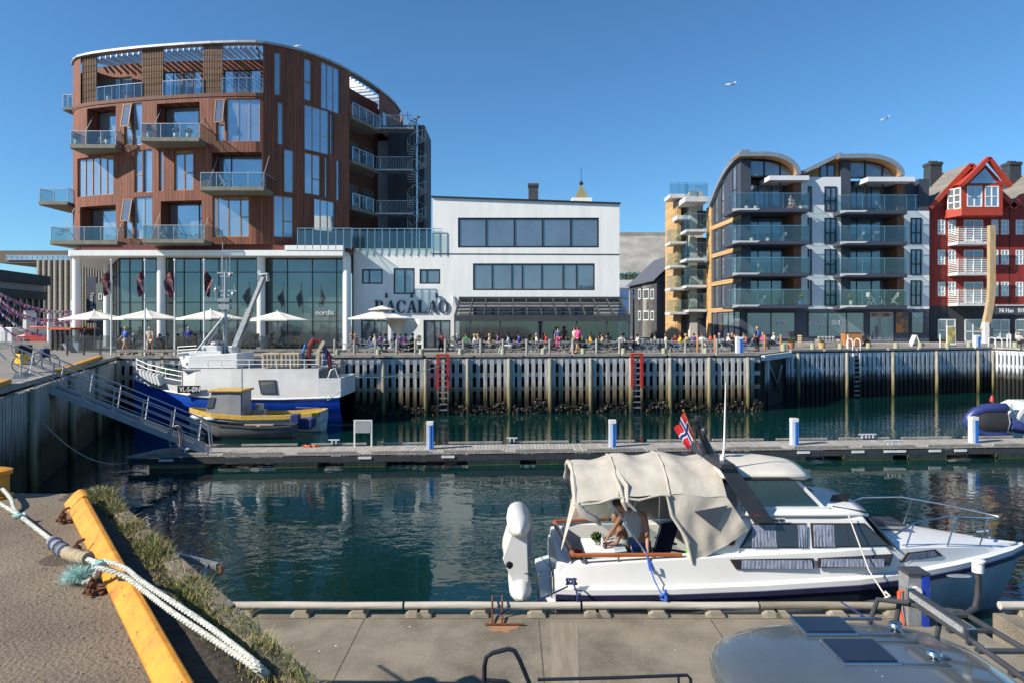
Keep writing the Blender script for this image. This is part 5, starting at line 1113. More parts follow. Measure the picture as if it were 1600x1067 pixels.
for p in range(186, 520, 34):
    m = MB(); q = edgept(p, .9); m.box(q.x-.08, q.x+.08, q.y-.07, q.y+.07, DZ, DZ+.27); m.build('stub_post', PILET, kb)
LEAF = M('leaves', (.06, .12, .025), (.03, .06, .015), .6, scale=3, glob=True); YEL = M('yellow_flowers', (.75, .45, .03), (.5, .3, .02), .6, scale=20); PUR = M('purple_flowers', (.25, .08, .35), (.4, .12, .3), .6, scale=20); TERRA = M('terracotta', (.42, .17, .08), (.33, .13, .06), .8, scale=5)
def leafclump(m, c, r, n_, q=.05, flat=1):
    for i in range(n_):
        d = V((random.gauss(0, 1), random.gauss(0, 1), random.gauss(0, 1)*flat)).normalized()*r*random.uniform(.4, 1); p = V(c)+d
        a = V((random.gauss(0, 1), random.gauss(0, 1), random.gauss(0, 1))).normalized()*q; b = a.cross(V((random.random(), .3, random.random()))).normalized()*q*.6
        m.add([p-a, p+b, p+a, p-b], [(0, 1, 2, 3)])
def planter(x, y, h, r, potm, lab, fl=None, z=DZ, pr=.16, ph=.3):
    t_ = T('potted_plant', lab, 'potted plant', (x, y, z)); m = MB(); m.lathe((x, y, z), [(pr*.75, 0), (pr, ph), (pr*1.08, ph), (pr*.9, ph-.03)], 12); m.build('pot', potm, t_, smooth=30)
    m = MB(); leafclump(m, (x, y, z+ph+h*.5), r, 150, .06, h/r/1.6); m.build('leaves', LEAF, t_, recalc=False)
    if fl: m = MB(); leafclump(m, (x, y, z+ph+h*.55), r*1.04, 90, .035, h/r/1.6); m.build('flowers', fl, t_, recalc=False)
for a in ((643, 47.6, .45, .28, CHAR, 'yellow flowering pot at the left of the restaurant door', YEL), (655, 53, .9, .25, CHAR, 'clipped green shrub in a dark pot by the restaurant door', None), (698, 47.6, .4, .25, CHAR, 'yellow flowering pot right of the restaurant door', YEL), (708, 50, .8, .35, WMETAL, 'leafy palm in a pot at the canopy left end', None), (732, 48, .4, .25, CHAR, 'small yellow pot beside the beige guest', YEL), (833, 46.62, .2, .16, CHAR, 'flowers on the empty table under the canopy', YEL), (886, 46.62, .2, .15, CHAR, 'purple flowers on the table left of the walker', PUR), (1192, 53.1, .2, .15, CHAR, 'purple flowers on the table at the right corner', PUR), (467, 45.2, .7, .4, CHAR, 'yellow green bush beside the red boat claw', YEL), (503, 45.6, .6, .3, CHAR, 'small bush behind the crane claw of the boat', None), (1236, 54, .3, .25, TERRA, 'terracotta pot with a green plant before the bench', None), (1355, 60, .2, .2, TERRA, 'terracotta pot beside the shop door', None), (1475, 62, .3, .3, TERRA, 'terracotta pot left of the upright poster', None), (1284, 54, .1, .15, M('wooden_tub', (.5, .34, .16), (.4, .26, .12), .8), 'wooden tub before the garden sofa', None)):
    px, Y = a[0], a[1]; zt = DZ+(.75 if a[2] == .2 and px in (833, 886, 1192) else 0)
    planter(X(px, Y), Y, a[2], a[3], a[4], a[5], a[6], zt, pr=.3 if px in (1236, 1284, 1355, 1475) else .12 if zt > DZ else .2, ph=.5 if px in (1236, 1284) else .1 if zt > DZ else .35)
for i, px in enumerate(range(190, 520, 22)):
    if px in (190+22*k for k in (0, 1, 3, 4, 6, 9, 12, 14)): planter(X(px, 44.6), 44.6, .5, .28, CHAR, 'green box plant behind the glass fence, '+['furthest left', 'behind the man in blue', '', 'right of the beige dress', 'third flagpole side', '', 'left of the standing man in royal blue', '', '', 'behind the boat flybridge', '', '', 'right of the crane boom', '', 'beside the crates'][i], random.choice((YEL, PUR, None)))
# street furniture on the right quay
def prop(name, lab, cat, loc, parts, grp=None):
    t_ = T(name, lab, cat, loc, grp)
    for nm, mt, fn in parts: m = MB(); fn(m); m.build(nm, mt, t_)
    return t_
BW_ = M('bench_wood', (.48, .36, .22), (.38, .28, .17), .8, scale=4)
x, y = X(1253, 58), 58; prop('garden_bench', 'pale wooden garden bench beside the dark shop wall', 'bench', (x, y, DZ), [('seat', BW_, lambda m: [m.box(x-.2, x+1.1, y-.4+.15*k, y-.28+.15*k, DZ+.38, DZ+.44) for k in range(4)]), ('backrest', BW_, lambda m: [m.box(x-.25, x-.18, y-.45, y+.3, DZ+.4+.16*k, DZ+.5+.16*k) for k in range(4)])]+[('leg', BW_, lambda m, a=a, b=b: m.box(x+a, x+a+.07, y+b, y+b+.07, DZ, DZ+.4)) for a in (-.2, 1.0) for b in (-.38, .12)])
x2, y2 = X(1294, 58.5), 58.5; SOFA = M('padded_grey', (.28, .27, .26), (.20, .19, .18), .9, scale=9)
prop('garden_sofa', 'padded grey garden sofa with buttoned back before the shop window', 'sofa', (x2, y2, DZ), [('seat', SOFA, lambda m: m.box(x2-.8, x2+.8, y2-.4, y2+.35, DZ+.15, DZ+.45)), ('backrest', SOFA, lambda m: [m.ell((x2-.6+.3*k, y2+.35, DZ+.5+.25*j), .17, .13, .15) for k in range(5) for j in (0, 1)]), ('armrest', SOFA, lambda m: m.box(x2-.95, x2-.8, y2-.4, y2+.4, DZ+.1, DZ+.65)), ('armrest', SOFA, lambda m: m.box(x2+.8, x2+.95, y2-.4, y2+.4, DZ+.1, DZ+.65))])
x3, y3 = X(1330, 60), 60; prop('plywood_counter', 'orange brown plywood counter box outside the shop', 'counter', (x3, y3, DZ), [('cabinet', M('plywood', (.42, .18, .06), (.32, .13, .04), .6, scale=2), lambda m: m.box(x3-.72, x3+.75, y3-.4, y3+.4, DZ+.05, DZ+1.15)), ('counter_top', CHAR, lambda m: m.box(x3-.76, x3+.79, y3-.44, y3+.44, DZ+1.153, DZ+1.19)), ('plinth', CHAR, lambda m: m.box(x3-.7, x3+.73, y3-.36, y3+.36, DZ, DZ+.047))])
x4, y4 = X(1429, 61), 61; prop('sandwich_board', 'white folding pavement sign outside the shop door', 'sign', (x4, y4, DZ), [('board', WMETAL, lambda m: m.prism([(x4-.42, y4-.3, DZ), (x4-.37, y4-.3, DZ), (x4+.02, y4-.3, DZ+.95), (x4-.05, y4-.3, DZ+.95)], (0, .6, 0))), ('board', WMETAL, lambda m: m.prism([(x4+.42, y4-.3, DZ), (x4+.37, y4-.3, DZ), (x4-.0, y4-.301, DZ+.9), (x4+.05, y4-.3, DZ+.95)], (0, .6, 0)))])
x5, y5 = X(1486, 60), 60; prop('poster_stand', 'upright framed poster with a yellow food picture before the red house', 'poster', (x5, y5, DZ), [('frame', WMETAL, lambda m: m.box(x5-.4, x5+.4, y5-.05, y5+.05, DZ+.1, DZ+1.75)), ('picture', M('poster_print', (.55, .45, .10), (.10, .12, .10), .5, scale=2.2, c3=(.7, .68, .6), glob=True), lambda m: m.box(x5-.33, x5+.33, y5-.06, y5-.052, DZ+.3, DZ+1.68)), ('foot', CHAR, lambda m: m.box(x5-.35, x5+.35, y5-.2, y5+.2, DZ, DZ+.1))])
BLUEP = M('pedestal_blue', (.03, .18, .62), (.025, .14, .5), .45, scale=3); BLUEL = M('pedestal_light', (.55, .62, .72), (.5, .56, .66), .5)
def pedestal(x, y, z, h, w_, lab, grp):
    prop('service_post', lab, 'service post', (x, y, z), [('front_panel', BLUEL, lambda m: m.box(x-w_*.5, x-w_*.05, y-w_*.5, y+w_*.5, z, z+h*.87)), ('body', BLUEP, lambda m: (m.box(x-w_*.049, x+w_*.2, y-w_*.5, y+w_*.4, z, z+h*.87), m.box(x+w_*.24, x+w_*.5, y-w_*.45, y+w_*.4, z, z+h*.87))), ('cap', WMETAL, lambda m: m.box(x-w_*.52, x+w_*.47, y-w_*.52, y+w_*.5, z+h*.875, z+h))], grp)
pedestal(X(1155, 45.5), 45.5, DZ, 1.05, .42, 'blue and white service post at the quay corner', 'blue service posts on the quay')
pedestal(X(1526, 57), 57, DZ, 1.0, .4, 'blue service post near the curved timber post', 'blue service posts on the quay')
for px, Y, lb in ((1325, 51.9, 'white marker post between the ladder hoops'), (1469, 56, 'grey steel post left of the poster'), (1574, 56, 'grey steel post left of the seated woman'), (1579, 56.3, 'second grey steel post left of the seated woman')):
    m = MB(); m.cyl((X(px, Y), Y), .06, DZ, DZ+1.1, 8); tag(m.build('steel_post', WIN, loc=(X(px, Y), Y, DZ), smooth=True), lb, 'post')
# globes lamp by the restaurant corner
lx, ly = X(990, 57), 57; lp = T('street_lamp', 'ornate street lamp with three white globes at the restaurant corner', 'street lamp', (lx, ly, DZ))
m = MB(); m.tube([(lx, ly, DZ), (lx, ly, Z(452, ly))], [.09, .05], 10); m.build('pole', CHAR, lp, smooth=True)
for dx in (-17, -11, 1):
    m = MB(); a = X(990+dx, 57); m.tube([(lx, ly, Z(462, ly)), (lx+(a-lx)*.5, ly, Z(452, ly)), (a, ly, Z(455, ly)), (a, ly, Z(461, ly))], .03, 6); m.ell((a, ly, Z(465, ly)), .2, .2, .2); m.build('globe', WMETAL, lp, smooth=True)
# raised kerb of the right hand pavement and the dark quay roadway
m = MB(); m.prism([V((21, 61, DZ+.004)), V((60, 61, DZ+.004)), V((60, 90, DZ+.004)), V((20.5, 90, DZ+.004))], (0, 0, .2)); struct(m.build('pavement', M('pale_paving', (.36, .34, .31), (.29, .275, .25), .9, scale=1.2, glob=True)))
DECK = boards('deck_planks', (.27, .245, .21), (.19, .17, .145), .15, 'X', rough=.85)
m = MB(); t_ = (C1-C0).normalized(); n = V((-t_.y, t_.x, 0)); m.quad(up(C0+t_*1+n*.15, DZ+.005), up(C1+n*.15, DZ+.005), up(C1+n*9.5, DZ+.005), up(C0+t_*1+n*9.5, DZ+.005)); struct(m.build('deck', DECK))
# balcony things
WCH = make_chair('garden_chair', 'white reclining garden chair at left on the lower right balcony', WMETAL, WMETAL, 'white garden chairs on the balcony'); WCH.scale = (1.3,)*3
zb_ = Z(477, YM-1.5)+.03; WCH.location = (X(1362, YM-1), YM-.9, zb_); WCH.rotation_euler = (0, 0, R(280))
copy_tree(WCH, (X(1398, YM-1), YM-.9, zb_), R(75), 'white reclining garden chair at right on the lower right balcony')
tt = copy_tree(tb0, (X(1380, YM-1), YM-.8, zb_), 0, 'round table between the white garden chairs on the lower right balcony')
for px, y, fc, lb in ((1347, 376, 90, 'chair at left on the second balcony of the right flats'), (1370, 376, 0, 'chair at middle of the second balcony of the right flats'), (1190, 427, 270, 'chair at left on the third balcony of the left flats'), (1228, 427, 60, 'chair near the right of the third balcony of the left flats'), (1225, 377, 90, 'chair on the second balcony of the left flats'), (1375, 328, 250, 'chair on the top balcony of the right flats'), (1192, 477, 90, 'chair on the lowest balcony of the left flats')):
    chair(X(px, YM-1), YM-.8, fc, lb, z=Z(y, YM-1.5)+.03)
for px, y, h, fl, lb in ((1167, 328, .9, None, 'tall shrub at left on the top balcony of the left flats'), (1181, 328, .3, PUR, 'low pot on the top balcony of the left flats'), (1252, 328, .5, None, 'pot plant at right on the top balcony of the left flats'), (1330, 477, .8, YEL, 'leafy yellow plant at left on the lowest right balcony'), (1251, 477, .5, YEL, 'yellow plant in a blue pot on the lowest left balcony'), (1175, 378, .3, None, 'low green pot on the second balcony of the left flats'), (1200, 378, .3, PUR, 'flower pot in the middle of the second balcony of left flats')):
    planter(X(px, YM-1), YM-1, h, .3, BLUEP if px == 1251 else WMETAL, lb, fl, Z(y, YM-1.5)+.03, pr=.22, ph=.4)
for px, y, Y, h, fl, lb in ((233, 216, 51.6, .9, None, 'dark shrub at the left end of the balcony above the middle'), (275, 216, 51.6, .5, PUR, 'flower pot on the wide upper balcony of the brown block'), (295, 216, 51.6, .3, YEL, 'flower pot by the right end of the upper brown balcony'), (120, 226, 53.2, .5, PUR, 'flower pot on the upper left brown balcony'), (168, 226, 53.2, .5, PUR, 'pink flowers at the right of the upper left brown balcony'), (170, 158, 54.4, .3, PUR, 'pink flower pot on the roof terrace, left'), (200, 157, 54, .3, PUR, 'red flower pot on the roof terrace behind the glass')):
    planter(X(px, Y), Y, h, .3, WMETAL, lb, fl, Z(y, Y), pr=.2, ph=.35)
for px, y, Y, fc, lb in ((93, 376, 53.3, 90, 'chair at the far left of the lowest brown balcony'), (110, 376, 53.3, 270, 'second chair on the lowest left brown balcony'), (255, 374, 51.8, 90, 'chair on the lowest middle brown balcony'), (280, 374, 51.8, 270, 'other chair on the lowest middle brown balcony'), (160, 226, 53.4, 90, 'chair on the upper left brown balcony'), (350, 292, 51.4, 250, 'chair on the right middle brown balcony')):
    chair(X(px, Y), Y, fc, lb, z=Z(y, Y)+.03)
# gulls
GULL = M('gull_feathers', (.7, .7, .7), (.45, .46, .48), .7, scale=8)
def gull(p, s, lab, flying=True):
    t_ = T('seagull', lab, 'seagull', p); m = MB(); P0 = V(p)
    m.tube([P0+V((-.28*s, 0, 0)), P0+V((-.1*s, 0, .02*s)), P0+V((.1*s, 0, .03*s)), P0+V((.22*s, 0, .06*s)), P0+V((.3*s, 0, .05*s))], [.02*s, .07*s, .075*s, .045*s, .015*s], 8)
    if not flying: m.tube([P0+V((.0, .02, 0)), P0+V((0, .02, -.2*s))], .012*s, 5)
    m.build('body', GULL, t_, smooth=True)
    for e in (-1, 1):
        m = MB(); q = (lambda a, b: P0+V((a*s, e*b*s, 0)))
        if flying: m.prism([P0+V((.08*s, e*.04*s, .04*s)), P0+V((-.1*s, e*.04*s, .04*s)), P0+V((-.12*s, e*.4*s, .17*s)), P0+V((-.2*s, e*.72*s, .08*s)), P0+V((.02*s, e*.4*s, .19*s))], (0, 0, .015*s))
        else: m.prism([P0+V((.1*s, e*.06*s, .05*s)), P0+V((-.32*s, e*.05*s, .0)), P0+V((-.1*s, e*.08*s, -.04*s))], (0, e*.01, .01))
        m.build('wing', GULL, t_)
    return t_
g1 = gull(P(1144, 133, 60), 1.0, 'seagull gliding in the sky, the larger one nearer the middle'); g1.rotation_euler = (R(8), 0, R(25))
g2 = gull(P(1385, 186, 75), .95, 'small distant seagull in the sky at right'); g2.rotation_euler = (R(-8), 0, R(20))
gull((X(465, 53.8), 53.9, ZR+.48), 1.1, 'seagull standing on the roof ring of the curved brown block', False)
# ---------------------------------------------------------------- town centre beyond the left quay
FIN = M('concrete_fin', (.42, .38, .31), (.34, .31, .26), .85, scale=2)
def ribbed(name, lab, px0, px1, Y, ytop, ybot, nf, wallm, rows, D=20):
    t_ = T(name, lab, 'building', (X((px0+px1)/2, Y), Y, DZ)); x0, x1 = X(px0, Y), X(px1, Y); zt = Z(ytop, Y)
    m = MB(); m.box(x0, x1, Y+.35, Y+D, DZ, zt); m.build('wall', wallm, t_)
    for i in range(nf+1):
        m = MB(); xx = x0+(x1-x0)*i/nf; fh = (x1-x0)/nf*.17; m.box(xx-fh, xx+fh, Y-.2, Y+.346, DZ, zt+.1); m.build('fin', FIN, t_)
    for (a, b) in rows:
        for i in range(nf):
            m = MB(); m.box(x0+(x1-x0)*(i+.12)/nf, x0+(x1-x0)*(i+.88)/nf, Y+.3, Y+.36, Z(b, Y), Z(a, Y)); m.build('window', GLD, t_)
    return t_
tb = ribbed('office_building', 'grey modernist office block with tall pale concrete fins at far left', 60, 112, 115, 408, 545, 6, M('office_wall', (.13, .12, .11), (.10, .09, .085), .8), ((414, 428), (440, 456), (466, 482), (492, 508), (516, 530)))
m = MB(); m.box(X(2, 118), X(128, 118), 117, 135, Z(412, 118), Z(393, 118)); m.build('roof_storey', M('roof_storey_panel', (.15, .12, .09), (.11, .09, .07), .8), tb)
window(tb, Path([(0, X(10, 116.9), 116.9), (1, X(122, 116.9), 116.9)]), 0, 1, Z(407, 117), Z(399, 117), nx=14, fr=GREYM, gl=GL, inset=-.05, fw=.12)
ribbed('ribbed_building', 'narrow ribbed grey building behind the first white column', 118, 164, 100, 413, 540, 11, GREYP, ((416, 424),))
m = MB(); bx0, bx1 = X(135, 97), X(150, 97); m.box(bx0, bx1, 97, 97.3, Z(505, 97), Z(433, 97)); bn = m.build('banner', NAVY, loc=(X(142, 97), 97, Z(505, 97))); tag(bn, 'tall navy vertical banner sign with white lettering by the first column', 'banner sign')
m = MB(); textmesh(m, 'Torget EN', (X(139.3, 96.9), 96.95, Z(457, 96.9)), (0, 0, -1), (1, 0, 0), width=Z(457, 96.9)-Z(488, 96.9), height=.62, depth=.02, bold=.01); m.build('lettering', WMETAL, bn)
m = MB(); x0, x1 = X(150, 92), X(182, 92); gb = T('grey_green_building', 'small grey green building with square windows behind the rear column', 'building', (x0, 92, DZ)); m.box(x0, x1, 92, 100, DZ, Z(443, 92)); m.build('wall', M('grey_green', (.16, .20, .18), (.13, .165, .15), .8), gb)
for px in (157, 177):
    for y in (464, 490): window(gb, Path([(0, X(px-3, 92), 91.99), (1, X(px+3, 92), 91.99)]), 0, 1, Z(y+5, 92), Z(y-5, 92), fr=WMETAL, gl=GLD, inset=-.02, fw=.15)
db = T('dark_hall', 'low dark glazed hall with a heavy sloping roof band at the left edge', 'building', (X(20, 85), 85, DZ)); dp = Path([(0, X(0, 70)-8, 64), (1, X(66, 95), 95)])
m = MB(); a, b = dp(0), dp(1); nn = dp.inward(0, 1)
for z0, z1, o_, mt, nm in ((5.8, 8.8, 0, GLT, 'lower_glazing'), (DZ, 5.4, 0, GLD, 'ground_glazing')):
    m = MB(); m.ob(up((a+b)/2+nn*2, (z0+z1)/2), (b-a)/2, nn*2, V((0, 0, (z1-z0)/2))); m.build(nm, mt, db)
    m = MB()
    for i in range(22): p = a.lerp(b, i/21)-nn*.06; m.ob(up(p, (z0+z1)/2), (b-a).normalized()*.1, nn*.05, V((0, 0, (z1-z0)/2)))
    m.build('mullions', CHAR, db)
for z0, z1, o_, nm, mt in ((8.8, 9.9, .5, 'upper_band', M('dark_lattice', (.07, .085, .07), (.025, .03, .028), .7, scale=3, stretch=(1, 1, 3))), (9.9, 10.8, .2, 'window_band', GREYP), (10.8, 12.1, 1.0, 'roof_band', M('dark_slate_band', (.05, .055, .055), (.035, .04, .04), .8)), (5.4, 5.8, 2.6, 'entrance_roof', CHAR)):
    m = MB(); m.ob(up((a+b)/2+nn*(2-o_/2), (z0+z1)/2), (b-a)/2*1.01, nn*(2+o_/2), V((0, 0, (z1-z0)/2))); m.build(nm, mt, db)
bl_ = T('town_house', 'pale blue grey building with flat roof beyond the kiosk', 'building', (X(95, 105), 105, DZ))
ks = T('glass_kiosk', 'small dark glass kiosk with a flat orange roof by the first column', 'kiosk', (X(95, 50), 50, DZ)); kx0, kx1 = X(81, 50), X(112, 50)
m = MB(); m.box(kx0-.1, kx1+.1, 49.7, 53.3, Z(515.5, 50), Z(512.5, 50)); m.build('roof', M('orange_roof', (.62, .16, .04), (.5, .12, .03), .6), ks)
for i in range(5):
    m = MB(); xx = kx0+(kx1-kx0)*i/4; m.box(xx-.03, xx+.03, 49.95, 50.05, DZ, Z(515.6, 50)); m.build('frame_post', CHAR, ks)
m = MB(); m.box(kx0, kx1, 50.06, 50.08, DZ+.05, Z(515.6, 50)); m.box(kx0, kx0+.02, 50.1, 53, DZ+.05, Z(515.6, 50)); m.build('glass_wall', RGL, ks); m = MB(); m.box(kx0, kx1, 52.9, 53, DZ, Z(515.6, 50)); m.build('rear_wall', CHAR, ks)
bl_.name = 'town_house'; m = MB(); m.box(X(110, 105), X(120, 105), 105, 112, DZ, Z(470, 105)); m.build('wall', WHP, bl_)
rc = T('red_car', 'small boxy red car parked at far left beyond the road barrier', 'car', (X(66, 60), 60, DZ)); cx = X(66, 60); CARR = M('car_red', (.42, .05, .03), (.36, .04, .025), .35, scale=2, coat=.5)
m = MB(); m.loft([[(cx-1.7+a*3.4, 60+e*.8*w_, DZ+z) for e, z, w_ in ((-1, .3, 1), (-1, .9, 1), (-.9, 1.0+h_, 1), (.9, 1.0+h_, 1), (1, .9, 1), (1, .3, 1))] for a, h_ in ((0, -.1), (.2, .05), (.32, .7), (.5, .75), (.85, .75), (1, .6))]); m.build('body', CARR, rc, bevel=.05)
m = MB(); m.box(cx-.55, cx+.1, 59.15, 59.3, DZ+1.05, DZ+1.5); m.box(cx+.25, cx+1.0, 59.15, 59.3, DZ+1.05, DZ+1.5); m.build('side_window', GLD, rc)
for a in (-1.1, 1.1): m = MB(); m.tube([(cx+a, 59.15, DZ+.32), (cx+a, 59.4, DZ+.32)], .32, 14); m.build('wheel', BLACK, rc, smooth=True)
ct = T('white_container', 'white container cabin standing at the left edge of the view', 'container', (X(5, 62), 62, DZ)); m = MB(); m.box(X(-60, 62), X(19, 62), 62, 65, DZ+.1, Z(512, 62)); m.build('box', WMETAL, ct, bevel=.05); m = MB(); m.box(X(2, 62), X(9, 62), 61.94, 61.99, DZ+.2, Z(518, 62)); m.build('door', WIN, ct); m = MB(); m.box(X(-60, 62), X(19, 62), 62.2, 64.8, DZ, DZ+.09); m.build('skid', CHAR, ct)
m = MB(); m.prism([(X(34, 63), 63, DZ), (X(41, 63), 63, DZ), (X(41, 63), 63, DZ+2.9), (X(37, 63), 63, DZ+3.2), (X(36, 63), 63, DZ+2.5)], (0, 1.4, 0)); tag(m.build('beach_flag', WMETAL, loc=(X(38, 63), 63, DZ)), 'tall white feather banner standing left of the red car', 'banner')
m = MB(); m.bar((X(-40, 52), 52, DZ+.3), (X(81, 52), 52, DZ+.3), .35, .6); tag(m.build('barrier_wall', CONC, loc=(X(20, 52), 52, DZ)), 'long low concrete barrier wall behind the bicycle', 'barrier')
m = MB(); m.cyl((X(77.5, 57), 57), .18, DZ, Z(491, 57), 10); tag(m.build('white_pillar', WMETAL, loc=(X(77, 57), 57, DZ), smooth=True), 'thin white pillar beside the orange kiosk roof', 'pillar')
m = MB(); m.box(X(116, 49), X(123.5, 49), 48.9, 49.2, DZ, Z(535, 49)); tag(m.build('info_column', BLUEL, loc=(X(120, 49), 49, DZ)), 'pale lilac information column in front of the first white column', 'column')
m = MB(); m.prism([(X(96, 46), 46, Z(537, 46)), (X(101, 46), 46, Z(537, 46)), (X(111, 46), 46, DZ), (X(105, 46), 46, DZ)], (0, .7, 0)); tag(m.build('leaning_board', GREYP, loc=(X(104, 46), 46, DZ)), 'leaning grey notice board at the foot of the kiosk', 'notice board')
BUNT = [M('bunting_pink', (.55, .10, .20), (.40, .08, .16), .8), M('bunting_violet', (.16, .10, .32), (.11, .07, .24), .8), M('bunting_pale', (.55, .5, .55), (.45, .4, .45), .8)]
for i, (x0, y0, x1, y1, sag, Ya) in enumerate(((-5, 455, 118, 485, 1.2, 56), (-5, 462, 115, 487, 2.4, 55), (-5, 472, 112, 500, 1.6, 57), (-5, 480, 112, 512, 2.6, 56), (-5, 500, 75, 520, 2, 58), (108, 478, 165, 484, .6, 60))):
    a, b = P(x0, y0, Ya), P(x1, y1, Ya+2); t_ = T('bunting_string', 'sagging bunting string, '+['topmost of the left strings', 'second from top', 'third from top', 'fourth from top', 'lowest, over the container', 'short pale one right of the first column'][i], 'bunting', a, 'bunting over the square')
    f_ = lambda u: a.lerp(b, u)-V((0, 0, sag*(1-(2*u-1)**2)*.5)); m = MB(); m.tube([f_(k/16) for k in range(17)], .012, 4); m.build('cord', ROPE, t_)
    if i == 5: continue
    m = MB(); k = 42
    for j in range(k):
        m.k = random.randrange(3); p = f_((j+.5)/k); w_ = .11; m.add([p+V((-w_, 0, 0)), p+V((w_, 0, 0)), p+V((random.uniform(-.06, .06), random.uniform(-.1, .1), -.3))], [(0, 1, 2)])
    m.build('flags', BUNT, t_, recalc=False)
# bicycle with panniers at the head of the gangway
bx, by = X(57, 27), 27.0; bk = T('bicycle', 'parked bicycle with black bag and yellow pannier at the head of the gangway', 'bicycle', (bx, by, DZ)); bw = lambda a, z: (bx+a*.55, by+a*.8, DZ+z)
for e, nm in ((-.52, 1), (.52, 2)):
    m = MB(); m.tube([bw(e+math.cos(R(18*k))*.34, .34+math.sin(R(18*k))*.34) for k in range(21)], .02, 6, cap=False)
    for k in range(8): m.bar(bw(e, .34), bw(e+math.cos(R(45*k))*.33, .34+math.sin(R(45*k))*.33), .006, .006)
    m.build('wheel', BLACK, bk)
m = MB()
for p, q in ((bw(-.52, .34), bw(-.05, .3)), (bw(-.05, .3), bw(-.18, .85)), (bw(-.15, .75), bw(.38, .8)), (bw(-.05, .3), bw(.38, .75)), (bw(.52, .34), bw(.36, .95)), (bw(-.52, .34), bw(-.15, .75))): m.bar(p, q, .035, .035)
m.build('frame', CHAR, bk); m = MB(); m.ob(bw(-.2, .9), V((.09, .12, 0)), V((.06, -.05, 0)), V((0, 0, .035))); m.build('saddle', BLACK, bk); m = MB(); m.bar(V(bw(.34, 1.0))-V((.2, -.15, 0)), V(bw(.34, 1.0))+V((.2, -.15, 0)), .03, .03); m.build('handlebar', BLACK, bk)
m = MB(); m.ob(bw(-.5, .55), V((.1, .14, 0)), V((.2, -.13, 0)), V((0, 0, .2))); m.build('pannier', cm('yellow'), bk, bevel=.04); m = MB(); m.ob(bw(-.45, .92), V((.14, .2, 0)), V((.16, -.1, 0)), V((0, 0, .16))); m.build('bag', cm('black'), bk, bevel=.05); m = MB(); m.ob(bw(.3, .75), V((.08, .1, 0)), V((.16, -.1, 0)), V((0, 0, .18))); m.build('bag', cm('navy'), bk, bevel=.05)
# yellow edge beams at the head of the left wall
YB = M('yellow_edge_beam', (.62, .30, .02), (.45, .19, .015), .6, scale=5, c3=(.2, .09, .03))
for a, b, l in ((G(92, 586, DZ), G(156, 562, DZ), 'orange yellow quay edge beam at the corner above the gangway'), (G(-20, 615, DZ), G(9, 604, DZ), 'short end of yellow edge beam left of the gangway head')):
    m = MB(); m.bar(a+V((0, 0, .12)), b+V((0, 0, .12)), .3, .24); tag(m.build('edge_beam', YB, loc=a, bevel=.03), l, 'edge beam')
# hill strip far away on the left, seen between column and glass
m = MB(); m.loft([[(-330+i*28, 330, 0), (-330+i*28, 330, 14+7*math.sin(i*1.3)+4*math.sin(i*3.1)), (-330+i*28, 420, 0)] for i in range(9)]); struct(m.build('hill', M('far_hill', (.10, .13, .12), (.07, .10, .08), .9, scale=.05, glob=True)))
m = MB()
for k in range(3): m.tube([(X(980+k*9, 105), 105, Z(437, 105)), (X(980+k*9, 105), 105, Z(432, 105))], .1, 5)
rt = T('roof_shrubs', 'leafy green shrubs growing on the flat roof beside the hall', 'shrub', (X(988, 105), 105, Z(438, 105))); m.build('stem', WOODG, rt); m = MB()
for k in range(4): leafclump(m, (X(974+k*8, 105), 105, Z(433, 105)), .8, 160, .14)
m.build('foliage', LEAF, rt, recalc=False)
m = MB(); m.box(X(960, 104), X(1004, 104), 103.6, 109, Z(440, 104)-1, Z(438, 104)); m.build('planter', WHP, rt)
# ---------------------------------------------------------------- middle pontoon
PLANK = boards('pontoon_planks', (.40, .37, .33), (.29, .27, .24), .14, 'X', rough=.85)
FLOATC = zramp('float_concrete', [(0, (.10, .09, .03)), (.08, (.28, .24, .10)), (.16, (.26, .27, .27)), (4, (.30, .31, .31))], amp=.03)
pn = lambda x: 25.3+(x+14.3)*.064
PZ = .5; PW = 1.95
po = T('pontoon', 'long floating plank pontoon crossing the middle of the harbour', 'pontoon', (0, 27, 0)); m = MB()
m.prism([V((-14.3, pn(-14.3), PZ-.06)), V((60, pn(60), PZ-.06)), V((60, pn(60)+PW, PZ-.06)), V((-13.7, pn(-14.3)+PW-.3, PZ-.06))], (0, 0, .06)); m.build('deck', PLANK, po)
m = MB()
for e, z in ((-.03, .13), (PW+.03, .13)): m.bar((-14.2, pn(-14.2)+e, PZ-.2), (60, pn(60)+e, PZ-.2), .05, .2)
m.build('side_beam', CHAR, po)
for e in (.07, PW-.07):
    m = MB(); x = -13.6
    while x < 45: m.bar((x, pn(x)+e, PZ+.05), (x+2.2, pn(x+2.2)+e, PZ+.05), .1, .07); x += 2.75
    m.build('edge_timber', WOODG, po)
for i in range(17):
    px = [232, 430, 537, 731, 838, 937, 1010, 1090, 1200, 1320, 1422, 1560, 1640, 1760, 1900, 2050, 2200][i]; k = (px-800)/F
    x = k*(25.3+14.3*.064)/(1-k*.064); L_ = 1.55 if i % 3 else 2.0
    m = MB(); m.prism([V((x, pn(x)+.03, -.3)), V((x+L_, pn(x+L_)+.03, -.3)), V((x+L_, pn(x+L_)+PW-.05, -.3)), V((x, pn(x)+PW-.05, -.3))], (0, 0, .58)); m.build('float', FLOATC, po, bevel=.02)
m = MB()
for px in (250, 560, 690, 1010, 1075, 1245, 1330, 1380, 1395, 1450, 1490):
    k = (px-800)/F; x = k*(25.3+14.3*.064)/(1-k*.064); m.bar((x, pn(x)-.07, PZ-.15), (x+.5, pn(x+.5)-.07, PZ-.15), .03, .09)
m.build('steel_bracket', WMETAL, po)
CLEAT = M('cleat_white', (.65, .66, .68), (.5, .52, .55), .4, .3)
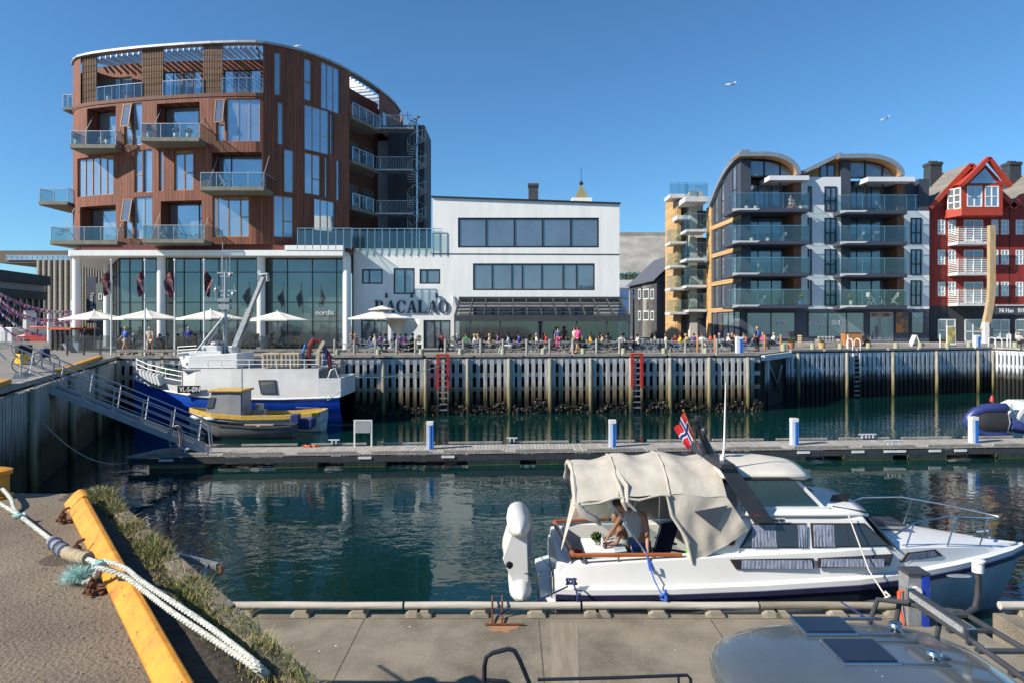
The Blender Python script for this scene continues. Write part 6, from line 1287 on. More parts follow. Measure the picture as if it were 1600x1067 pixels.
def cleat(x, y, z, s, lab, mt=CLEAT, grp='mooring cleats on the pontoon'):
    m = MB(); m.box(x-.1*s, x-.05*s, y-.03, y+.03, z, z+.12*s); m.box(x+.05*s, x+.1*s, y-.03, y+.03, z, z+.12*s); m.tube([(x-.2*s, y, z+.14*s), (x+.2*s, y, z+.14*s)], .028*s, 8); o = m.build('cleat', mt, loc=(x, y, z)); tag(o, lab, 'cleat', grp)
for px, far, lb in ((522, 1, 'cleat pair left of the white sign frame, near the orange rope'), (640, 0, 'cleat at the near edge left of the first blue post'), (800, 1, 'cleat at the far edge before the quay middle'), (803, 0, 'cleat at the near edge in the pontoon middle'), (1069, 1, 'cleat behind the flag of the white cruiser'), (1350, 1, 'cleat pair at the far edge between the right blue posts'), (1361, 1, 'right one of the far edge cleat pair'), (1391, 0, 'cleat pair at the near edge between the right blue posts'), (1402, 0, 'right one of the near edge cleat pair'), (286, 0, 'cleat by the gangway foot')):
    k = (px-800)/F; Y0 = 25.3+14.3*.064+(PW-.15 if far else .15); x = k*Y0/(1-k*.064); cleat(x, Y0+x*.064, PZ+.07, 1.1, 'white mooring '+lb)
for px, lab in ((672, 'blue service post at left on the pontoon'), (957, 'blue service post above the white cruiser canopy'), (1241, 'blue service post above the cruiser foredeck'), (1521, 'blue service post by the blue inflatable dinghy')):
    k = (px-800)/F; Y0 = 26.215+.8; x = k*Y0/(1-k*.064); pedestal(x, Y0+x*.064, PZ, 1.08, .27, lab, 'blue service posts on the pontoon')
k = (568-800)/F; Y0 = 27.8; x = k*Y0/(1-k*.064); sf = T('sign_frame', 'small white framed blank board standing on the pontoon', 'sign frame', (x, Y0-.9, PZ)); yq = Y0+x*.064-.1
for e in (-.34, .34): m = MB(); m.box(x+e-.03, x+e+.03, yq-.02, yq+.02, PZ, PZ+1.05); m.build('leg', WMETAL, sf)
m = MB(); m.box(x-.31, x+.31, yq-.03, yq+.03, PZ+.55, PZ+1.0); m.build('board', GREYP, sf)
for e in (1.02,): m = MB(); m.box(x-.37, x+.37, yq-.024, yq+.024, PZ+e, PZ+e+.05); m.build('top_bar', WMETAL, sf)
m = MB(); x = X(485, 27.3); m.tube([(x-.3+.06*k+.05*math.sin(k*2), 27.25+.1*math.sin(k*1.3), PZ+.04+.02*(k % 2)) for k in range(12)], .035, 6); tag(m.build('orange_rope', M('orange_rope', (.75, .16, .03), (.6, .12, .03), .7), loc=(x, 27.2, PZ), smooth=True), 'short orange rope lying on the pontoon near the grey dinghy', 'rope')
# ---------------------------------------------------------------- gangway
GA = V((-17.3, 23.7, DZ+.12)); GB = V((-11.7, 25.9, PZ+.12)); gd = (GB-GA); gt = gd.normalized(); gn = V((-gt.y, gt.x, 0)).normalized()*1.15
gw = T('gangway', 'long aluminium gangway with pipe railings from the left quay down to the pontoon', 'gangway', GA); ALG = M('gangway_aluminium', (.50, .50, .51), (.40, .40, .42), .4, .4, scale=3)
m = MB(); m.prism([GA, GB, GB+gn, GA+gn], (0, 0, -.05)); m.build('walkway', M('gangway_tread', (.16, .16, .17), (.11, .11, .12), .8, scale=20), gw)
for s, nm in ((V((0, 0, 0)), 1), (gn, 2)):
    m = MB(); m.bar(GA+s+V((0, 0, -.02)), GB+s+V((0, 0, -.02)), .07, .22, up=(0, 0, 1)); m.build('side_girder', ALG, gw)
    out = -gn.normalized()*(.12 if nm == 1 else -.12)
    m = MB()
    for h in (1.0, .70, .42): 
        a, b = GA+s+out*(h)+V((0, 0, h)), GB+s+out*h+V((0, 0, h))
        pts = [a, b] if h < 1 else [a-gt*.2+V((0, 0, -.55)), a-gt*.42+V((0, 0, -.42)), a-gt*.5+V((0, 0, -.2)), a-gt*.35+V((0, 0, -.02)), a, b, b+gt*.18+V((0, 0, -.1)), b+gt*.3+V((0, 0, -1.0))]
        m.tube(pts, .026 if h == 1 else .019, 8)
    m.build('handrail', ALG, gw, smooth=True)
    for i in range(7):
        p = GA.lerp(GB, .03+i*.155)+s; m = MB(); m.bar(p, p+out+V((0, 0, 1.0))+gt*.12, .045, .03)
        if nm == 1: m.prism([p+V((0, 0, .02))-gt*.14, p+V((0, 0, .02))+gt*.14, p+out*.2+V((0, 0, .3))+gt*.05], gn.normalized()*.015)
        m.build('rail_post', ALG, gw)
m = MB(); m.prism([GB-V((0, 0, .06)), GB+gt*.55-V((0, 0, .1)), GB+gn+gt*.55-V((0, 0, .1)), GB+gn-V((0, 0, .06))], (0, 0, .03)); m.build('landing_flap', ALG, gw)
m = MB(); hc = G(273, 690, PZ+.5)
for k in range(3): m.tube([hc+V((math.cos(a*.35)*(.2+.03*k)+.02*k, .05*k, math.sin(a*.35)*(.52+.02*k)+.05)) for a in range(19)], .022, 6)
tag(m.build('hose_coil', M('pink_grey_hose', (.42, .28, .24), (.30, .22, .20), .6), loc=hc, smooth=True), 'tall coil of pinkish hose hung at the gangway foot', 'hose')
m = MB(); a, b = V((-15.9, 23.2, 2.0)), G(240, 703, PZ); m.tube([a.lerp(b, i/14)-V((0, 0, .9*(1-(i/7-1)**2))) for i in range(15)], .025, 6); tag(m.build('mooring_rope', ROPE, loc=b, smooth=True), 'slack grey mooring rope hanging from the left quay wall to the pontoon end', 'rope')
# ---------------------------------------------------------------- boats: helpers
def rib(parent, o_, Lv, Bv, Uv, L, b, r, tubem, botm, trm, cone=.35):
    Lv, Bv, Uv = V(Lv).normalized(), V(Bv).normalized(), V(Uv).normalized(); o_ = V(o_); q = lambda x, y, z: o_+Lv*x+Bv*y+Uv*z
    m = MB(); pts = [(-cone, -b, 0), (-cone*.5, -b, 0), (0, -b, 0), (L*.35, -b, 0), (L*.62, -b*.93, .03), (L*.82, -b*.66, .09), (L*.95, -b*.3, .14), (L, 0, .16)]
    pts += [(x, -y, z) for x, y, z in pts[-2::-1]]; rr = [r*.12, r*.72]+[r]*(len(pts)-4)+[r*.72, r*.12]
    m.tube([q(*p) for p in pts], rr, 14); m.build('inflated_tube', tubem, parent, smooth=50)
    m = MB(); S = []
    for x, w_, dp in ((.02, 1, .20), (L*.4, 1, .22), (L*.66, .86, .2), (L*.85, .5, .1), (L*.94, .16, 0)):
        S.append([q(x, -b*w_, -r*.35), q(x, -b*w_*.5, -r*.35-dp*.6), q(x, 0, -r*.35-dp), q(x, b*w_*.5, -r*.35-dp*.6), q(x, b*w_, -r*.35), q(x, 0, -r*.1)])
    m.loft(S); m.build('hull_bottom', botm, parent, smooth=True)
    m = MB(); m.prism([q(-.02, -b, r*.7), q(-.02, b, r*.7), q(-.02, b*.9, -r*.5), q(-.02, 0, -r*.5-.2), q(-.02, -b*.9, -r*.5)], Lv*.04); m.build('transom', trm, parent, bevel=.01)
GEL = M('white_gelcoat', (.72, .72, .70), (.66, .66, .64), .28, scale=1.2, coat=.3)
PVCG = M('grey_white_pvc', (.60, .60, .58), (.52, .52, .50), .5, scale=3, bump=.004, bscale=5)
PVCB = M('navy_pvc', (.03, .045, .17), (.025, .035, .14), .4, scale=3)
RUB = M('black_rubber', (.02, .02, .022), (.028, .028, .03), .6, scale=4)
# fishing boat moored under the left quay
BLU = M('hull_blue', (.02, .11, .62), (.014, .08, .48), .35, scale=.9, coat=.3, glob=True, bump=.02, bscale=1.2)
SHW = M('ship_white', (.76, .76, .75), (.64, .64, .62), .45, scale=.8, bump=.012, bscale=1.4, glob=True, c3=(.50, .45, .38))
fbt = T('fishing_boat', 'blue and white steel fishing boat with tall mast and crane moored below the left terrace', 'fishing boat', (-15, 38.5, 0))
CY = 38.35
def st(x, hw, zk, zl, hwk=None):
    hk = hw*.62 if hwk is None else hwk
    pr = [(0, zk), (hk*.6, zk+.15), (hk, .15), (hw*.93, .75), (hw, zl)]
    return [(x, CY-y, z) for y, z in reversed(pr)]+[(x, CY+y, z) for y, z in pr[1:]]
SX = [(-9.25, 1.72, -.6, 1.5), (-10.3, 1.8, -.8, 1.46), (-12.5, 1.85, -.9, 1.40), (-15, 1.85, -.9, 1.42), (-17, 1.72, -.9, 1.55), (-18.6, 1.35, -.8, 1.78), (-19.9, .82, -.6, 2.05), (-20.8, .36, -.2, 2.28), (-21.2, .05, .8, 2.42)]
m = MB(); rg = [st(a, b, c, d) for a, b, c, d in SX]; m.loft(rg, cap=True, closed=False); m.add(rg[0], [tuple(range(len(rg[0])))]); m.build('hull', BLU, fbt, smooth=True)
def wl(x, tab):
    for (a, *va), (b, *vb) in zip(tab, tab[1:]):
        if b <= x <= a: t_ = (x-a)/(b-a); return [p+(q-p)*t_ for p, q in zip(va, vb)]
def bulwark(m, xs, top, thick=.06):
    for s in (-1, 1):
        ri = []
        for x in xs:
            hw, _, zl = wl(x, SX); tz = top(x); y = CY+s*hw; ri.append([(x, y, zl), (x, y-s*thick, zl), (x, y-s*thick, tz), (x, y+s*(.03 if tz-zl < 1 else 0), tz)])
        m.loft(ri)
m = MB(); bulwark(m, [-9.25, -10.35], lambda x: 2.52); bulwark(m, [-10.36, -12.5, -15, -17.0, -17.75], lambda x: 3.02); bulwark(m, [-17.76, -18.6, -19.4, -19.9, -20.4, -20.8, -21.2], lambda x: wl(x, SX)[2]+.38); m.box(-9.3, -9.2, CY-1.72, CY+1.72, 1.5, 2.52)
m.build('bulwark', SHW, fbt)
m = MB(); 
for s in (-1, 1): m.tube([(x, CY+s*(wl(x, SX)[0]+.02), wl(x, SX)[2]) for x in (-9.25, -10.3, -12.5, -15, -17, -18.6, -19.9, -20.8, -21.2)], .05, 6)
m.build('rubbing_strake', WMETAL, fbt)
m = MB(); m.prism([(x, CY+s*wl(x, SX)[0]*.97, 1.9) for s, xs in ((-1, (-9.4, -15, -17, -18.6, -19.9, -20.8)), (1, (-20.8, -19.9, -18.6, -17, -15, -9.4))) for x in xs], (0, 0, .05)); m.box(-17.7, -10.4, CY-1.74, CY+1.74, 2.9, 3.0); m.build('deck', GREYP, fbt)
hx = lambda px, Y=36.5: X(px, Y); hz = lambda py, Y=36.5: Z(py, Y)
m = MB(); m.box(hx(278), hx(313.5), 36.44, 36.47, hz(613.5), hz(602)); plt_ = m.build('number_plate', BLACK, fbt)
m = MB(); textmesh(m, 'VL-5-ØN', (hx(280, 36.4), 36.42, hz(612, 36.4)), (1, 0, 0), (0, 0, 1), width=hx(312, 36.4)-hx(280, 36.4), height=.28, depth=.02, bold=.02); m.build('registration', WMETAL, plt_)
m = MB(); m.prism([(hx(404), 36.46, hz(593.5)), (hx(431), 36.46, hz(593)), (hx(434), 36.46, hz(615.5)), (hx(408), 36.46, hz(615))], (0, .02, 0)); ow = m.build('hull_window', BLACK, fbt); m = MB(); m.prism([(hx(406), 36.45, hz(594.8)), (hx(430), 36.45, hz(594.3)), (hx(432.5), 36.45, hz(614.3)), (hx(409.5), 36.45, hz(614))], (0, .005, 0)); m.build('pane', GLD, ow)
m = MB()
def rail(m, pts, h, levels=3, r=.025, step=.7):
    pts = [V(p) for p in pts]
    for k in range(levels): m.tube([p+V((0, 0, h*(k+1)/levels)) for p in pts], r, 6)
    for a, b in zip(pts, pts[1:]):
        n_ = max(1, int((b-a).length/step))
        for i in range(n_): p = a.lerp(b, i/n_); m.bar(p, p+V((0, 0, h)), r*1.6, r*1.6)
rail(m, [(-17.8, CY-1.55, 2.1), (-18.8, CY-1.3, 2.25), (-20, CY-.8, 2.45), (-20.9, CY-.3, 2.7), (-21.1, CY, 2.75), (-20.9, CY+.3, 2.7), (-20, CY+.8, 2.45), (-18.8, CY+1.3, 2.25)], .75); m.build('bow_rail', WMETAL, fbt, smooth=True)
m = MB(); rail(m, [(-16.3, CY-1.75, 3.02), (-10.4, CY-1.75, 3.02)], .48, 2); m.build('deck_rail', WMETAL, fbt, smooth=True); m = MB(); rail(m, [(-16.3, CY+1.7, 3.02), (-10.4, CY+1.7, 3.02)], .6, 2); m.build('deck_rail', WMETAL, fbt, smooth=True); m = MB(); m.tube([(-9.9, 36.7, 2.5), (-9.75, 36.7, 2.95), (-9.5, 36.7, 3.05), (-9.3, 36.7, 2.5)], .03, 6); m.build('deck_rail', WMETAL, fbt, smooth=True)
# wheelhouse top / flybridge
m = MB(); bx = lambda px: X(px, 37.6); bz = lambda py: Z(py, 37.6)
m.loft([[(bx(276), CY-.5, bz(557)), (bx(276), CY+.5, bz(557)), (bx(282), CY+.5, bz(573)), (bx(282), CY-.5, bz(573))], [(bx(300), CY-1.2, bz(555)), (bx(300), CY+1.2, bz(555)), (bx(300), CY+1.2, bz(574)), (bx(300), CY-1.2, bz(574))], [(bx(376), CY-1.2, bz(551)), (bx(376), CY+1.2, bz(551)), (bx(376), CY+1.2, bz(574)), (bx(376), CY-1.2, bz(574))]]); m.box(bx(312), bx(340), CY-.8, CY+.8, bz(552), bz(540)); m.box(bx(300), bx(350), CY-1.1, CY-1.0, bz(554), bz(548)); m.build('flybridge', SHW, fbt, bevel=.03)
m = MB(); rail(m, [(bx(280), CY-.9, bz(556)), (bx(312), CY-1.1, bz(554))], .5, 3); m.build('flybridge_rail', WMETAL, fbt)
m = MB(); m.cyl((bx(312), CY-.6), .05, bz(553), bz(545), 6)
for k in range(3): m.box(bx(284), bx(300), CY-.95+.3*k, CY-.9+.3*k, bz(556), bz(549))
m.ell((bx(330), CY, bz(537)), .35, .35, .14); m.build('equipment', GREYM, fbt)
mx_ = X(352, CY); 
m = MB(); m.tube([(mx_, CY, 3.0), (mx_, CY, Z(425, CY))], [.14, .06], 10)
for y, w_ in ((427, .45), (432, .3), (455, .65), (462, .25), (470, .4), (482, .35), (497, .3)): m.bar((mx_-w_, CY, Z(y, CY)), (mx_+w_, CY, Z(y, CY)), .06, .09)
m.box(mx_-.35, mx_+.3, CY-.2, CY+.2, Z(472, CY), Z(467, CY)); m.box(mx_-.3, mx_+.3, CY-.2, CY+.2, Z(484, CY), Z(476, CY))
for dx, a, b in ((-.55, 470, 445), (.5, 455, 445), (-.2, 427, 395), (.05, 427, 404), (.25, 427, 400), (-.35, 455, 447), (-.15, 462, 380)): m.bar((mx_+dx, CY, Z(a, CY)), (mx_+dx, CY, Z(b, CY)), .03, .03)
for dx, y in ((-.5, 453), (.45, 460), (.3, 430)): m.ell((mx_+dx, CY, Z(y, CY)), .12, .12, .12, 8, 6)
m.build('mast', GREYM, fbt, smooth=30)
m = MB(); a = V((mx_, CY, Z(493, CY))); b = V((X(290, CY-1.2), CY-1.2, Z(570, CY-1.2))); m.tube([a, b], .06, 8); m.tube([V((mx_, CY, Z(500, CY))), V((mx_-.9, CY-.9, 3.9))], .03, 6); m.bar((mx_-1.0, CY-.5, Z(520, CY)), (mx_-.1, CY, Z(523, CY)), .05, .05); m.bar((mx_-1.2, CY-.6, Z(531, CY)), (mx_+.2, CY, Z(533, CY)), .05, .05); m.build('mast_stay', GREYM, fbt, smooth=True)
m = MB(); ca = V((X(366, CY), CY, Z(546, CY))); cb = V((X(416, CY), CY-.4, Z(434, CY))); m.bar(ca, ca.lerp(cb, .55), .30, .30); m.bar(ca.lerp(cb, .5), cb, .2, .2); m.tube([cb+V((-.15, 0, .1)), cb+V((.2, 0, .15)), cb+V((.25, 0, -.25))], .12, 8); m.cyl((ca.x, ca.y), .35, 3.0, ca.z+.2, 12); m.tube([ca+V((.3, 0, .3)), ca.lerp(cb, .35)+V((.22, 0, 0))], .05, 6); m.build('crane_boom', GREYM, fbt, bevel=.02)
m = MB(); m.tube([cb, V((mx_, CY, Z(478, CY)))], .012, 4); m.tube([cb+V((0, 0, -.1)), V((mx_+.2, CY, Z(505, CY)))], .012, 4); m.build('wire', CHAR, fbt)
ocx = lambda px: X(px, 37.4); ocz = lambda py: Z(py, 37.4)
for i, (a, b) in enumerate(((412, 439.5), (441, 470))):
    t_ = T('fish_crate', 'stacked beige fish crate on the fishing boat deck, '+('left' if not i else 'right')+' one', 'crate', (ocx(a), 37.4, 3.02), 'beige crates on the fishing boat'); m = MB(); m.box(ocx(a), ocx(b), 37.1, 38.1, ocz(573), ocz(551)); m.build('box', M('beige_crate', (.46, .38, .27), (.38, .31, .22), .7, scale=4) if not i else bpy.data.materials['beige_crate'], t_, bevel=.03); m = MB()
    for k in range(4): m.box(ocx(a)+.1+.22*k, ocx(a)+.16+.22*k, 37.06, 37.097, ocz(572), ocz(553))
    m.build('rib', WOODG, t_)
m = MB(); rx = lambda px: X(px, 37.8); rz_ = lambda py: Z(py, 37.8)
m.tube([(rx(484), 37.8, 3.0), (rx(482), 37.8, rz_(560)), (rx(484), 37.8, rz_(540)), (rx(490), 37.8, rz_(531)), (rx(500), 37.8, rz_(533)), (rx(507), 37.8, rz_(545)), (rx(514), 37.8, rz_(556)), (rx(517), 37.8, rz_(580))], [.1, .13, .15, .14, .1, .12, .15, .08], 7)
m.build('claw_hose', M('dark_red_hoses', (.22, .02, .02), (.10, .015, .02), .6, scale=7), fbt)
m = MB(); m.bar((rx(498), 37.6, 2.9), (rx(499), 37.6, rz_(548)), .2, .2); m.bar((rx(499), 37.6, rz_(549)), (rx(508), 37.6, rz_(533)), .18, .18); m.build('crane_arm', M('cream_steel', (.5, .44, .32), (.42, .36, .26), .5), fbt)
m = MB(); m.tube([(rx(475), 37.7, rz_(573)), (rx(474), 37.7, rz_(552)), (rx(478), 37.7, rz_(538))], .06, 6); m.tube([(rx(504), 37.7, rz_(535)), (rx(510), 37.7, rz_(550)), (rx(508), 37.7, rz_(570))], .04, 6); m.build('blue_hose', BLUEP, fbt, smooth=True)
for i in range(6):
    px = 223+i*5.6; x = X(px, 37.1); y = 37.15-(i*.03); z = Z(585+i*1.5, 37); m = MB(); m.tube([(x-.12, y, z+.28), (x-.1, y-.02, z+.22), (x+.08, y-.06, z-.3), (x+.1, y-.06, z-.36)], [.04, .13, .13, .05], 10); tag(m.build('fender', GEL, loc=(x, y, z), smooth=50), 'white fender, '+('first', 'second', 'third', 'fourth', 'fifth', 'last')[i]+' of six from the fishing boat bow', 'fender', 'white fenders at the fishing boat bow')
m = MB(); leafclump(m, (X(262, 37.5), 37.6, Z(578, 37.5)), .5, 120, .08, .4); tag(m.build('net_heap', M('green_net', (.04, .22, .15), (.03, .12, .10), .8), loc=(X(262, 37.5), 37.6, 2.4), recalc=False), 'heap of green netting on the fishing boat foredeck', 'fishing net')
m = MB(); m.tube([(-10.2, 36.4, 1.9), (-9.7, 36.0, 1.4), (-9.0, 36.2, 1.9)], .02, 5); m.tube([V((-9.3, 37.2, 2.6)).lerp(V((-3.1, 41.4, 3.4)), i/8)-V((0, 0, .5*(1-(i/4-1)**2))) for i in range(9)], .025, 5); tag(m.build('mooring_line', M('green_line', (.20, .42, .36), (.15, .33, .28), .8), loc=(-9, 37, 2), smooth=True), 'thin green mooring line from the fishing boat stern to the quay', 'rope')
# yellow sheered work boat
YEL_ = M('boat_yellow', (.55, .36, .07), (.42, .27, .05), .5, scale=4); wbY = 34.9
wk = T('work_boat', 'small white and yellow work boat with grey wheelhouse beside the fishing boat', 'work boat', (-13, wbY, 0))
def openboat(par, Yc, xs, hull_m, rim_m, rim=.1, inner=None, rimname='gunwale'):
    # xs: (x, half beam, sheer z)
    R_ = [[(x, Yc-h, z), (x, Yc-h*.92, z*.5), (x, Yc-h*.6, .02), (x, Yc, -.15), (x, Yc+h*.6, .02), (x, Yc+h*.92, z*.5), (x, Yc+h, z)] for x, h, z in xs]
    m = MB(); m.loft(R_, cap=False, closed=False); m.add(R_[0], [tuple(range(7))]); m.add(R_[-1], [tuple(range(7))]); m.build('hull', hull_m, par, smooth=True)
    m = MB(); m.prism([(x, Yc-h*.9, z*.45) for x, h, z in xs]+[(x, Yc+h*.9, z*.45) for x, h, z in reversed(xs)], (0, 0, .03)); m.build('floor', inner or hull_m, par)
    m = MB()
    for s in (-1, 1): m.loft([[(x, Yc+s*(h+.03), z-rim), (x, Yc+s*(h+.03), z), (x, Yc+s*(h-.12 if h > .15 else 0), z+.01), (x, Yc+s*(h-.12 if h > .15 else 0), z-rim)] for x, h, z in xs])
    m.build(rimname, rim_m, par)
wxs = [(X(500, 34.2), .85, 1.02), (X(490, 34.2), 1.0, 1.0), (X(440, 34), 1.05, .88), (X(380, 34), 1.05, .86), (X(330, 34), .9, .95), (X(308, 34.3), .5, 1.06), (X(297, 34.9), .06, 1.15)]
openboat(wk, wbY, wxs, GEL, YEL_, .2, YEL_)
m = MB(); x0, x1 = X(327, 34.2), X(376, 34.2); m.loft([[(x0+.1, wbY-.7, 2.0), (x0+.1, wbY+.7, 2.0), (x0-.25, wbY+.7, .85), (x0-.25, wbY-.7, .85)], [(x1-.6, wbY-.72, 2.0), (x1-.6, wbY+.72, 2.0), (x1-.6, wbY+.72, .8), (x1-.6, wbY-.72, .8)], [(x1, wbY-.7, 2.0), (x1, wbY+.7, 2.0), (x1, wbY+.7, .8), (x1, wbY-.7, .8)]]); m.build('wheelhouse', GREYP, wk)
m = MB(); m.box(x0-.05, x1+.12, wbY-.8, wbY+.8, 2.0, 2.12); m.build('wheelhouse_roof', YEL_, wk, bevel=.04)
m = MB(); m.prism([(x0-.02, wbY-.74, 1.75), (x0+.3, wbY-.74, 1.75), (x0+.2, wbY-.74, 1.25), (x0-.14, wbY-.74, 1.2)], (0, .03, 0)); m.build('side_window', GLD, wk); m = MB(); m.bar((x1+.05, wbY-.6, 1), (x1+.03, wbY-.6, 3.3), .05, .05); m.build('pole', GREYM, wk)
m = MB(); m.cyl((X(395, 34), wbY), .22, .8, 1.35, 10); m.box(X(388, 34), X(405, 34), wbY-.2, wbY+.2, .6, 1.05); m.bar((X(460, 34), wbY-.7, 1.25), (X(500, 34), wbY-.7, 1.2), .03, .03); m.build('winch', GREYM, wk)
for i, (px, s) in enumerate(((305, 1), (322, 1))): m = MB(); m.ell((X(px, 33.8), 33.9, .75-.1*i), .42, .16, .16, 12, 8); tag(m.build('fender', GEL, loc=(X(px, 33.8), 33.9, .6), smooth=True), 'long white fender at the work boat bow, '+('outer' if not i else 'inner')+' one', 'fender')
m = MB(); m.box(X(468, 33.4), X(489, 33.4), 33.3, 34, .35, .8); m.box(X(456, 33.4), X(470, 33.4), 33.1, 33.5, .55, 1.05); m.prism([(X(465, 33.3), 33.3, .7), (X(488, 33.3), 33.3, .35), (X(484, 33.3), 33.3, .25), (X(462, 33.3), 33.3, .3)], (0, .4, 0)); ob_ = T('outboard_motor', 'tilted blue covered outboard motor between the dinghy and the work boat', 'outboard motor', (X(470, 33.3), 33.4, .3)); m.build('cowling', PVCB, ob_, bevel=.06)
dg_ = T('rowing_dinghy', 'low dark grey open dinghy lying in front of the yellow work boat', 'dinghy', (X(390, 32.6), 32.6, 0))
openboat(dg_, 32.6, [(X(461, 32.6), .5, .62), (X(440, 32.6), .62, .6), (X(400, 32.6), .68, .6), (X(350, 32.6), .55, .68), (X(328, 32.6), .3, .78), (X(314, 32.6), .04, .88)], M('dinghy_grey', (.10, .105, .115), (.14, .145, .15), .5, scale=1.5, stretch=(1, 1, 6)), CHAR, .07, CHAR)
m = MB(); m.box(X(385, 32.6), X(430, 32.6), 32.3, 32.45, .62, .66); m.box(X(400, 32.6), X(404, 32.6), 32.0, 33.2, .5, .54); m.build('oar', BW_, dg_)
# right hand white boat stern with blue inflatable on its side
rbx = lambda px, Y=30: X(px, Y)
wt = T('white_motor_boat', 'stern of a white motor boat at the right edge behind the pontoon', 'motor boat', (rbx(1640), 32, 0))
m = MB(); m.loft([[(rbx(1582)+a, 31-b_*s, z) for s, z in ((1, .95+c), (.9, .3), (0, -.2), (-.9, .3), (-1, .95+c))] for a, b_, c in ((0, 1.0, 0), (1.5, 1.2, .1), (4, 1.2, .3), (6, .5, .5))], closed=True); m.build('hull', GEL, wt, smooth=30)
m = MB(); m.loft([[(rbx(1590)+a, 31-b_, .9), (rbx(1590)+a, 31-b_*.85, 1.0+c), (rbx(1590)+a, 31+b_*.85, 1.0+c), (rbx(1590)+a, 31+b_, .9)] for a, b_, c in ((0, .95, .5), (.9, 1, .9), (2.5, 1, .9), (4, .8, .3))]); m.build('cabin', GEL, wt); m = MB(); m.prism([(rbx(1588), 29.95, 1.3), (rbx(1604), 29.95, 2.0), (rbx(1606), 29.95, 1.9), (rbx(1591), 29.95, 1.2)], (0, .1, 0)); m.box(rbx(1578), rbx(1584), 30.0, 30.3, 1.6, 1.9); m.build('davit', GEL, wt)
m = MB(); m.tube([(rbx(1573), 30, .95), (rbx(1577), 30, 1.0), (rbx(1596), 30, .85), (rbx(1606), 30, .8)], [.18, .3, .26, .2], 10); m.build('engine_cover', PVCB, wt, smooth=50)
ri_ = T('inflatable_dinghy', 'navy blue inflatable dinghy with black bottom tipped on its side', 'inflatable dinghy', (rbx(1545), 30, .4))
rib(ri_, (rbx(1571), 30.0, 1.12), (-1, 0, 0), (0, 0, 1), (0, 1, 0), 1.55, .60, .22, PVCB, RUB, GREYP, .15)
m = MB(); m.cyl((rbx(1550), 30), .09, 2.0, 2.1, 10); m.lathe((rbx(1550), 30, 2.05), [(.1, 0), (.06, .15), (.03, .22)], 10); tag(m.build('red_buoy', REDP, loc=(rbx(1550), 30, 2.0), smooth=True), 'small red buoy marker standing above the blue inflatable', 'buoy')
# ---------------------------------------------------------------- near pier
PIERC = M('pier_concrete', (.235, .205, .155), (.125, .107, .08), .9, scale=1.1, bump=.004, bscale=30, glob=True, detail=12, c3=(.155, .13, .10), lo=.38, hi=.66)
def speckle(m, scale, rad, colr, thr):
    n = m.node_tree.nodes; L = m.node_tree.links; b = n['Principled BSDF']; g = n.new('ShaderNodeNewGeometry'); v = n.new('ShaderNodeTexVoronoi'); v.inputs['Scale'].default_value = scale; L.new(g.outputs['Position'], v.inputs['Vector'])
    lt = n.new('ShaderNodeMath'); lt.operation = 'LESS_THAN'; lt.inputs[1].default_value = rad; L.new(v.outputs['Distance'], lt.inputs[0])
    sp_ = n.new('ShaderNodeSeparateColor'); L.new(v.outputs['Color'], sp_.inputs[0]); gt_ = n.new('ShaderNodeMath'); gt_.operation = 'GREATER_THAN'; gt_.inputs[1].default_value = thr; L.new(sp_.outputs[0], gt_.inputs[0])
    mu = n.new('ShaderNodeMath'); mu.operation = 'MULTIPLY'; L.new(lt.outputs[0], mu.inputs[0]); L.new(gt_.outputs[0], mu.inputs[1])
    mx = n.new('ShaderNodeMix'); mx.data_type = 'RGBA'; src = b.inputs['Base Color'].links[0].from_socket; L.new(mu.outputs[0], mx.inputs[0]); L.new(src, mx.inputs[6]); mx.inputs[7].default_value = (*colr, 1); L.new(mx.outputs[2], b.inputs['Base Color'])
speckle(PIERC, 5, .09, (.62, .6, .56), .86); speckle(PIERC, 60, .22, (.10, .09, .08), .6); speckle(PIERC, 45, .2, (.48, .45, .40), .7)
pr_ = T('concrete_pier', 'long weathered concrete floating pier in the foreground', 'pier', (0, 9.6, 0))
m = MB(); m.box(-8, 7.3, 7.9, 11.32, -.1, .6); m.box(7.95, 14, 7.9, 11.3, -.1, .6); m.build('slab', PIERC, pr_, bevel=.015)
m = MB()
for x in (-5.2, -2.4, .42, 3.2, 6.0): m.box(x, x+.018, 7.92, 11.05, .6, .6022)
m.box(-8, 7.2, 11.06, 11.075, .6, .6022); m.build('joint', M('joint_dirt', (.06, .052, .042), (.12, .10, .08), .95, scale=8, glob=True), pr_)
m = MB(); m.prism([(.47, 7.95, .6), (.80, 7.95, .6), (1.05, 10.9, .6), (.62, 10.9, .6)], (0, 0, .0035)); m.build('pale_streak', M('worn_pale_concrete', (.275, .24, .185), (.20, .172, .13), .9, scale=3, stretch=(4, .4, 1), glob=True), pr_)
LOGW = M('bleached_log', (.50, .47, .41), (.38, .355, .31), .85, scale=3, stretch=(.4, 3, 3), bump=.01, c3=(.56, .53, .48), glob=True); LOGD = M('brown_log', (.30, .27, .21), (.20, .18, .14), .85, scale=3, stretch=(.4, 3, 3), bump=.01, glob=True)
x = -7.6; i = 0
while x < 7:
    l = min(2.9, 7.15-x); mt = LOGW if x < 1.6 else LOGD; m = MB(); m.tube([(x, 11.22, .75), (x+l*.33, 11.225, .753), (x+l*.66, 11.215, .748), (x+l-.02, 11.22, .75)], .06, 12); m.build('edge_log', mt, pr_, smooth=True)
    for k in range(4):
        if x+k*.93 < 7.05: m = MB(); m.loft([[(x+.15+k*.93+a, 11.08, .604), (x+.15+k*.93+a, 11.36, .604), (x+.15+k*.93+a, 11.33, .604+h), (x+.15+k*.93+a, 11.1, .604+h)] for a, h in ((0, .04), (.06, .088), (.24, .088), (.3, .04))]); m.build('log_block', LOGD, pr_)
    x += l+.02
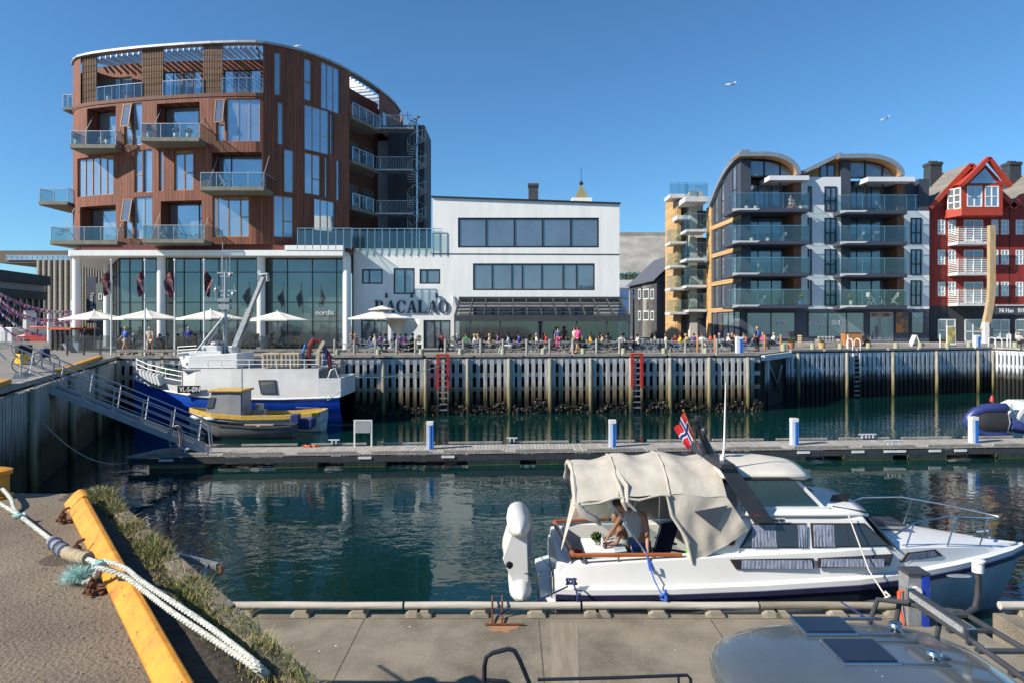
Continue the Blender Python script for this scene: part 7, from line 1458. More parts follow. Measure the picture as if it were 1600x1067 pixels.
m = MB(); m.tube([(8.0, 11.2, .76), (13.8, 11.2, .76)], .065, 12); m.build('edge_log', LOGW, pr_, smooth=True)
for xx in (8.3, 9.5, 10.7): m = MB(); m.box(xx, xx+.3, 11.08, 11.34, .604, .70); m.build('log_block', LOGD, pr_)
RUST = M('rust', (.17, .06, .025), (.07, .03, .018), .9, scale=20, glob=True)
rs = MB(); n_ = 26; c = V((-.15, 10.78, .6032)); rs.add([c]+[c+V((math.cos(2*math.pi*k/n_)*.24*random.uniform(.7, 1.2), math.sin(2*math.pi*k/n_)*.20*random.uniform(.7, 1.2), 0)) for k in range(n_)], [(0, 1+k, 1+(k+1) % n_) for k in range(n_)]); rs.build('rust_stain', M('rust_stained_concrete', (.36, .15, .06), (.28, .17, .10), .9, scale=7, glob=True), pr_)
hk = T('mooring_ring', 'rusty iron mooring bracket hooked over the pier edge log', 'mooring ring', (-.15, 11, .6)); m = MB(); 
for e in (-.22, -.06): m.tube([(-.1+e, 10.82, .63), (-.1+e, 11.1, .66), (-.1+e, 11.12, .86), (-.1+e, 11.25, .9)], .016, 6)
m.tube([(-.42, 10.8, .625), (.2, 10.8, .625)], .016, 6); m.build('bracket', RUST, hk, smooth=True)
# power pedestal on the pier
px_ = X(1428, 10.9); pd = T('power_pedestal', 'grey and blue power pedestal with round white sockets on the near pier', 'power pedestal', (px_, 10.9, .6)); pz = .6
m = MB(); m.box(px_-.165, px_+.06, 10.78, 11.05, pz, pz+.80); m.build('body', GREYM, pd, bevel=.012); m = MB(); m.box(px_+.063, px_+.165, 10.76, 11.05, pz, pz+.8); m.build('blue_panel', M('pedestal_dark_blue', (.01, .05, .40), (.01, .04, .33), .4), pd); m = MB(); m.box(px_-.18, px_+.18, 10.75, 11.08, pz+.803, pz+.85); m.build('cap', CHAR, pd, bevel=.01)
for a, b, c in ((-.05, 10.775, .56),): m = MB(); m.tube([(px_+a, b, pz+c), (px_+a, b-.05, pz+c)], .08, 14); m.build('socket_cover', WMETAL, pd, smooth=30)
for c in (.56, .36): m = MB(); m.tube([(px_+.166, 10.9, pz+c), (px_+.22, 10.9, pz+c)], .07, 14); m.build('socket_cover', WMETAL, pd, smooth=30)
m = MB(); m.tube([(px_-.17, 10.9, pz+.52), (px_-.25, 10.88, pz+.5), (px_-.26, 10.86, pz+.3), (px_-.22, 10.8, pz)], [.02, .03, .022, .02], 8); m.build('water_hose', M('orange_hose', (.75, .10, .03), (.6, .08, .03), .5), pd, smooth=True)
# ---------------------------------------------------------------- the white cabin cruiser alongside the pier
OX, OY = .75, 11.62
c_ = lambda x, y, z: V((OX+x, OY+y, z))
cr = T('cabin_cruiser', 'white cabin cruiser with beige canvas canopy and teak rails moored at the near pier', 'cabin cruiser', c_(4, 1.4, 0))
BC = 1.42
HS = [(0, 1.30, .70, .45), (.6, 1.38, .71, .5), (2, 1.42, .74, .58), (3.5, 1.42, .80, .60), (5.2, 1.36, .88, .58), (6.3, 1.16, .93, .50), (7.2, .88, .97, .38), (8.0, .56, 1.0, .26), (8.6, .28, 1.03, .17), (9.0, .03, 1.06, .10)]
DHULL = M('hull_dark_navy', (.012, .016, .03), (.02, .024, .036), .3, scale=1.5, coat=.3)
m = MB(); rg = []
for x, b, z, up_h in HS:
    xk = x-(.0 if x < 5 else (x-5)*.18); pr = [(b, z), (b*.97, z*.62), (b*.86, z*.2), (b*.5, -.15), (0, -.35 if x < 7 else -.1)]
    rg.append([c_(x*(1 if k == 0 else 1)-(x-5)*.05*k if x > 5 else x, BC-y, q) for k, (y, q) in enumerate(pr)]+[c_(x-(x-5)*.05*k if x > 5 else x, BC+y, q) for k, (y, q) in reversed(list(enumerate(pr[:-1])))])
m.loft(rg, cap=False, closed=False); m.add(rg[0], [tuple(range(len(rg[0])))]); m.build('hull', M('hull_blue_grey', (.42, .47, .52), (.30, .34, .38), .35, scale=1.5, coat=.3), cr, smooth=40)
m = MB()
for s in (-1, 1): m.loft([[c_(x-(x-5)*.05 if x > 5 else x, BC+s*(b*f_+o_), z*g_) for f_, o_, g_ in ((1.0, .012, .97), (.972, .014, .60+.02*x), (.94, .0, .60+.02*x), (.97, -.0, .97))] for x, b, z, u in HS[:-1]])
m.build('hull_stripe', DHULL, cr)
m = MB()
for s in (-1, 1): m.loft([[c_(x, BC+s*(b+.035), z-.045), c_(x, BC+s*(b+.035), z+.035), c_(x, BC+s*(b-.03 if b > .05 else 0), z+.035), c_(x, BC+s*(b-.03 if b > .05 else 0), z-.045)] for x, b, z, u in HS])
m.build('rub_rail', M('navy_rub_rail', (.015, .015, .05), (.02, .02, .06), .4), cr)
# topsides: white band leaning inward, then a deck
def top_at(x):
    for a, b in zip(HS, HS[1:]):
        if a[0] <= x <= b[0]: t_ = (x-a[0])/(b[0]-a[0]); return [p+(q-p)*t_ for p, q in zip(a[1:], b[1:])]
    return HS[-1][1:]
m = MB()
for s in (-1, 1):
    ri = []
    for x in [0, .3, .6, 1.2, 2, 2.7, 3.5, 4.4, 5.2, 5.8, 6.3, 6.8, 7.2, 7.6, 8, 8.3, 8.6, 8.8, 9.0]:
        b, z, u = top_at(x); w_ = min(.13, b); h = u if x > .25 else .30
        ri.append([c_(x, BC+s*b, z+.03), c_(x, BC+s*(b-.0*w_), z+.12), c_(x, BC+s*(b-w_*.85), z+.15+.0), c_(x, BC+s*max(0, b-w_-.03), z+h*.97), c_(x, BC+s*max(0, b-w_-.08), z+h), c_(x, BC+s*max(0, b-w_-.30 if x < 3 else b-w_-.2), z+h), c_(x, BC+s*max(0, b-w_-.30 if x < 3 else b-w_-.2), z+.0)])
    m.loft(ri)
m.build('topsides', GEL, cr, smooth=35)
# fore and side deck with crowned surface
m = MB()
def deck(u, v):
    x = 5.0+u*3.95; b, z, h = top_at(x); y = (v*2-1)*max(b-.16, 0); crown = .14*(1-(v*2-1)**2)*(1-u*.6); return c_(x, BC+y, z+h-.01+crown)
m.grid(deck, 18, 12); m.build('foredeck', GEL, cr, smooth=True, recalc=False)
m = MB(); m.box(OX+.25, OX+3.4, OY+.3, OY+2.54, .42, .47); m.build('cockpit_floor', PVCG, cr)
m = MB(); m.loft([[c_(.0, BC-1.22, .72), c_(.0, BC+1.22, .72), c_(.05, BC+1.1, 1.2), c_(.05, BC-1.1, 1.2)], [c_(.25, BC-1.22, .72), c_(.25, BC+1.22, .72), c_(.3, BC+1.1, 1.22), c_(.3, BC-1.1, 1.22)]]); m.box(OX+.3, OX+3.2, OY+2.35, OY+2.42, .5, 1.3); m.build('transom', GEL, cr, bevel=.03)
m = MB(); m.prism([c_(-.28, .45, .50), c_(.02, .2, .50), c_(.02, 2.65, .50), (OX-.28, OY+2.4, .50)], (0, 0, .07)); m.build('swim_platform', GEL, cr, bevel=.02)
m = MB(); 
for y in (.35, .6): m.tube([c_(-.28, y, .5), c_(-.28, y, .95), c_(-.05, y, .95), c_(-.05, y, .5)], .018, 8)
m.tube([c_(-.28, .35, .8), c_(-.28, .6, .8)], .012, 6); m.build('swim_ladder', STEEL, cr, smooth=True)
# cabin trunk with two window rows
def slab(m, x0, x1, y0, y1, z0, z1, lean=.12, fr=.45, bk=0):
    m.loft([[c_(x0-bk, y0, z0), c_(x1+fr, y0, z0), c_(x1+fr, y1, z0), c_(x0-bk, y1, z0)], [c_(x0, y0+lean, z1), c_(x1, y0+lean, z1), c_(x1, y1-lean, z1), c_(x0, y1-lean, z1)]])
CB0, CB1 = .27, BC*2-.27
m = MB(); slab(m, 3.0, 5.45, CB0, CB1, 1.30, 1.98, .13, .5); m.build('cabin_trunk', GEL, cr, bevel=.04)
m = MB()
def roofg(u, v):
    x = 2.9+u*2.66; y = CB0+.10+v*(CB1-CB0-.2); e = max(0, u-.75)*4; y = BC+(y-BC)*(1-.10*e*e); return c_(x, y, 1.99+.10*(1-(2*v-1)**4)-.03*e*e)
m.grid(roofg, 16, 12); o = m.build('cabin_roof', GEL, cr, smooth=True, recalc=False); s_ = o.modifiers.new('solid', 'SOLIDIFY'); s_.thickness = .05; s_.offset = -1
CURT = M('blue_grey_curtain', (.30, .34, .42), (.10, .12, .20), .8, scale=9, stretch=(3, 3, .25)); WFR = M('dark_brown_window_frame', (.05, .025, .025), (.035, .02, .02), .4)
def sidewin(pts, name):
    """pts: polygon in (x,z); the plane leans with the cabin side"""
    lean = lambda z: CB0+.13*(z-1.30)/.68 if z > 1.36 else CB0-.115-(1.40-z)*.13
    fr = MB(); P3 = [c_(x, lean(z)-.012, z) for x, z in pts]; cen = sum(P3, V((0, 0, 0)))/len(P3); fr.prism(P3, (0, .02, 0)); f_ = fr.build(name, WFR, cr)
    g = MB(); Q = [cen+(p-cen)*.93+V((0, -.02, 0)) for p in P3]; Q = [V((p.x, p.y, cen.z+(p.z-cen.z)*.93)) for p in Q]; g.prism(Q, (0, .006, 0)); g.build('pane', CABG, f_)
    return f_
CABG = glassmat('cabin_glass', (.05, .06, .075), (.9, .95, 1), metal=.4)
def curtains(a, b, z0, z1, q, par):
    lean = lambda z: (CB0+.13*(z-1.30)/.68 if z > 1.36 else CB0-.115-(1.40-z)*.13)-.036
    for q0, q1 in q:
        m = MB(); n_ = int((q1-q0)*(b-a)/.035)+2
        m.grid(lambda u, v: c_(a+(b-a)*(q0+(q1-q0)*u)+.012*math.sin(u*n_*3+v*2), lean(z0+(z1-z0)*v)-.004*math.sin(u*n_*6.3), z0+(z1-z0)*v), n_*3, 5); m.build('curtain', CURT, par, smooth=True, recalc=False)
w1_ = sidewin([(3.22, 1.47), (4.42, 1.47), (4.42, 1.88), (3.5, 1.88)], 'side_window'); curtains(3.3, 4.4, 1.49, 1.86, ((.12, .52), (.86, 1)), w1_)
w2_ = sidewin([(4.49, 1.47), (5.85, 1.50), (5.45, 1.88), (4.49, 1.88)], 'side_window'); curtains(4.51, 5.5, 1.50, 1.86, ((0, .38),), w2_)
w3_ = sidewin([(3.1, 1.16), (4.45, 1.18), (4.45, 1.34), (3.0, 1.32)], 'hull_window'); curtains(3.12, 4.42, 1.18, 1.32, ((.05, .98),), w3_)
w4_ = sidewin([(4.52, 1.18), (5.75, 1.22), (5.9, 1.37), (4.52, 1.34)], 'hull_window'); curtains(4.55, 5.7, 1.21, 1.34, ((.0, .95),), w4_)
def fw(x, z): b, q, h = top_at(x); return c_(x, BC-b+.115, z)
m = MB(); m.prism([fw(6.05, 1.2), fw(6.95, 1.24), fw(6.8, 1.36), fw(6.2, 1.36)], (0, .03, 0)); fo = m.build('fore_window', WFR, cr); m = MB(); m.prism([fw(6.12, 1.22)+V((0, -.01, 0)), fw(6.85, 1.255)+V((0, -.01, 0)), fw(6.76, 1.345)+V((0, -.01, 0)), fw(6.23, 1.345)+V((0, -.01, 0))], (0, .005, 0)); m.build('pane', CURT, fo)
m = MB()
for y0, y1 in ((CB0+.12, BC-.03), (BC+.03, CB1-.12)): m.prism([c_(5.98, y0-.08 if y0 < 1 else y0, 1.43), c_(5.98, y1+(.08 if y1 > 2 else 0), 1.43), c_(5.56, y1, 1.92), c_(5.56, y0, 1.92)], (.02, 0, .015))
m.build('windscreen', CABG, cr)
m = MB(); m.tube([c_(3.06, CB0+.0, 1.60), c_(3.06, CB0-.045, 1.60)], .085, 16); m.build('porthole_rim', STEEL, cr, smooth=30); m = MB(); m.tube([c_(3.06, CB0-.04, 1.60), c_(3.06, CB0-.052, 1.60)], .062, 16); m.build('porthole_glass', BLACK, cr, smooth=30)
m = MB(); m.loft([[c_(2.5, CB0-.02, 1.28), c_(3.2, CB0-.02, 1.28), c_(3.2, CB0+.3, 1.28), c_(2.5, CB0+.3, 1.28)], [c_(2.95, CB0+.05, 1.98), c_(3.2, CB0+.08, 1.98), c_(3.2, CB0+.3, 1.98), c_(2.95, CB0+.3, 1.98)]]); m.build('cabin_quarter', GEL, cr)
# wheelhouse and hardtop
m = MB(); hx0, hx1 = 3.25, 4.45
for y in (CB0+.28, CB1-.28):
    m.bar(c_(3.3, y, 2.05), c_(3.3, y+(.05 if y < 1 else -.05), 2.62), .06, .06); m.bar(c_(4.85, y, 2.05), c_(4.3, y+(.05 if y < 1 else -.05), 2.62), .06, .06); m.bar(c_(3.25, y, 2.08), c_(4.9, y, 2.08), .07, .09)
m.bar(c_(4.85, CB0+.28, 2.08), c_(4.85, CB1-.28, 2.08), .07, .07); m.bar(c_(4.83, BC, 2.08), c_(4.28, BC, 2.62), .05, .05); m.build('wheelhouse_frame', GEL, cr)
g = MB(); y = CB0+.28; g.prism([c_(3.33, y, 2.12), c_(4.78, y, 2.12), c_(4.3, y+.05, 2.6), c_(3.33, y+.05, 2.6)], (0, .008, 0)); y = CB1-.28; g.prism([c_(3.33, y, 2.12), c_(4.78, y, 2.12), c_(4.3, y-.05, 2.6), c_(3.33, y-.05, 2.6)], (0, .008, 0)); g.prism([c_(4.83, CB0+.33, 2.12), c_(4.83, CB1-.33, 2.12), c_(4.3, CB1-.35, 2.6), c_(4.3, CB0+.35, 2.6)], (.008, 0, 0)); g.build('wheelhouse_glass', clearglass('blue_grey_glass', (.48, .56, .64), .12), cr)
m = MB()
def ht(u, v):
    x = 2.95+u*1.65; y = CB0+.18+v*(CB1-CB0-.36); e = max(0, u-.7)/.3; y = BC+(y-BC)*(1-.2*e*e); return c_(x, y, 2.64+.12*(1-(2*v-1)**2)-.06*e)
m.grid(ht, 12, 12); o = m.build('hardtop', M('cream_hardtop', (.62, .58, .50), (.56, .52, .45), .5), cr, smooth=True, recalc=False); q = o.modifiers.new('solid', 'SOLIDIFY'); q.thickness = .07; q.offset = -1
m = MB(); m.tube([ht(1, 0), ht(1, .25), ht(1, .5), ht(1, .75), ht(1, 1)], .04, 6); m.tube([ht(.15, 0), ht(.4, 0), ht(.7, 0), ht(1, 0)], .035, 6); m.build('hardtop_trim', RUB, cr, smooth=True)
m = MB()
for y in (1.15, 1.75): m.ell(c_(3.9, y, 2.25), .16, .16, .22)
m.build('helm_seat', GEL, cr, smooth=True)
# arch, mast, antenna
ARC = M('black_arch', (.03, .032, .04), (.022, .024, .03), .4, scale=3)
ar = MB(); 
def legq(y, s):
    a = [c_(2.88, y, 2.86), c_(3.18, y, 2.86), c_(3.82, y-s*.13, 1.92), c_(3.46, y-s*.13, 1.92)]
    ar.prism(a, (0, s*.06, 0))
legq(.36, 1); legq(BC*2-.42, -1); ar.loft([[c_(2.86, y, 2.84), c_(3.2, y, 2.84), c_(3.14, y, 2.93), c_(2.92, y, 2.93)] for y in (.3, BC, BC*2-.3)]); ar.build('radar_arch', ARC, cr, bevel=.01)
m = MB()
for (x, z) in ((3.12, 2.66), (3.27, 2.40), (3.42, 2.14)): m.ell(c_(x, .352, z), .09, .012, .035, 12, 6)
m.build('arch_cutout', GEL, cr)
m = MB(); m.box(OX+3.43, OX+3.6, OY+.255, OY+.262, 2.0, 2.10); m.build('arch_sticker', WMETAL, cr); m = MB(); textmesh(m, 'Lisbon', c_(3.45, .250, 2.02), (1, 0, 0), (0, 0, 1), width=.13, height=.055, depth=.006); m.build('sticker_text', REDP, cr)
m = MB(); m.box(OX+3.75, OX+4.03, OY+.325, OY+.331, 1.905, 1.985); m.build('name_plate', WIN, cr); m = MB(); textmesh(m, 'WAX 024', c_(3.77, .318, 1.92), (1, 0, 0), (0, 0, 1), width=.24, height=.05, depth=.008, bold=.01); m.build('name_lettering', BLACK, cr)
m = MB(); a = V((X(1113, 13), 13, Z(722, 13))); b = V((X(1089, 13), 13, Z(657, 13))); m.tube([a, a.lerp(b, .5), b], [.13, .08, .045], 8); m.cyl((b.x, b.y), .06, b.z, b.z+.09, 10); m.box(b.x-.11, b.x+.05, 12.94, 13.06, b.z-.02, b.z+.02); m.ell((X(1098, 13), 12.9, Z(672, 13)), .07, .07, .09); m.bar(a, a+V((-.3, .9, .02)), .16, .05); m.build('mast', ARC, cr, smooth=30)
m = MB(); a = V((X(1129, 12.3), 12.3, 2.9)); m.cyl((a.x, a.y), .05, 2.9, 3.0, 10); m.tube([a, a+V((.03, 0, .25)), V((X(1134, 12.3), 12.3, Z(597, 12.3)))], [.03, .022, .008], 8); m.build('antenna', WMETAL, cr, smooth=True)
m = MB(); fa, fb_ = V((X(1093, 12.8), 12.8, Z(702, 12.8))), V((X(1068, 12.8), 12.8, Z(641, 12.8))); m.tube([fa, fb_], .014, 6); m.ell(fb_, .025, .025, .025, 8, 6); fl_ = T('norwegian_flag', 'small red, white and blue cross flag on a wooden staff above the cruiser', 'flag', fa); m.build('staff', TEAK, fl_, smooth=True)
fc = {0: M('flag_red', (.62, .02, .03), (.55, .02, .03), .8), 1: M('flag_white', (.75, .75, .75), (.7, .7, .7), .8), 2: M('flag_blue', (.01, .03, .22), (.01, .025, .2), .8)}
m = MB(); NU, NV = 22, 16; dirn = (fa-fb_).normalized(); base_o = len(m.v)
def fp(u, v):
    a = fb_+dirn*(.05+v*.46); return a+V((-.10*u-.16*u*(1-v)*.6, .05*math.sin(u*7+v*3), -.30*u+.02*math.sin(u*9)))
for i in range(NU):
    for j in range(NV):
        u, v = (i+.5)/NU, (j+.5)/NV; du, dv = abs(u-.40), abs(v-.5); m.k = 2 if du < .055 or dv < .075 else 1 if du < .11 or dv < .15 else 0
        m.add([fp(i/NU, j/NV), fp((i+1)/NU, j/NV), fp((i+1)/NU, (j+1)/NV), fp(i/NU, (j+1)/NV)], [(0, 1, 2, 3)])
m.build('cloth', [fc[0], fc[1], fc[2]], fl_, recalc=False)
# canvas canopy over the cockpit
CANV = M('beige_canvas', (.47, .435, .375), (.38, .35, .30), .85, scale=2.5, bump=.02, bscale=4, glob=True)
cv = MB()
def canv(u, v):                          # u stern..arch, v near..far
    x = .38+u*2.62; a = (v*2-1); z = 2.86-.50*abs(a)**2.4+.05*math.sin(u*3.2)-.10*(1-u)**3*1.2; w_ = 1.10+.02*u
    sag = .07*math.sin(u*math.pi*3)**2*(1-a*a*.7); fold = .010*math.sin(u*26+v*9)*(1-u)
    return c_(x, BC+a*w_, z-sag+fold+.02*noise.noise(V((u*9+v*3, v*4-u*2, 1)))+.03*abs(noise.noise(V((u*4, v*5, 7)))))
cv.grid(canv, 44, 30); o = cv.build('canopy_cloth', CANV, cr, smooth=True, recalc=False)
def drape(name, fn, nu=20, nv=16):
    m = MB(); m.grid(fn, nu, nv); return m.build(name, CANV, cr, smooth=True, recalc=False)
# near side curtain: forward panel down to the coaming, gathered at its aft edge
def side(u, v):
    xt = 1.95+u*1.05; xb = 2.36+u*1.0; zb = 1.25+.55*u**1.2; t_ = canv((xt-.38)/2.62, 0); b = c_(xb, .17+.06*u, zb)
    p = t_.lerp(b, v); p.y += -.02*math.sin(v*math.pi)+.02*math.sin(u*22+v*4)*(1-u)*v+.012*math.sin(u*9+v*11); return p
drape('side_curtain', side, 30, 20)
def side2(u, v):                         # far side full curtain
    t_ = canv(u, 1); b = c_(.5+u*2.4, 2.5, 1.35); p = t_.lerp(b, v); p.y += .02*math.sin(u*20); return p
m = MB(); m.grid(lambda u, v: side2(u, .55+v*.45), 20, 8); m.build('far_curtain', CANV, cr, smooth=True, recalc=False); m = MB(); m.grid(lambda u, v: side2(u, v*.55), 10, 5); m.build('far_clear_panel', CGL, cr, smooth=True, recalc=False)
m = MB()                                 # rolled cloth along the near edge and the aft edge
m.tube([canv(i/12*.62, 0)+V((0, -.02, -.03-.03*math.sin(i))) for i in range(13)], [.016+.014*math.sin(i*1.7)**2 for i in range(13)], 8); m.tube([canv(0, i/10)+V((-.02, 0, -.03)) for i in range(11)], [.03+.03*math.sin(i*2.1)**2 for i in range(11)], 8)
m.tube([canv(.6, 0)+V((0, -.03, 0)), canv(.62, 0)+V((.03, -.05, -.35)), c_(2.25, .14, 1.7), c_(2.36, .14, 1.25)], [.02, .035, .03, .02], 8)
m.tube([canv(.28, v)+V((0, 0, .02)) for v in (0, .1, .25, .45, .7, 1)], .013, 6); m.tube([canv(.62, v)+V((0, 0, .02)) for v in (0, .1, .25, .45, .7, 1)], .013, 6); m.build('rolled_canvas', CANV, cr, smooth=True)
m = MB()
for k in (0, 2): m.tube([canv(.27+.015*k, .2)+V((0, 0, .0)), canv(.295+.025*k, .07)+V((0, -.03, .0)), canv(.31+.012*k, 0)+V((.0, -.05, -.10)), canv(.33+.02*k, 0)+V((.03*k, -.05, -.24))], [.012, .04, .045, .02], 8)
m.tube([canv(0, 0)+V((.0, -.02, 0)), canv(.03, 0)+V((.05, -.04, -.2)), canv(.1, 0)+V((.08, -.04, -.33)), canv(.12, 0)+V((.1, -.04, -.42))], [.05, .08, .06, .02], 8); m.build('canvas_folds', CANV, cr, smooth=True)
m = MB(); m.prism([canv(0, 0), canv(0, .14), c_(.12, .55, 1.28), c_(.08, .38, 1.28)], (0, 0, .004)); m.build('aft_strap', CANV, cr); m = MB(); m.prism([canv(0, .15), canv(0, .95), c_(.2, 2.3, 1.9), c_(.16, .6, 1.9)], (0, 0, .004)); m.build('aft_clear_panel', CGL, cr)
tw = [side((2.3-1.95)/1.05, .28), side(.92, .22), side(.55, .62)]; m = MB(); m.prism([p+V((0, -.04, 0)) for p in tw], (0, .01, 0)); m.build('canopy_window', M('dark_vinyl', (.05, .055, .08), None, .2), cr)
m = MB(); 
for pts in ([canv(.22, 0)+V((0, .02, -.03)), c_(1.62, .22, 1.33)], [canv(.40, 0)+V((0, .0, -.03)), canv(.40, 0)+V((-.1, .0, -.32))], [canv(.55, 0)+V((0, .0, -.03)), canv(.55, 0)+V((-.01, .0, -.40))], [canv(.5, 1), c_(1.2, 2.4, 1.33)]): m.tube(pts, .014, 6)
m.tube([canv(.5, v)+V((0, 0, -.03)) for v in (0, .1, .25, .5, .75, .9, 1)], .014, 6); m.tube([canv(.22, v)+V((0, 0, -.03)) for v in (0, .1, .25, .5, .75, .9, 1)], .014, 6); m.build('canopy_bow', STEEL, cr, smooth=True)
# teak rail
for a, b in ((c_(.32, .24, 1.36), c_(2.2, .22, 1.38)), (c_(.32, .20, 1.362), c_(.10, 2.25, 1.362)), (c_(.10, 2.3, 1.36), c_(1.3, 2.45, 1.36))): m = MB(); m.bar(a, b, .07, .055); m.build('teak_rail', TEAK, cr, bevel=.012)
for p in (c_(.5, .24, 0), c_(1.1, .24, 0), c_(1.7, .24, 0), c_(.27, .8, 0), c_(.2, 1.5, 0), c_(.12, 2.2, 0)): m = MB(); m.bar(V((p.x, p.y, 1.22)), V((p.x, p.y, 1.34)), .03, .03); m.build('rail_stanchion', STEEL, cr)
# bow rail, anchor, hatches, wipers
m = MB(); pts = [(5.95, .42, 1.62), (6.4, .52, 1.84), (7.1, .7, 1.9), (7.9, .98, 1.80), (8.4, 1.25, 1.72), (8.55, BC, 1.70)]; pts2 = [c_(*p) for p in pts]+[c_(x, 2*BC-y, z) for x, y, z in reversed(pts[:-1])]
m.tube(pts2, .016, 8); 
for x, y, z in ((6.4, .52, 1.84), (7.3, .75, 1.88), (8.1, 1.05, 1.77)):
    for yy, o_ in ((y, -1), (2*BC-y, 1)): b_, q_, h_ = top_at(x-.15); m.tube([c_(x, yy, z), c_(x-.18, BC+o_*(b_-.2), q_+h_)], .013, 6)
m.build('bow_rail', STEEL, cr, smooth=True)
m = MB(); ax = 8.35; m.tube([c_(ax-.3, BC, 1.3), c_(ax, BC, 1.28), c_(ax+.25, BC, 1.22)], .03, 8); m.tube([c_(ax-.1, BC-.18, 1.36), c_(ax+.02, BC, 1.44), c_(ax-.1, BC+.18, 1.36)], .022, 8); m.box(OX+ax+.1, OX+ax+.5, OY+BC-.06, OY+BC+.06, 1.15, 1.20); m.build('anchor', STEEL, cr, smooth=40)
HATCH = M('smoked_acrylic', (.035, .04, .055), (.05, .055, .07), .08, scale=2)
for x, z, nm in ((6.35, 1.60, 1), (4.95, 2.115, 2), (5.25, 2.09, 3)):
    w_ = .28 if nm == 1 else .17; y = BC if nm == 1 else BC-.35 if nm == 3 else BC+.35
    m = MB(); m.box(OX+x-w_-.02, OX+x+w_+.02, OY+y-w_-.02, OY+y+w_+.02, z-.05, z); h_ = m.build('deck_hatch', GREYM, cr, bevel=.01); m = MB(); m.box(OX+x-w_, OX+x+w_, OY+y-w_, OY+y+w_, z+.001, z+.025); m.build('hatch_glass', HATCH, h_)
    m = MB(); m.prism([c_(x-w_, y-w_, z+.03), c_(x+w_, y-w_, z+.03), c_(x+w_+.02, y-w_, z+.20), c_(x-w_+.05, y-w_, z+.15)], (0, .015, 0)) if nm == 3 else m.box(OX+x-.1, OX+x-.06, OY+y-.1, OY+y+.1, z+.026, z+.04); m.build('hatch_handle', BLACK, h_)
m = MB(); m.bar(c_(5.0, CB0+.35, 2.10), c_(5.55, CB0+.2, 2.04), .03, .03); m.bar(c_(5.60, BC-.5, 1.95), c_(5.9, BC-.7, 1.55), .02, .02); m.build('wiper', BLACK, cr)
# mooring ropes
NAVR = M('navy_rope', (.02, .03, .14), (.015, .02, .10), .8, scale=40); BLUR = M('blue_rope', (.03, .12, .50), (.02, .09, .4), .8, scale=40); WHR = M('white_rope', (.62, .60, .56), (.5, .48, .45), .85, scale=40)
m = MB(); m.tube([c_(1.58, .24, 1.42), c_(1.6, .16, 1.3), c_(1.62, .1, 1.15), c_(1.66, .05, 1.18), c_(1.62, .06, 1.3)], .02, 6); m.tube([c_(1.62, .1, 1.2), c_(1.68, .02, 1.0), c_(1.76, -.15, .84)], .012, 6); m.tube([c_(1.70, -.35, .88), c_(1.76, -.4, .95), c_(1.8, -.36, .86), c_(1.72, -.33, .82), c_(1.78, -.42, .84), c_(1.78, -.36, 1.0)], .024, 6); tag(m.build('mooring_rope', BLUR, loc=c_(1.7, 0, .8), smooth=True), 'bright blue mooring rope tied from the teak rail to the pier log', 'rope')
m = MB(); m.tube([c_(5.12, .3, 2.06), c_(5.3, -.05, 1.2), c_(5.42, -.35, .88)], .012, 6); m.tube([c_(5.36, -.38, .84), c_(5.45, -.42, .92), c_(5.42, -.33, .95)], .022, 6); tag(m.build('mooring_rope', WHR, loc=c_(5.3, 0, .8), smooth=True), 'thin white mooring rope from the cabin roof down to the pier', 'rope')
m = MB(); m.tube([c_(.25+.09*math.cos(k*.9)*(1+.2*math.sin(k)), .02+.04*math.sin(k*1.3), .98+.05*math.sin(k*.7)) for k in range(26)], .014, 5); m.tube([c_(.3, -.02, .95), c_(.33, -.2, .9), c_(.33, -.38, .86), c_(.3, -.42, .7)], .016, 6); m.tube([c_(.2, -.02, .92), c_(-.3, -.25, .78), c_(-.85, -.45, .70), c_(-1.0, -.62, .66)], .014, 6); tag(m.build('mooring_rope', NAVR, loc=c_(.3, 0, .9), smooth=True), 'tangle of navy mooring rope at the cruiser stern corner', 'rope')
# white inflatable tender tipped on its side, stern towards the pier
td = T('inflatable_tender', 'grey white inflatable tender standing on its side behind the cruiser stern', 'inflatable dinghy', (X(808, 12), 12.1, .2))
rib(td, (X(812, 12.0), 12.0, 1.26), (-.04, 1, .0), (-.03, .0, 1), (1, .04, 0), 1.7, .56, .20, PVCG, PVCG, GEL, .40)
m = MB(); m.tube([V((X(795, 11.9), 11.8, 1.22)), V((X(797, 11.8), 11.75, 1.22))], .06, 10); m.tube([V((X(820, 11.9), 11.84, 1.05)), V((X(832, 11.9), 11.86, 1.03))], .012, 6); m.build('valve', RUB, td)
m = MB(); a = V((X(834, 12), 12, 1.5)); b = c_(.0, .9, .9); m.tube([a.lerp(b, i/6)-V((0, 0, .06*(1-(i/3-1)**2))) for i in range(7)], .008, 4); m.build('painter_line', M('green_cord', (.15, .42, .32), (.1, .35, .25), .8), td)
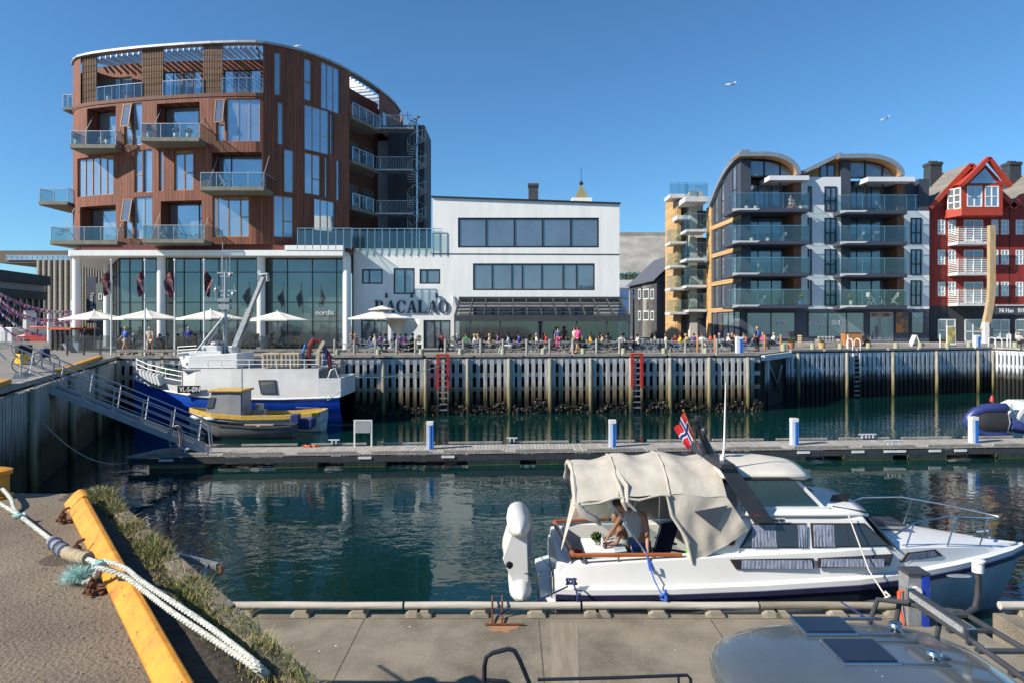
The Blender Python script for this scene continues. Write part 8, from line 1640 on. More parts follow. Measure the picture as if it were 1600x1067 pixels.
# table and chairs in the cockpit
tbx, tby, tz = .98, 1.35, 1.17
tc = T('cockpit_table', 'camping table in the cruiser cockpit', 'table', c_(tbx, tby, .47)); m = MB(); m.box(OX+.64, OX+1.34, OY+1.0, OY+1.75, tz-.03, tz); m.build('tabletop', WMETAL, tc)
for a, b in ((.7, 1.08), (1.28, 1.08), (.7, 1.68), (1.28, 1.68)): m = MB(); m.bar(c_(a, b, .47), c_(a, b, tz-.031), .025, .025); m.build('leg', STEEL, tc)
m = MB(); m.grid(lambda u, v: c_(.60+u*.78, .95+v*.85, tz+.004), 4, 4); m.grid(lambda u, v: c_(.60+u*.78, .95-.015*math.sin(u*15)*v, tz+.004-v*(.10+.16*max(0, 1-abs(u-.55)*2.6))), 16, 4); m.grid(lambda u, v: c_(.60-.01*math.sin(u*12)*v, .95+u*.85, tz+.004-v*.16), 12, 3); m.grid(lambda u, v: c_(1.38, .95+u*.85, tz+.004-v*.14), 8, 3); tag(m.build('tablecloth', M('white_cloth', (.72, .73, .76), (.68, .69, .72), .8), loc=c_(.98, 1.3, tz), smooth=30, recalc=False), 'white cloth hanging over the cockpit table', 'tablecloth')
planter(OX+.86, OY+1.38, .12, .09, clearglass('jar_glass', (.8, .9, .8), .2), 'small green plant in a glass jar on the cockpit table', None, tz+.01, pr=.05, ph=.09)
m = MB(); m.lathe(c_(.97, 1.32, tz+.01), [(.04, 0), (.04, .14), (.02, .17), (.022, .22)], 12); tag(m.build('bottle', M('pale_blue_bottle', (.45, .52, .58), (.4, .46, .52), .2), loc=c_(.97, 1.32, tz), smooth=40), 'pale bottle beside the green plant on the cockpit table', 'bottle')
m = MB(); m.lathe(c_(1.0, 1.18, tz+.01), [(.035, 0), (.04, .09), (.036, .092), (.03, .01)], 12); tag(m.build('cup', CHAR, loc=c_(1, 1.18, tz), smooth=40), 'small dark cup near the front edge of the cockpit table', 'cup')
m = MB(); m.lathe(c_(1.22, 1.45, tz+.01), [(.05, 0), (.11, .012), (.115, .02), (.05, .012)], 16); tag(m.build('plate', WMETAL, loc=c_(1.2, 1.45, tz), smooth=True), 'round plate at the right side of the cockpit table', 'plate')
NAVC = M('navy_fabric', (.02, .03, .09), (.015, .022, .07), .85, scale=8, bump=.004)
def camp(x, y, rz, lean, lab):
    t_ = T('folding_armchair', lab, 'chair', c_(x, y, .47), 'navy folding armchairs on the cruiser'); t_.rotation_euler = (0, 0, R(rz)); o_ = c_(x, y, .47)
    q = lambda a, b, z: o_+V((a, b, z))
    m = MB(); m.grid(lambda u, v: q(-.24+u*.48, -.2+v*.45, .42-.03*math.sin(u*math.pi)+.0*v), 6, 4); m.build('seat', NAVC, t_, recalc=False).modifiers.new('s', 'SOLIDIFY').thickness = .02
    m = MB(); m.grid(lambda u, v: q(-.24+u*.48, -.22-v*.75*lean-.02*math.sin(u*math.pi), .44+v*.72), 6, 6); m.build('backrest', NAVC, t_, recalc=False).modifiers.new('s', 'SOLIDIFY').thickness = .025
    for s in (-1, 1):
        m = MB(); m.tube([q(s*.26, .25, 0), q(s*.26, -.22, .45), q(s*.26, -.22-.75*lean, 1.18)], .013, 6); m.build('frame', STEEL, t_, smooth=True)
        m = MB(); m.tube([q(s*.26, -.3, 0), q(s*.26, .22, .42)], .013, 6); m.build('leg', STEEL, t_, smooth=True); m = MB(); m.box(q(s*.29, 0, 0).x-.025, q(s*.29, 0, 0).x+.025, o_.y-.35, o_.y+.2, o_.z+.62, o_.z+.65); m.build('armrest', CHAR, t_)
camp(2.0, 1.75, 35, .33, 'navy folding armchair beside the seated woman'); camp(2.2, 1.0, 62, .36, 'navy folding armchair nearest the canvas side curtain')
m = MB(); m.box(OX+.9, OX+1.6, OY+.5, OY+.95, .48, .86); tag(m.build('blue_bench_cushion', M('blue_cushion', (.10, .16, .34), (.08, .13, .28), .8), loc=c_(1.2, .7, .47), bevel=.06), 'blue cushioned seat box by the near rail of the cockpit', 'cushion')
m = MB(); m.ell(c_(.55, 1.9, .85), .13, .1, .07); tag(m.build('red_bag', cm('red'), loc=c_(.55, 1.9, .8), smooth=True), 'small red bag behind the cockpit table', 'bag'); m = MB(); m.prism([c_(2.35, .5, 1.2), c_(2.47, .5, 1.2), c_(2.45, .5, 1.55), c_(2.37, .5, 1.55)], (0, .1, 0)); tag(m.build('green_bag', M('lime_bag', (.12, .60, .05), (.1, .5, .04), .6), loc=c_(2.4, .5, 1.2), bevel=.03), 'bright green bag by the gathered canvas edge', 'bag')
# the two people in the cockpit, with faces and separate fingers
def hand(mesh_pts, wrist, dirv, palmn, s=1.0, curl=.5):
    """five short skinned fingers rooted in the palm"""
    d = V(dirv).normalized(); n = V(palmn).normalized(); side = d.cross(n).normalized(); J = {'w': V(wrist), 'p': V(wrist)+d*.075*s}; E = [('w', 'p')]; RR = {'w': (.024*s, .017*s), 'p': (.036*s, .014*s)}
    for i, (o_, l) in enumerate(((-.030, .062), (-.010, .074), (.011, .069), (.031, .054))):
        a = J['p']+side*o_*s+d*.015*s; b = a+(d-n*curl*.5)*l*.5*s; c = b+(d-n*curl*1.5)*l*.45*s
        J[f'a{i}'], J[f'b{i}'], J[f'c{i}'] = a, b, c; E += [('p', f'a{i}'), (f'a{i}', f'b{i}'), (f'b{i}', f'c{i}')]; RR.update({f'a{i}': .010*s, f'b{i}': .009*s, f'c{i}': .0075*s})
    a = V(wrist)+d*.035*s-side*.030*s; b = a+(d*.5-side*.7-n*.2)*.04*s; c = b+(d*.8-side*.3-n*.3)*.035*s; J['ta'], J['tb'], J['tc'] = a, b, c; E += [('w', 'ta'), ('ta', 'tb'), ('tb', 'tc')]; RR.update(ta=.013*s, tb=.011*s, tc=.009*s)
    return skinmesh('hand', J, E, RR, 1, 'w')
def merge(name, meshes, mats):
    b = bmesh.new()
    for me in meshes: b.from_mesh(me)
    r = bpy.data.meshes.new(name); b.to_mesh(r); b.free(); r.polygons.foreach_set('use_smooth', [True]*len(r.polygons)); r.materials.append(mats); return r
def bigperson(label, J, skin, cloth, hairm, face_dir, up_dir, hairlen=.0, k_=1.):
    J = {k: V(v) for k, v in J.items()}; root = T('person', label, 'person', (J['pelvis'].x, J['pelvis'].y, .47)); org = ORG[root.name]
    R_ = dict(BR); R_.update(chest=(.16, .125), belly=(.135, .11), lel=.048, rel=.048, lsh=.068, rsh=.068, lwr=.033, rwr=.033); R_ = {a: tuple(c*k_ for c in b) if isinstance(b, tuple) else b*k_ for a, b in R_.items()}; R_['skull'] = (.085, .095); R_['crown'] = (.07, .08)
    meshes = [skinmesh('b', J, BE, {k: R_[k] for k in J}, 2, 'pelvis')]
    fd, ud = V(face_dir).normalized(), V(up_dir).normalized(); sd_ = fd.cross(ud).normalized(); hc = J['skull']*.6+J['crown']*.4
    m = MB(); m.ell(hc+fd*.012, .078, .095, .115, 16, 12, Matrix((sd_, fd, ud)).transposed()); nose = hc+fd*.105-ud*.01; m.loft([[hc+fd*.09+ud*.03-sd_*.008, hc+fd*.09+ud*.03+sd_*.008, hc+fd*.08-ud*.03+sd_*.016, hc+fd*.08-ud*.03-sd_*.016], [nose+ud*.0-sd_*.004, nose+sd_*.004, nose-ud*.018+sd_*.011, nose-ud*.018-sd_*.011]])
    for s in (-1, 1): m.ell(hc+sd_*s*.082-ud*.005, .01, .022, .032, 8, 6, Matrix((sd_, fd, ud)).transposed())
    hm = m.mesh('h', [SKIN], V((0, 0, 0)), True, True); meshes.append(hm)
    for q in 'lr':
        w_ = J[q+'wr']; d = J[q+'ha']-w_; meshes.append(hand(None, w_, d, (0, 0, 1) if abs(d.normalized().z) < .7 else (1, 0, 0), 1, .7))
    me = merge('body', meshes, skin); me.transform(Matrix.Translation(-org)); o = bpy.data.objects.new('body', me); col.objects.link(o); o.parent = root
    for nm, ed, f_, ex, mt, cut in cloth:
        J2 = dict(J); R2 = dict(R_)
        for q in 'lr':
            J2[q+'mid'] = J[q+'sh'].lerp(J[q+'el'], .45); R2[q+'mid'] = .052; J2[q+'shin'] = J[q+'kn'].lerp(J[q+'an'], .9); R2[q+'shin'] = .05
        ks = sorted({k for e in ed for k in e}); rr = {k: tuple(v*f_+ex for v in R2[k]) if isinstance(R2[k], tuple) else R2[k]*f_+ex for k in ks}
        if 'neck' in rr: rr['neck'] = .062
        cmh = skinmesh(nm, {k: J2[k] for k in (['pelvis'] if 'pelvis' in ks else [])+[k for k in ks if k != 'pelvis']}, ed, rr, 2, 'pelvis' if 'pelvis' in ks else ks[0]); cmh.transform(Matrix.Translation(-org)); cmh.materials.clear(); cmh.materials.append(mt); o = bpy.data.objects.new(nm, cmh); col.objects.link(o); o.parent = root
    m = MB(); m.ell(hc-fd*.025+ud*.04, .090, .105, .105, 16, 10, Matrix((sd_, fd, ud)).transposed())
    if hairlen: m.ell(hc-fd*.075-ud*.06, .07, .05, .12, 12, 8, Matrix((sd_, fd, ud)).transposed())
    m.build('hair', hairm, root, smooth=True)
    m = MB()
    for s in (-1, 1): m.ell(hc+fd*.094+sd_*s*.032+ud*.018, .013, .006, .008, 8, 6, Matrix((sd_, fd, ud)).transposed())
    m.build('eyes', BLACK, root, smooth=True); m = MB(); m.ell(hc+fd*.098-ud*.05, .022, .006, .006, 8, 6, Matrix((sd_, fd, ud)).transposed()); m.build('mouth', M('lips', (.35, .10, .08), (.3, .08, .07), .5) if 'lips' not in bpy.data.materials else bpy.data.materials['lips'], root, smooth=True)
    return root
q = lambda x, y, z: c_(x, y, z)
TANS = M('tanned_skin', (.50, .235, .135), (.43, .19, .105), .5, scale=6)
man = dict(pelvis=q(1.62, 1.0, 1.40), belly=q(1.56, 1.0, 1.55), chest=q(1.50, 1.0, 1.80), neck=q(1.38, 1.0, 1.95), throat=q(1.33, 1.0, 1.98), skull=q(1.24, .99, 2.02), crown=q(1.17, .99, 2.07),
 lsh=q(1.66, .86, 1.90), lel=q(1.70, .74, 1.62), lwr=q(1.69, .66, 1.38), lha=q(1.69, .63, 1.29), rsh=q(1.36, 1.12, 1.90), rel=q(1.24, 1.24, 1.64), rwr=q(1.08, 1.28, 1.38), rha=q(1.02, 1.27, 1.28),
 lhip=q(1.72, .92, 1.33), lkn=q(1.70, .87, .93), lan=q(1.66, .85, .56), lto=q(1.50, .84, .50), rhip=q(1.56, 1.08, 1.33), rkn=q(1.58, 1.14, .93), ran=q(1.68, 1.16, .56), rto=q(1.52, 1.17, .50))
TS = [('pelvis', 'belly'), ('belly', 'chest'), ('chest', 'neck')]
TR_ = [('pelvis', 'lhip'), ('pelvis', 'rhip'), ('lhip', 'lkn'), ('rhip', 'rkn'), ('lkn', 'lshin'), ('rkn', 'rshin')]
bigperson('man in a pale vest and jeans bending over the cockpit table', man, TANS, [('vest', TS+[('chest', 'lsh'), ('chest', 'rsh')], 1.10, .018, M('pale_grey_vest', (.50, .50, .46), (.42, .42, .39), .85), 0), ('jeans', TR_, 1.04, .014, M('blue_jeans', (.07, .16, .34), (.05, .11, .26), .85, scale=9), 0)], cm('hair_brown2'), (-.6, 0, -.75), (-.75, 0, .6))
wo = dict(pelvis=q(1.47, 1.62, 1.0), belly=q(1.44, 1.60, 1.15), chest=q(1.37, 1.56, 1.36), neck=q(1.31, 1.54, 1.51), throat=q(1.29, 1.53, 1.56), skull=q(1.27, 1.52, 1.63), crown=q(1.25, 1.52, 1.71),
 lsh=q(1.32, 1.38, 1.45), lel=q(1.23, 1.26, 1.24), lwr=q(1.04, 1.30, 1.21), lha=q(0.96, 1.33, 1.20), rsh=q(1.34, 1.72, 1.45), rel=q(1.2, 1.78, 1.24), rwr=q(1.01, 1.62, 1.21), rha=q(0.94, 1.56, 1.20),
 lhip=q(1.45, 1.52, .97), lkn=q(1.05, 1.50, .98), lan=q(1.07, 1.50, .56), lto=q(0.93, 1.50, .50), rhip=q(1.45, 1.72, .97), rkn=q(1.05, 1.75, .98), ran=q(1.07, 1.75, .56), rto=q(0.93, 1.75, .50))
bigperson('woman in a light top with sunglasses seated behind the cockpit table', wo, TANS, [('top', TS[:2], 1.03, .012, cm('white'), 0), ('shorts', [('pelvis', 'lhip'), ('pelvis', 'rhip'), ('lhip', 'lkn'), ('rhip', 'rkn')], 1.04, .014, cm('denim'), 0)], cm('hair_brown2'), (-.9, -.25, -.25), (-.1, 0, 1), .1, k_=.80)
# ---------------------------------------------------------------- dark boat in the lower right corner
NG = M('dark_grey_gelcoat', (.085, .10, .11), (.065, .078, .086), .24, scale=1.4, coat=.8, glob=True); nb = T('grey_cabin_boat', 'dark grey cabin boat with roof hatches and roof rack in the lower right corner', 'cabin boat', (3, 6, 0)); RY, RZ = 6.0, 2.38
speckle(NG, 9, .07, (.5, .5, .48), .93)
m = MB(); n_ = 40; ringsz = []
def ro(a, k, z):
    c, s = math.cos(a), math.sin(a); e = .62; x = (abs(c)**e)*(1 if c > 0 else -1); y = (abs(s)**.72)*(1 if s > 0 else -1); bx_ = (1.25 if c < 0 else 1.3); taper = 1-.14*max(0, -x); return (3.05+x*bx_*k, RY+y*.98*k*taper, z)
for k, z in ((.93, 2.10), (.99, 2.16), (1.0, 2.24), (.975, 2.31), (.93, 2.345), (.80, 2.375), (.5, 2.40), (.2, 2.41), (.02, 2.412)): ringsz.append([ro(2*math.pi*i/n_, k, z) for i in range(n_)])
m.loft(ringsz); m.build('roof', NG, nb, smooth=50)
m = MB(); m.loft([[ro(2*math.pi*i/n_, k, z) for i in range(n_)] for k, z in ((.9, 1.4), (.86, 2.11))], cap=False); m.build('cabin_window_band', CABG, nb, smooth=40)
m = MB()
for a in (150, 165, 180, 195, 210, 120, 90, 60): p, q2 = ro(R(a), .905, 1.4), ro(R(a), .865, 2.11); m.bar(p, q2, .06, .05)
m.build('window_pillar', WMETAL, nb)
hl = [(-.4, .05, 1.25), (.2, .5, 1.22), (1.0, .9, 1.2), (2.2, 1.08, 1.2), (4.8, 1.12, 1.25), (5.6, 1.05, 1.25)]
m = MB(); m.loft([[(x, RY-b, z), (x, RY-b*.9, .3), (x, RY, -.3), (x, RY+b*.9, .3), (x, RY+b, z)] for x, b, z in hl]); m.build('hull', NG, nb, smooth=40)
for x0, x1, y0, y1, nm in ((2.78, 3.30, 6.47, 6.86, 1), (2.86, 3.38, 5.90, 6.37, 2)):
    m = MB(); m.box(x0, x1, y0, y1, 2.39, 2.435); h_ = m.build('roof_hatch', STEEL, nb, bevel=.018); m = MB(); m.box(x0+.03, x1-.03, y0+.03, y1-.03, 2.4355, 2.442); m.build('hatch_glass', M('hatch_black', (.01, .012, .02), (.015, .017, .025), .06) if nm == 1 else bpy.data.materials['hatch_black'], h_)
    for q3 in (y0+.02, y1-.02): m = MB(); m.box(x1+.005, x1+.40, q3-.012, q3+.012, 2.40, 2.425); m.build('hatch_rail', STEEL, nb)
for x, y in ((3.72, 6.62), (3.74, 6.05)): m = MB(); m.lathe((x, y, 2.37), [(.07, 0), (.065, .02), (.02, .04), (.02, .07), (.07, .075), (.06, .1), (.01, .11)], 16); m.build('roof_vent', STEEL, nb, smooth=40)
m = MB()
for dx, z in ((3.98, 2.56), (4.42, 2.5)): m.tube([(dx-.12, 7.0, 1.9), (dx-.02, 6.98, z-.05), (dx+.06, 6.8, z), (dx+.06, 6.0, z+.02), (dx+.06, 5.2, z), (dx, 5.0, z-.1), (dx-.1, 4.98, 1.9)], .026, 8)
m.tube([(3.66, 7.0, 2.3), (3.74, 6.98, 2.55), (3.98, 6.85, 2.57)], .026, 8)
for y in (6.7, 6.35, 5.95, 5.55): m.box(4.05, 4.47, y-.03, y+.03, 2.50, 2.525)
m.build('roof_rack', CHAR, nb, smooth=40)
m = MB(); m.bar((4.02, 6.85, 2.66), (4.02, 6.0, 2.66), .07, .075); lb_ = m.build('light_bar', CHAR, nb); m = MB(); m.bar((3.978, 6.83, 2.66), (3.978, 6.02, 2.66), .012, .055); m.build('light_lens', M('lens', (.6, .62, .64), (.35, .36, .38), .2, .5, scale=40), lb_)
for y in (6.88, 5.97): m = MB(); m.box(3.98, 4.06, y-.02, y+.02, 2.56, 2.7); m.build('light_bracket', STEEL, nb)
m = MB(); m.tube([(4.35, 6.75, 2.5), (4.55, 6.85, 2.45), (4.68, 6.9, 2.5), (4.71, 6.9, 2.62), (4.71, 6.9, 2.86)], .03, 10); m.build('lamp_pole', CHAR, nb, smooth=True); m = MB(); m.lathe((4.71, 6.9, 2.86), [(.055, 0), (.055, .09), (.065, .1), (.065, .12), (.02, .13)], 14); m.build('mast_light', WMETAL, nb, smooth=40); m = MB(); m.ell((4.52, 6.9, 2.82), .13, .05, .012); m.build('lamp_bracket', GREYM, nb, smooth=True)
m = MB(); yy = 6.5; Q = lambda px, py, Y=6.5: V((X(px, Y), Y, Z(py, Y))); m.tube([Q(757, 1110), Q(757, 1040), Q(760, 1026), Q(770, 1019), Q(795, 1013), Q(804, 1016), Q(812, 1030), Q(845, 1110)], .022, 8); m.tube([Q(757, 1066), Q(762, 1062), Q(790, 1064), Q(802, 1072)], .02, 8); m.tube([Q(840, 1061, 6.4), Q(960, 1058, 6.4), Q(1074, 1054, 6.4), Q(1079, 1060, 6.4), Q(1082, 1110, 6.4)], .016, 8); m.bar(Q(1060, 1055, 6.4), Q(1062, 1110, 6.4), .02, .02); m.bar(Q(757, 1110), Q(757, 1140), .03, .03); m.build('bow_pulpit', M('navy_tube', (.03, .035, .05), (.02, .025, .035), .35, .3), nb, smooth=40)
m = MB(); m.tube([(5.9+.18*math.cos(k*.8)*(1+.1*math.sin(k*1.7)), 9.9+.22*math.sin(k*.8), .62+.012*(k % 4)) for k in range(36)]+[(5.6, 10.6, .75), (5.3, 11.0, .9)], .014, 5); tag(m.build('rope_coil', NAVR, loc=(5.9, 9.9, .6), smooth=True), 'untidy navy rope coil lying on the right end of the pier', 'rope')
# ---------------------------------------------------------------- foreground quay corner
ASPH = M('worn_quay_surface', (.215, .170, .118), (.13, .10, .072), .92, scale=.9, bump=.014, bscale=42, glob=True, detail=12, c3=(.21, .17, .125)); speckle(ASPH, 22, .12, (.30, .27, .22), .9); speckle(ASPH, 70, .25, (.05, .042, .035), .6); speckle(ASPH, 1.5, .3, (.085, .066, .05), .7)
m = MB(); pl = [(-14, 7.55), (-4.64, 7.46), (-1.27, 3.56), (3.9, -2.6), (-14, -2.6)]; m.add([(a, b, DZ+.005) for a, b in pl], [(0, 1, 2, 3, 4)]); o = m.build('quay_surface', ASPH, recalc=False); struct(o)
for p in o.data.polygons:
    if p.normal.z < 0: p.flip()
ed = (N1-N0).normalized(); en = V((ed.y, -ed.x, 0)); en = en if en.x < 0 else -en   # en points inland
SOIL = M('dark_soil', (.055, .042, .028), (.03, .024, .016), .95, scale=12, bump=.03, bscale=18, glob=True); 
m = MB(); m.grid(lambda u, v: (lambda s, w_: up(N0+ed*s+en*(w_), DZ+.012+.05*math.sin(v*math.pi)*(.6+.4*noise.noise(V((s*3, w_*4, 0))))))( -.05+u*9, .05+v*(.22+.36*u)), 90, 8); tag(m.build('soil_strip', SOIL, smooth=True, recalc=False), 'dark soil bank along the quay edge under the grass', 'soil', kind='stuff')
GR1 = M('grass_green', (.10, .17, .03), (.05, .10, .02), .7, scale=3, glob=True); GR2 = M('grass_dry', (.38, .30, .12), (.26, .20, .08), .8, scale=4, glob=True); GR3 = M('grass_dark', (.03, .06, .015), (.02, .04, .012), .8, scale=4, glob=True)
m = MB()
for i in range(24000):
    s = random.uniform(-.1, 6.6)**1.0; bias = random.betavariate(1.5, 2.2); w_ = -.10+bias*(.20+.03*s); d = noise.noise(V((s*1.7, w_*3, 5)))
    if d < -.12 and random.random() < .8: continue
    p = N0+ed*s+en*w_; h = random.uniform(.02, .085)*(1+.9*max(0, d))*(1.5 if random.random() < .06 else 1)*(1.25-bias*.8); a = random.uniform(0, 6.28); ww = random.uniform(.0022, .0045); m.k = 1 if random.random() < (.55-d*.25) else (2 if random.random() < .25 else 0)
    le = V((random.gauss(0, .5), random.gauss(0, .5), 1)); le.normalize(); z0 = DZ+.02; b = V((math.cos(a)*ww, math.sin(a)*ww, 0)); p = up(p, z0); mid = p+le*h*.55; tip = p+le*h+V((le.x, le.y, -.25))*h*.45
    m.add([p-b, p+b, mid+b*.7, tip, mid-b*.7], [(0, 1, 2, 4), (4, 2, 3)])
tag(m.build('grass', [GR1, GR2, GR3], recalc=False), 'rough strip of green and dry grass along the quay edge', 'grass', kind='stuff')
m = MB()
for i in range(14):
    s = i*.62-.1; l = .58; p, q3 = up(N0+ed*s-en*.05, DZ+.0), up(N0+ed*(s+l)-en*.05+V((random.uniform(-.01, .01), 0, 0)), DZ+.0); m.bar(p, q3, .14, .10+random.uniform(-.02, .02))
tag(m.build('edge_kerb', M('rotten_timber', (.22, .19, .15), (.12, .10, .08), .9, scale=6, bump=.02), loc=N0, bevel=.01), 'cracked weathered timber kerb along the near quay edge', 'kerb')
m = MB()
for i in range(420):
    s = random.uniform(0, 5); w_ = random.uniform(.40, .72)+abs(random.gauss(0, .1)); p = up(N0+ed*s+en*w_, DZ+.012); r = random.uniform(.002, .008); m.ell(p, r, r*random.uniform(.6, 1), r*.6, 5, 3)
tag(m.build('gravel', M('pale_chips', (.32, .30, .26), (.12, .11, .10), .9, scale=9, glob=True), smooth=False), 'loose grit and chips beside the yellow beam', 'gravel', kind='stuff')
YBM = M('scuffed_yellow_paint', (.72, .31, .015), (.55, .21, .012), .55, scale=5, bump=.006, bscale=16, glob=True, c3=(.24, .085, .025), lo=.3, hi=.6, detail=10); speckle(YBM, 14, .16, (.16, .05, .02), .80); speckle(YBM, 38, .2, (.10, .045, .02), .86)
yb = T('yellow_kerb_beam', 'long scuffed orange yellow steel kerb beam on the near quay', 'kerb beam', G(121, 785, DZ))
A_ = G(119, 790, DZ+.02); B_ = G(262, 1067, DZ+.02); bd = (B_-A_); bd.z = 0; bd.normalize(); bs = V((bd.y, -bd.x, 0)); bs = bs if bs.x > 0 else -bs; B_ = A_+bd*8.5
sec = [(-.085, 0), (-.09, .035), (-.02, .12), (.022, .15), (.062, .143), (.09, .095), (.087, 0)]
m = MB(); m.loft([[A_+bd*s+bs*a*(.85 if s < .05 else 1-.075*min(s, 3))+V((0, 0, z*(.8 if s < .05 else 1-.04*min(s, 3)))) for a, z in sec] for s in (0, .12, .5, 1, 2, 4, 8.4)]); m.build('beam', YBM, yb, bevel=.006)
m = MB(); m.loft([[A_+bd*s+bs*a*1.12+V((0, 0, z*1.1)) for a, z in sec] for s in (-.02, .02, .30, .33)]); m.build('end_cap', YBM, yb, bevel=.012)
for s in (.55, 1.75, 2.7):
    m = MB(); p = A_+bd*s-bs*.10
    m.tube([p+V((0, 0, .12)), p-bs*.05+V((0, 0, .10)), p-bs*.09+V((0, 0, .03)), p-bs*.05+bd*.06+V((0, 0, .01))], .013, 6); m.ell(p-bs*.05+V((0, 0, .05)), .03, .03, .03, 8, 6); m.box(p.x-.06, p.x+.04, p.y-.07, p.y+.05, DZ+.006, DZ+.022)
    for k in range(7): m.tube([p-bs*(.03+.012*k)+bd*(.02*math.sin(k*2)+.01*k)+V((0, 0, .015)), p-bs*(.045+.012*k)+bd*(.02*math.cos(k*2)+.01*k)+V((0, 0, .028))], .008, 6)
    m.build('anchor_chain', RUST, yb, smooth=True)
# mooring rope across the corner
RP_ = M('pale_mooring_rope', (.56, .57, .52), (.36, .37, .33), .85, scale=26, bump=.01, bscale=70, glob=True)
def ropepath(pts): return [G(a, b, z) for a, b, z in pts]
def spline(pts, n_=8):
    out = []
    for i in range(len(pts)-1):
        p0, p1, p2, p3 = pts[max(i-1, 0)], pts[i], pts[i+1], pts[min(i+2, len(pts)-1)]
        for k in range(n_):
            t_ = k/n_; out.append(.5*((2*p1)+(p2-p0)*t_+(2*p0-5*p1+4*p2-p3)*t_*t_+(3*p1-p0-3*p2+p3)*t_**3))
    return out+[pts[-1]]
def braided(m, pts, r, tw=9, k=3):
    """three strands laid round each other"""
    pts = spline(pts, 10); L = 0; prev = pts[0]; nodes = []
    for i, p in enumerate(pts):
        L += (p-prev).length; prev = p; t_ = (pts[min(i+1, len(pts)-1)]-pts[max(i-1, 0)]).normalized(); a = t_.cross(V((0, 0, 1))).normalized(); b = a.cross(t_); nodes.append((p, a, b, L))
    fine = []
    for (p, a, b, l0), (p2, a2, b2, l1) in zip(nodes, nodes[1:]):
        n2 = max(1, int((l1-l0)/.012))
        for j in range(n2): f_ = j/n2; fine.append((p.lerp(p2, f_), a, b, l0+(l1-l0)*f_))
    for s in range(k): m.tube([p+(a*math.cos(l*2*math.pi*tw+s*2*math.pi/k)+b*math.sin(l*2*math.pi*tw+s*2*math.pi/k))*r*.5 for p, a, b, l in fine], r*.62, 6)
mr = T('mooring_rope', 'thick pale twisted mooring rope running over the yellow beam and down to the boat', 'rope', G(156, 881, DZ)); zg = DZ+.04
m = MB(); braided(m, ropepath([(-30, 774, zg), (0, 787, zg), (31, 806, zg+.02), (55, 824, zg), (82, 845, zg+.03), (100, 861, zg+.05), (135, 873, zg+.12), (156, 881, zg+.19)]), .019); braided(m, ropepath([(-20, 740, zg+.1), (14, 775, zg+.06), (22, 795, zg), (31, 806, zg+.02)]), .019); m.build('rope_tail', RP_, mr, smooth=True)
m = MB(); braided(m, ropepath([(150, 880, zg+.19), (172, 879, zg+.21), (197, 888, zg+.21), (222, 908, zg+.18), (276, 944, zg+.14), (325, 977, zg+.10), (368, 1010, zg+.09), (405, 1040, zg+.07), (430, 1066, zg-.1), (450, 1095, zg-.4)]), .0165, 10); m.build('upper_strand', RP_, mr, smooth=True)
m = MB(); braided(m, ropepath([(150, 886, zg+.19), (168, 890, zg+.19), (195, 900, zg+.16), (222, 920, zg+.12), (268, 955, zg+.10), (320, 990, zg+.07), (362, 1018, zg+.06), (400, 1044, zg+.05), (428, 1070, zg-.1), (446, 1100, zg-.4)]), .0165, 10); m.build('lower_strand', RP_, mr, smooth=True)
TEALR = M('teal_fray', (.30, .55, .52), (.45, .62, .58), .9, scale=20)
m = MB(); kp = G(157, 881, zg+.2)
for k in range(5): m.tube([kp+V((math.cos(a*.6+k)*.036, math.sin(a*.6+k*1.3)*.03, .022*math.sin(a*.9+k*2))) for a in range(11)], .011, 6)
m.build('knot', TEALR, mr, smooth=True); m = MB(); kp = G(31, 806, zg+.03)
for k in range(4): m.tube([kp+V((math.cos(a*.6+k)*.04, math.sin(a*.6+k*1.3)*.035, .02*math.sin(a*.9+k*2))) for a in range(11)], .011, 6)
m.build('knot', TEALR, mr, smooth=True)
m = MB(); braided(m, ropepath([(157, 884, zg+.18), (150, 897, zg+.1), (142, 906, zg+.02), (128, 911, zg)]), .018); m.build('loose_end', RP_, mr, smooth=True)
m = MB(); fc0 = G(117, 901, zg)
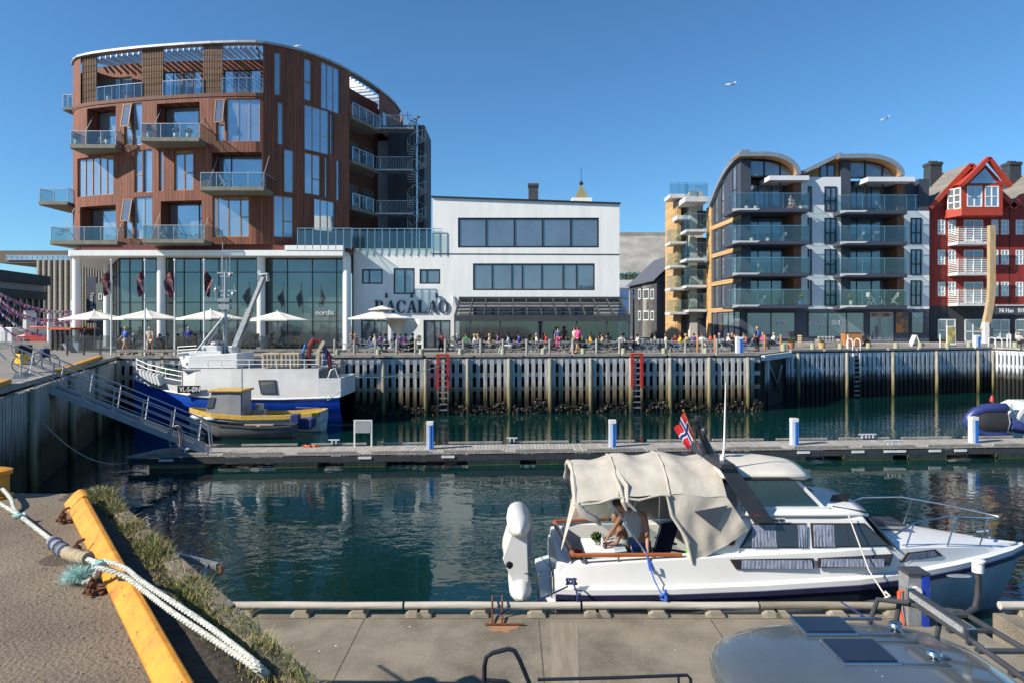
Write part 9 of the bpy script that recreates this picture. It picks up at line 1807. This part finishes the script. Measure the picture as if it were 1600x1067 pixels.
for i in range(1500):
    d = V((random.gauss(-.6, 1), random.gauss(.15, .9), abs(random.gauss(0, .45)))).normalized(); l = random.uniform(.04, .15); p = fc0+V((.06, -.02, 0))+d*.015; mid = p+d*l*.6+V((random.gauss(0, .012), random.gauss(0, .012), random.gauss(0, .01))); e = V((random.gauss(0, 1), random.gauss(0, 1), .3)).normalized()*.0016
    tip = p+d*l+V((random.gauss(0, .03), random.gauss(0, .03), -.01)); tip.z = max(tip.z, DZ+.01); m.add([p-e, p+e, mid+e, mid-e, tip], [(0, 1, 2, 3), (3, 2, 4)])
m.build('frayed_end', TEALR, mr, recalc=False)
wpath = spline(ropepath([(82, 845, zg+.03), (92, 854, zg+.05), (104, 862, zg+.06), (118, 868, zg+.09), (138, 872, zg+.13)]), 6)
m = MB(); n_ = len(wpath)
for i in range(n_-1): 
    if i < 12: m.k = 0 if (i//2) % 2 else 1
    else: m.k = 2
    a, b = wpath[i], wpath[i+1]; m.tube([a-(b-a)*.15, a.lerp(b, .5), b+(b-a)*.15], [.036+.01*random.random(), .046+.012*random.random(), .036+.01*random.random()], 10)
m.build('rag_wrapping', [cm('navy'), cm('grey'), M('tan_rag', (.34, .27, .18), (.25, .2, .13), .9, scale=12)], mr, smooth=50)
ob2 = MB(); bp2 = G(-8, 778, DZ); ob2.lathe(bp2, [(.17, 0), (.17, .03), (.13, .04), (.13, .24), (.16, .26), (.16, .30), (.1, .32)], 18); tag(ob2.build('bollard', YBM, loc=bp2, smooth=40), 'orange yellow round bollard cut by the left edge', 'bollard')
# steel arm with rusty hook reaching out over the water
ja = T('steel_davit', 'thin grey steel arm with rusty hook leaning out from the grass edge', 'davit', G(262, 866, DZ-.02)); p0, p1 = G(255, 862, DZ-.1), V((X(340, 5.6), 5.6, Z(884, 5.6)))
m = MB(); m.bar(p0, p1, .035, .05); m.bar(p0.lerp(p1, .8), V((X(314, 5.2), 5.2, Z(938, 5.2))), .025, .03); m.build('arm', GREYM, ja); m = MB(); m.tube([p1, p1+V((.025, 0, -.005)), p1+V((.035, 0, -.035)), p1+V((.02, 0, -.065)), p1+V((-.01, 0, -.06))], .013, 8); m.build('hook', M('orange_rust', (.5, .17, .05), (.3, .09, .03), .8), ja, smooth=True)
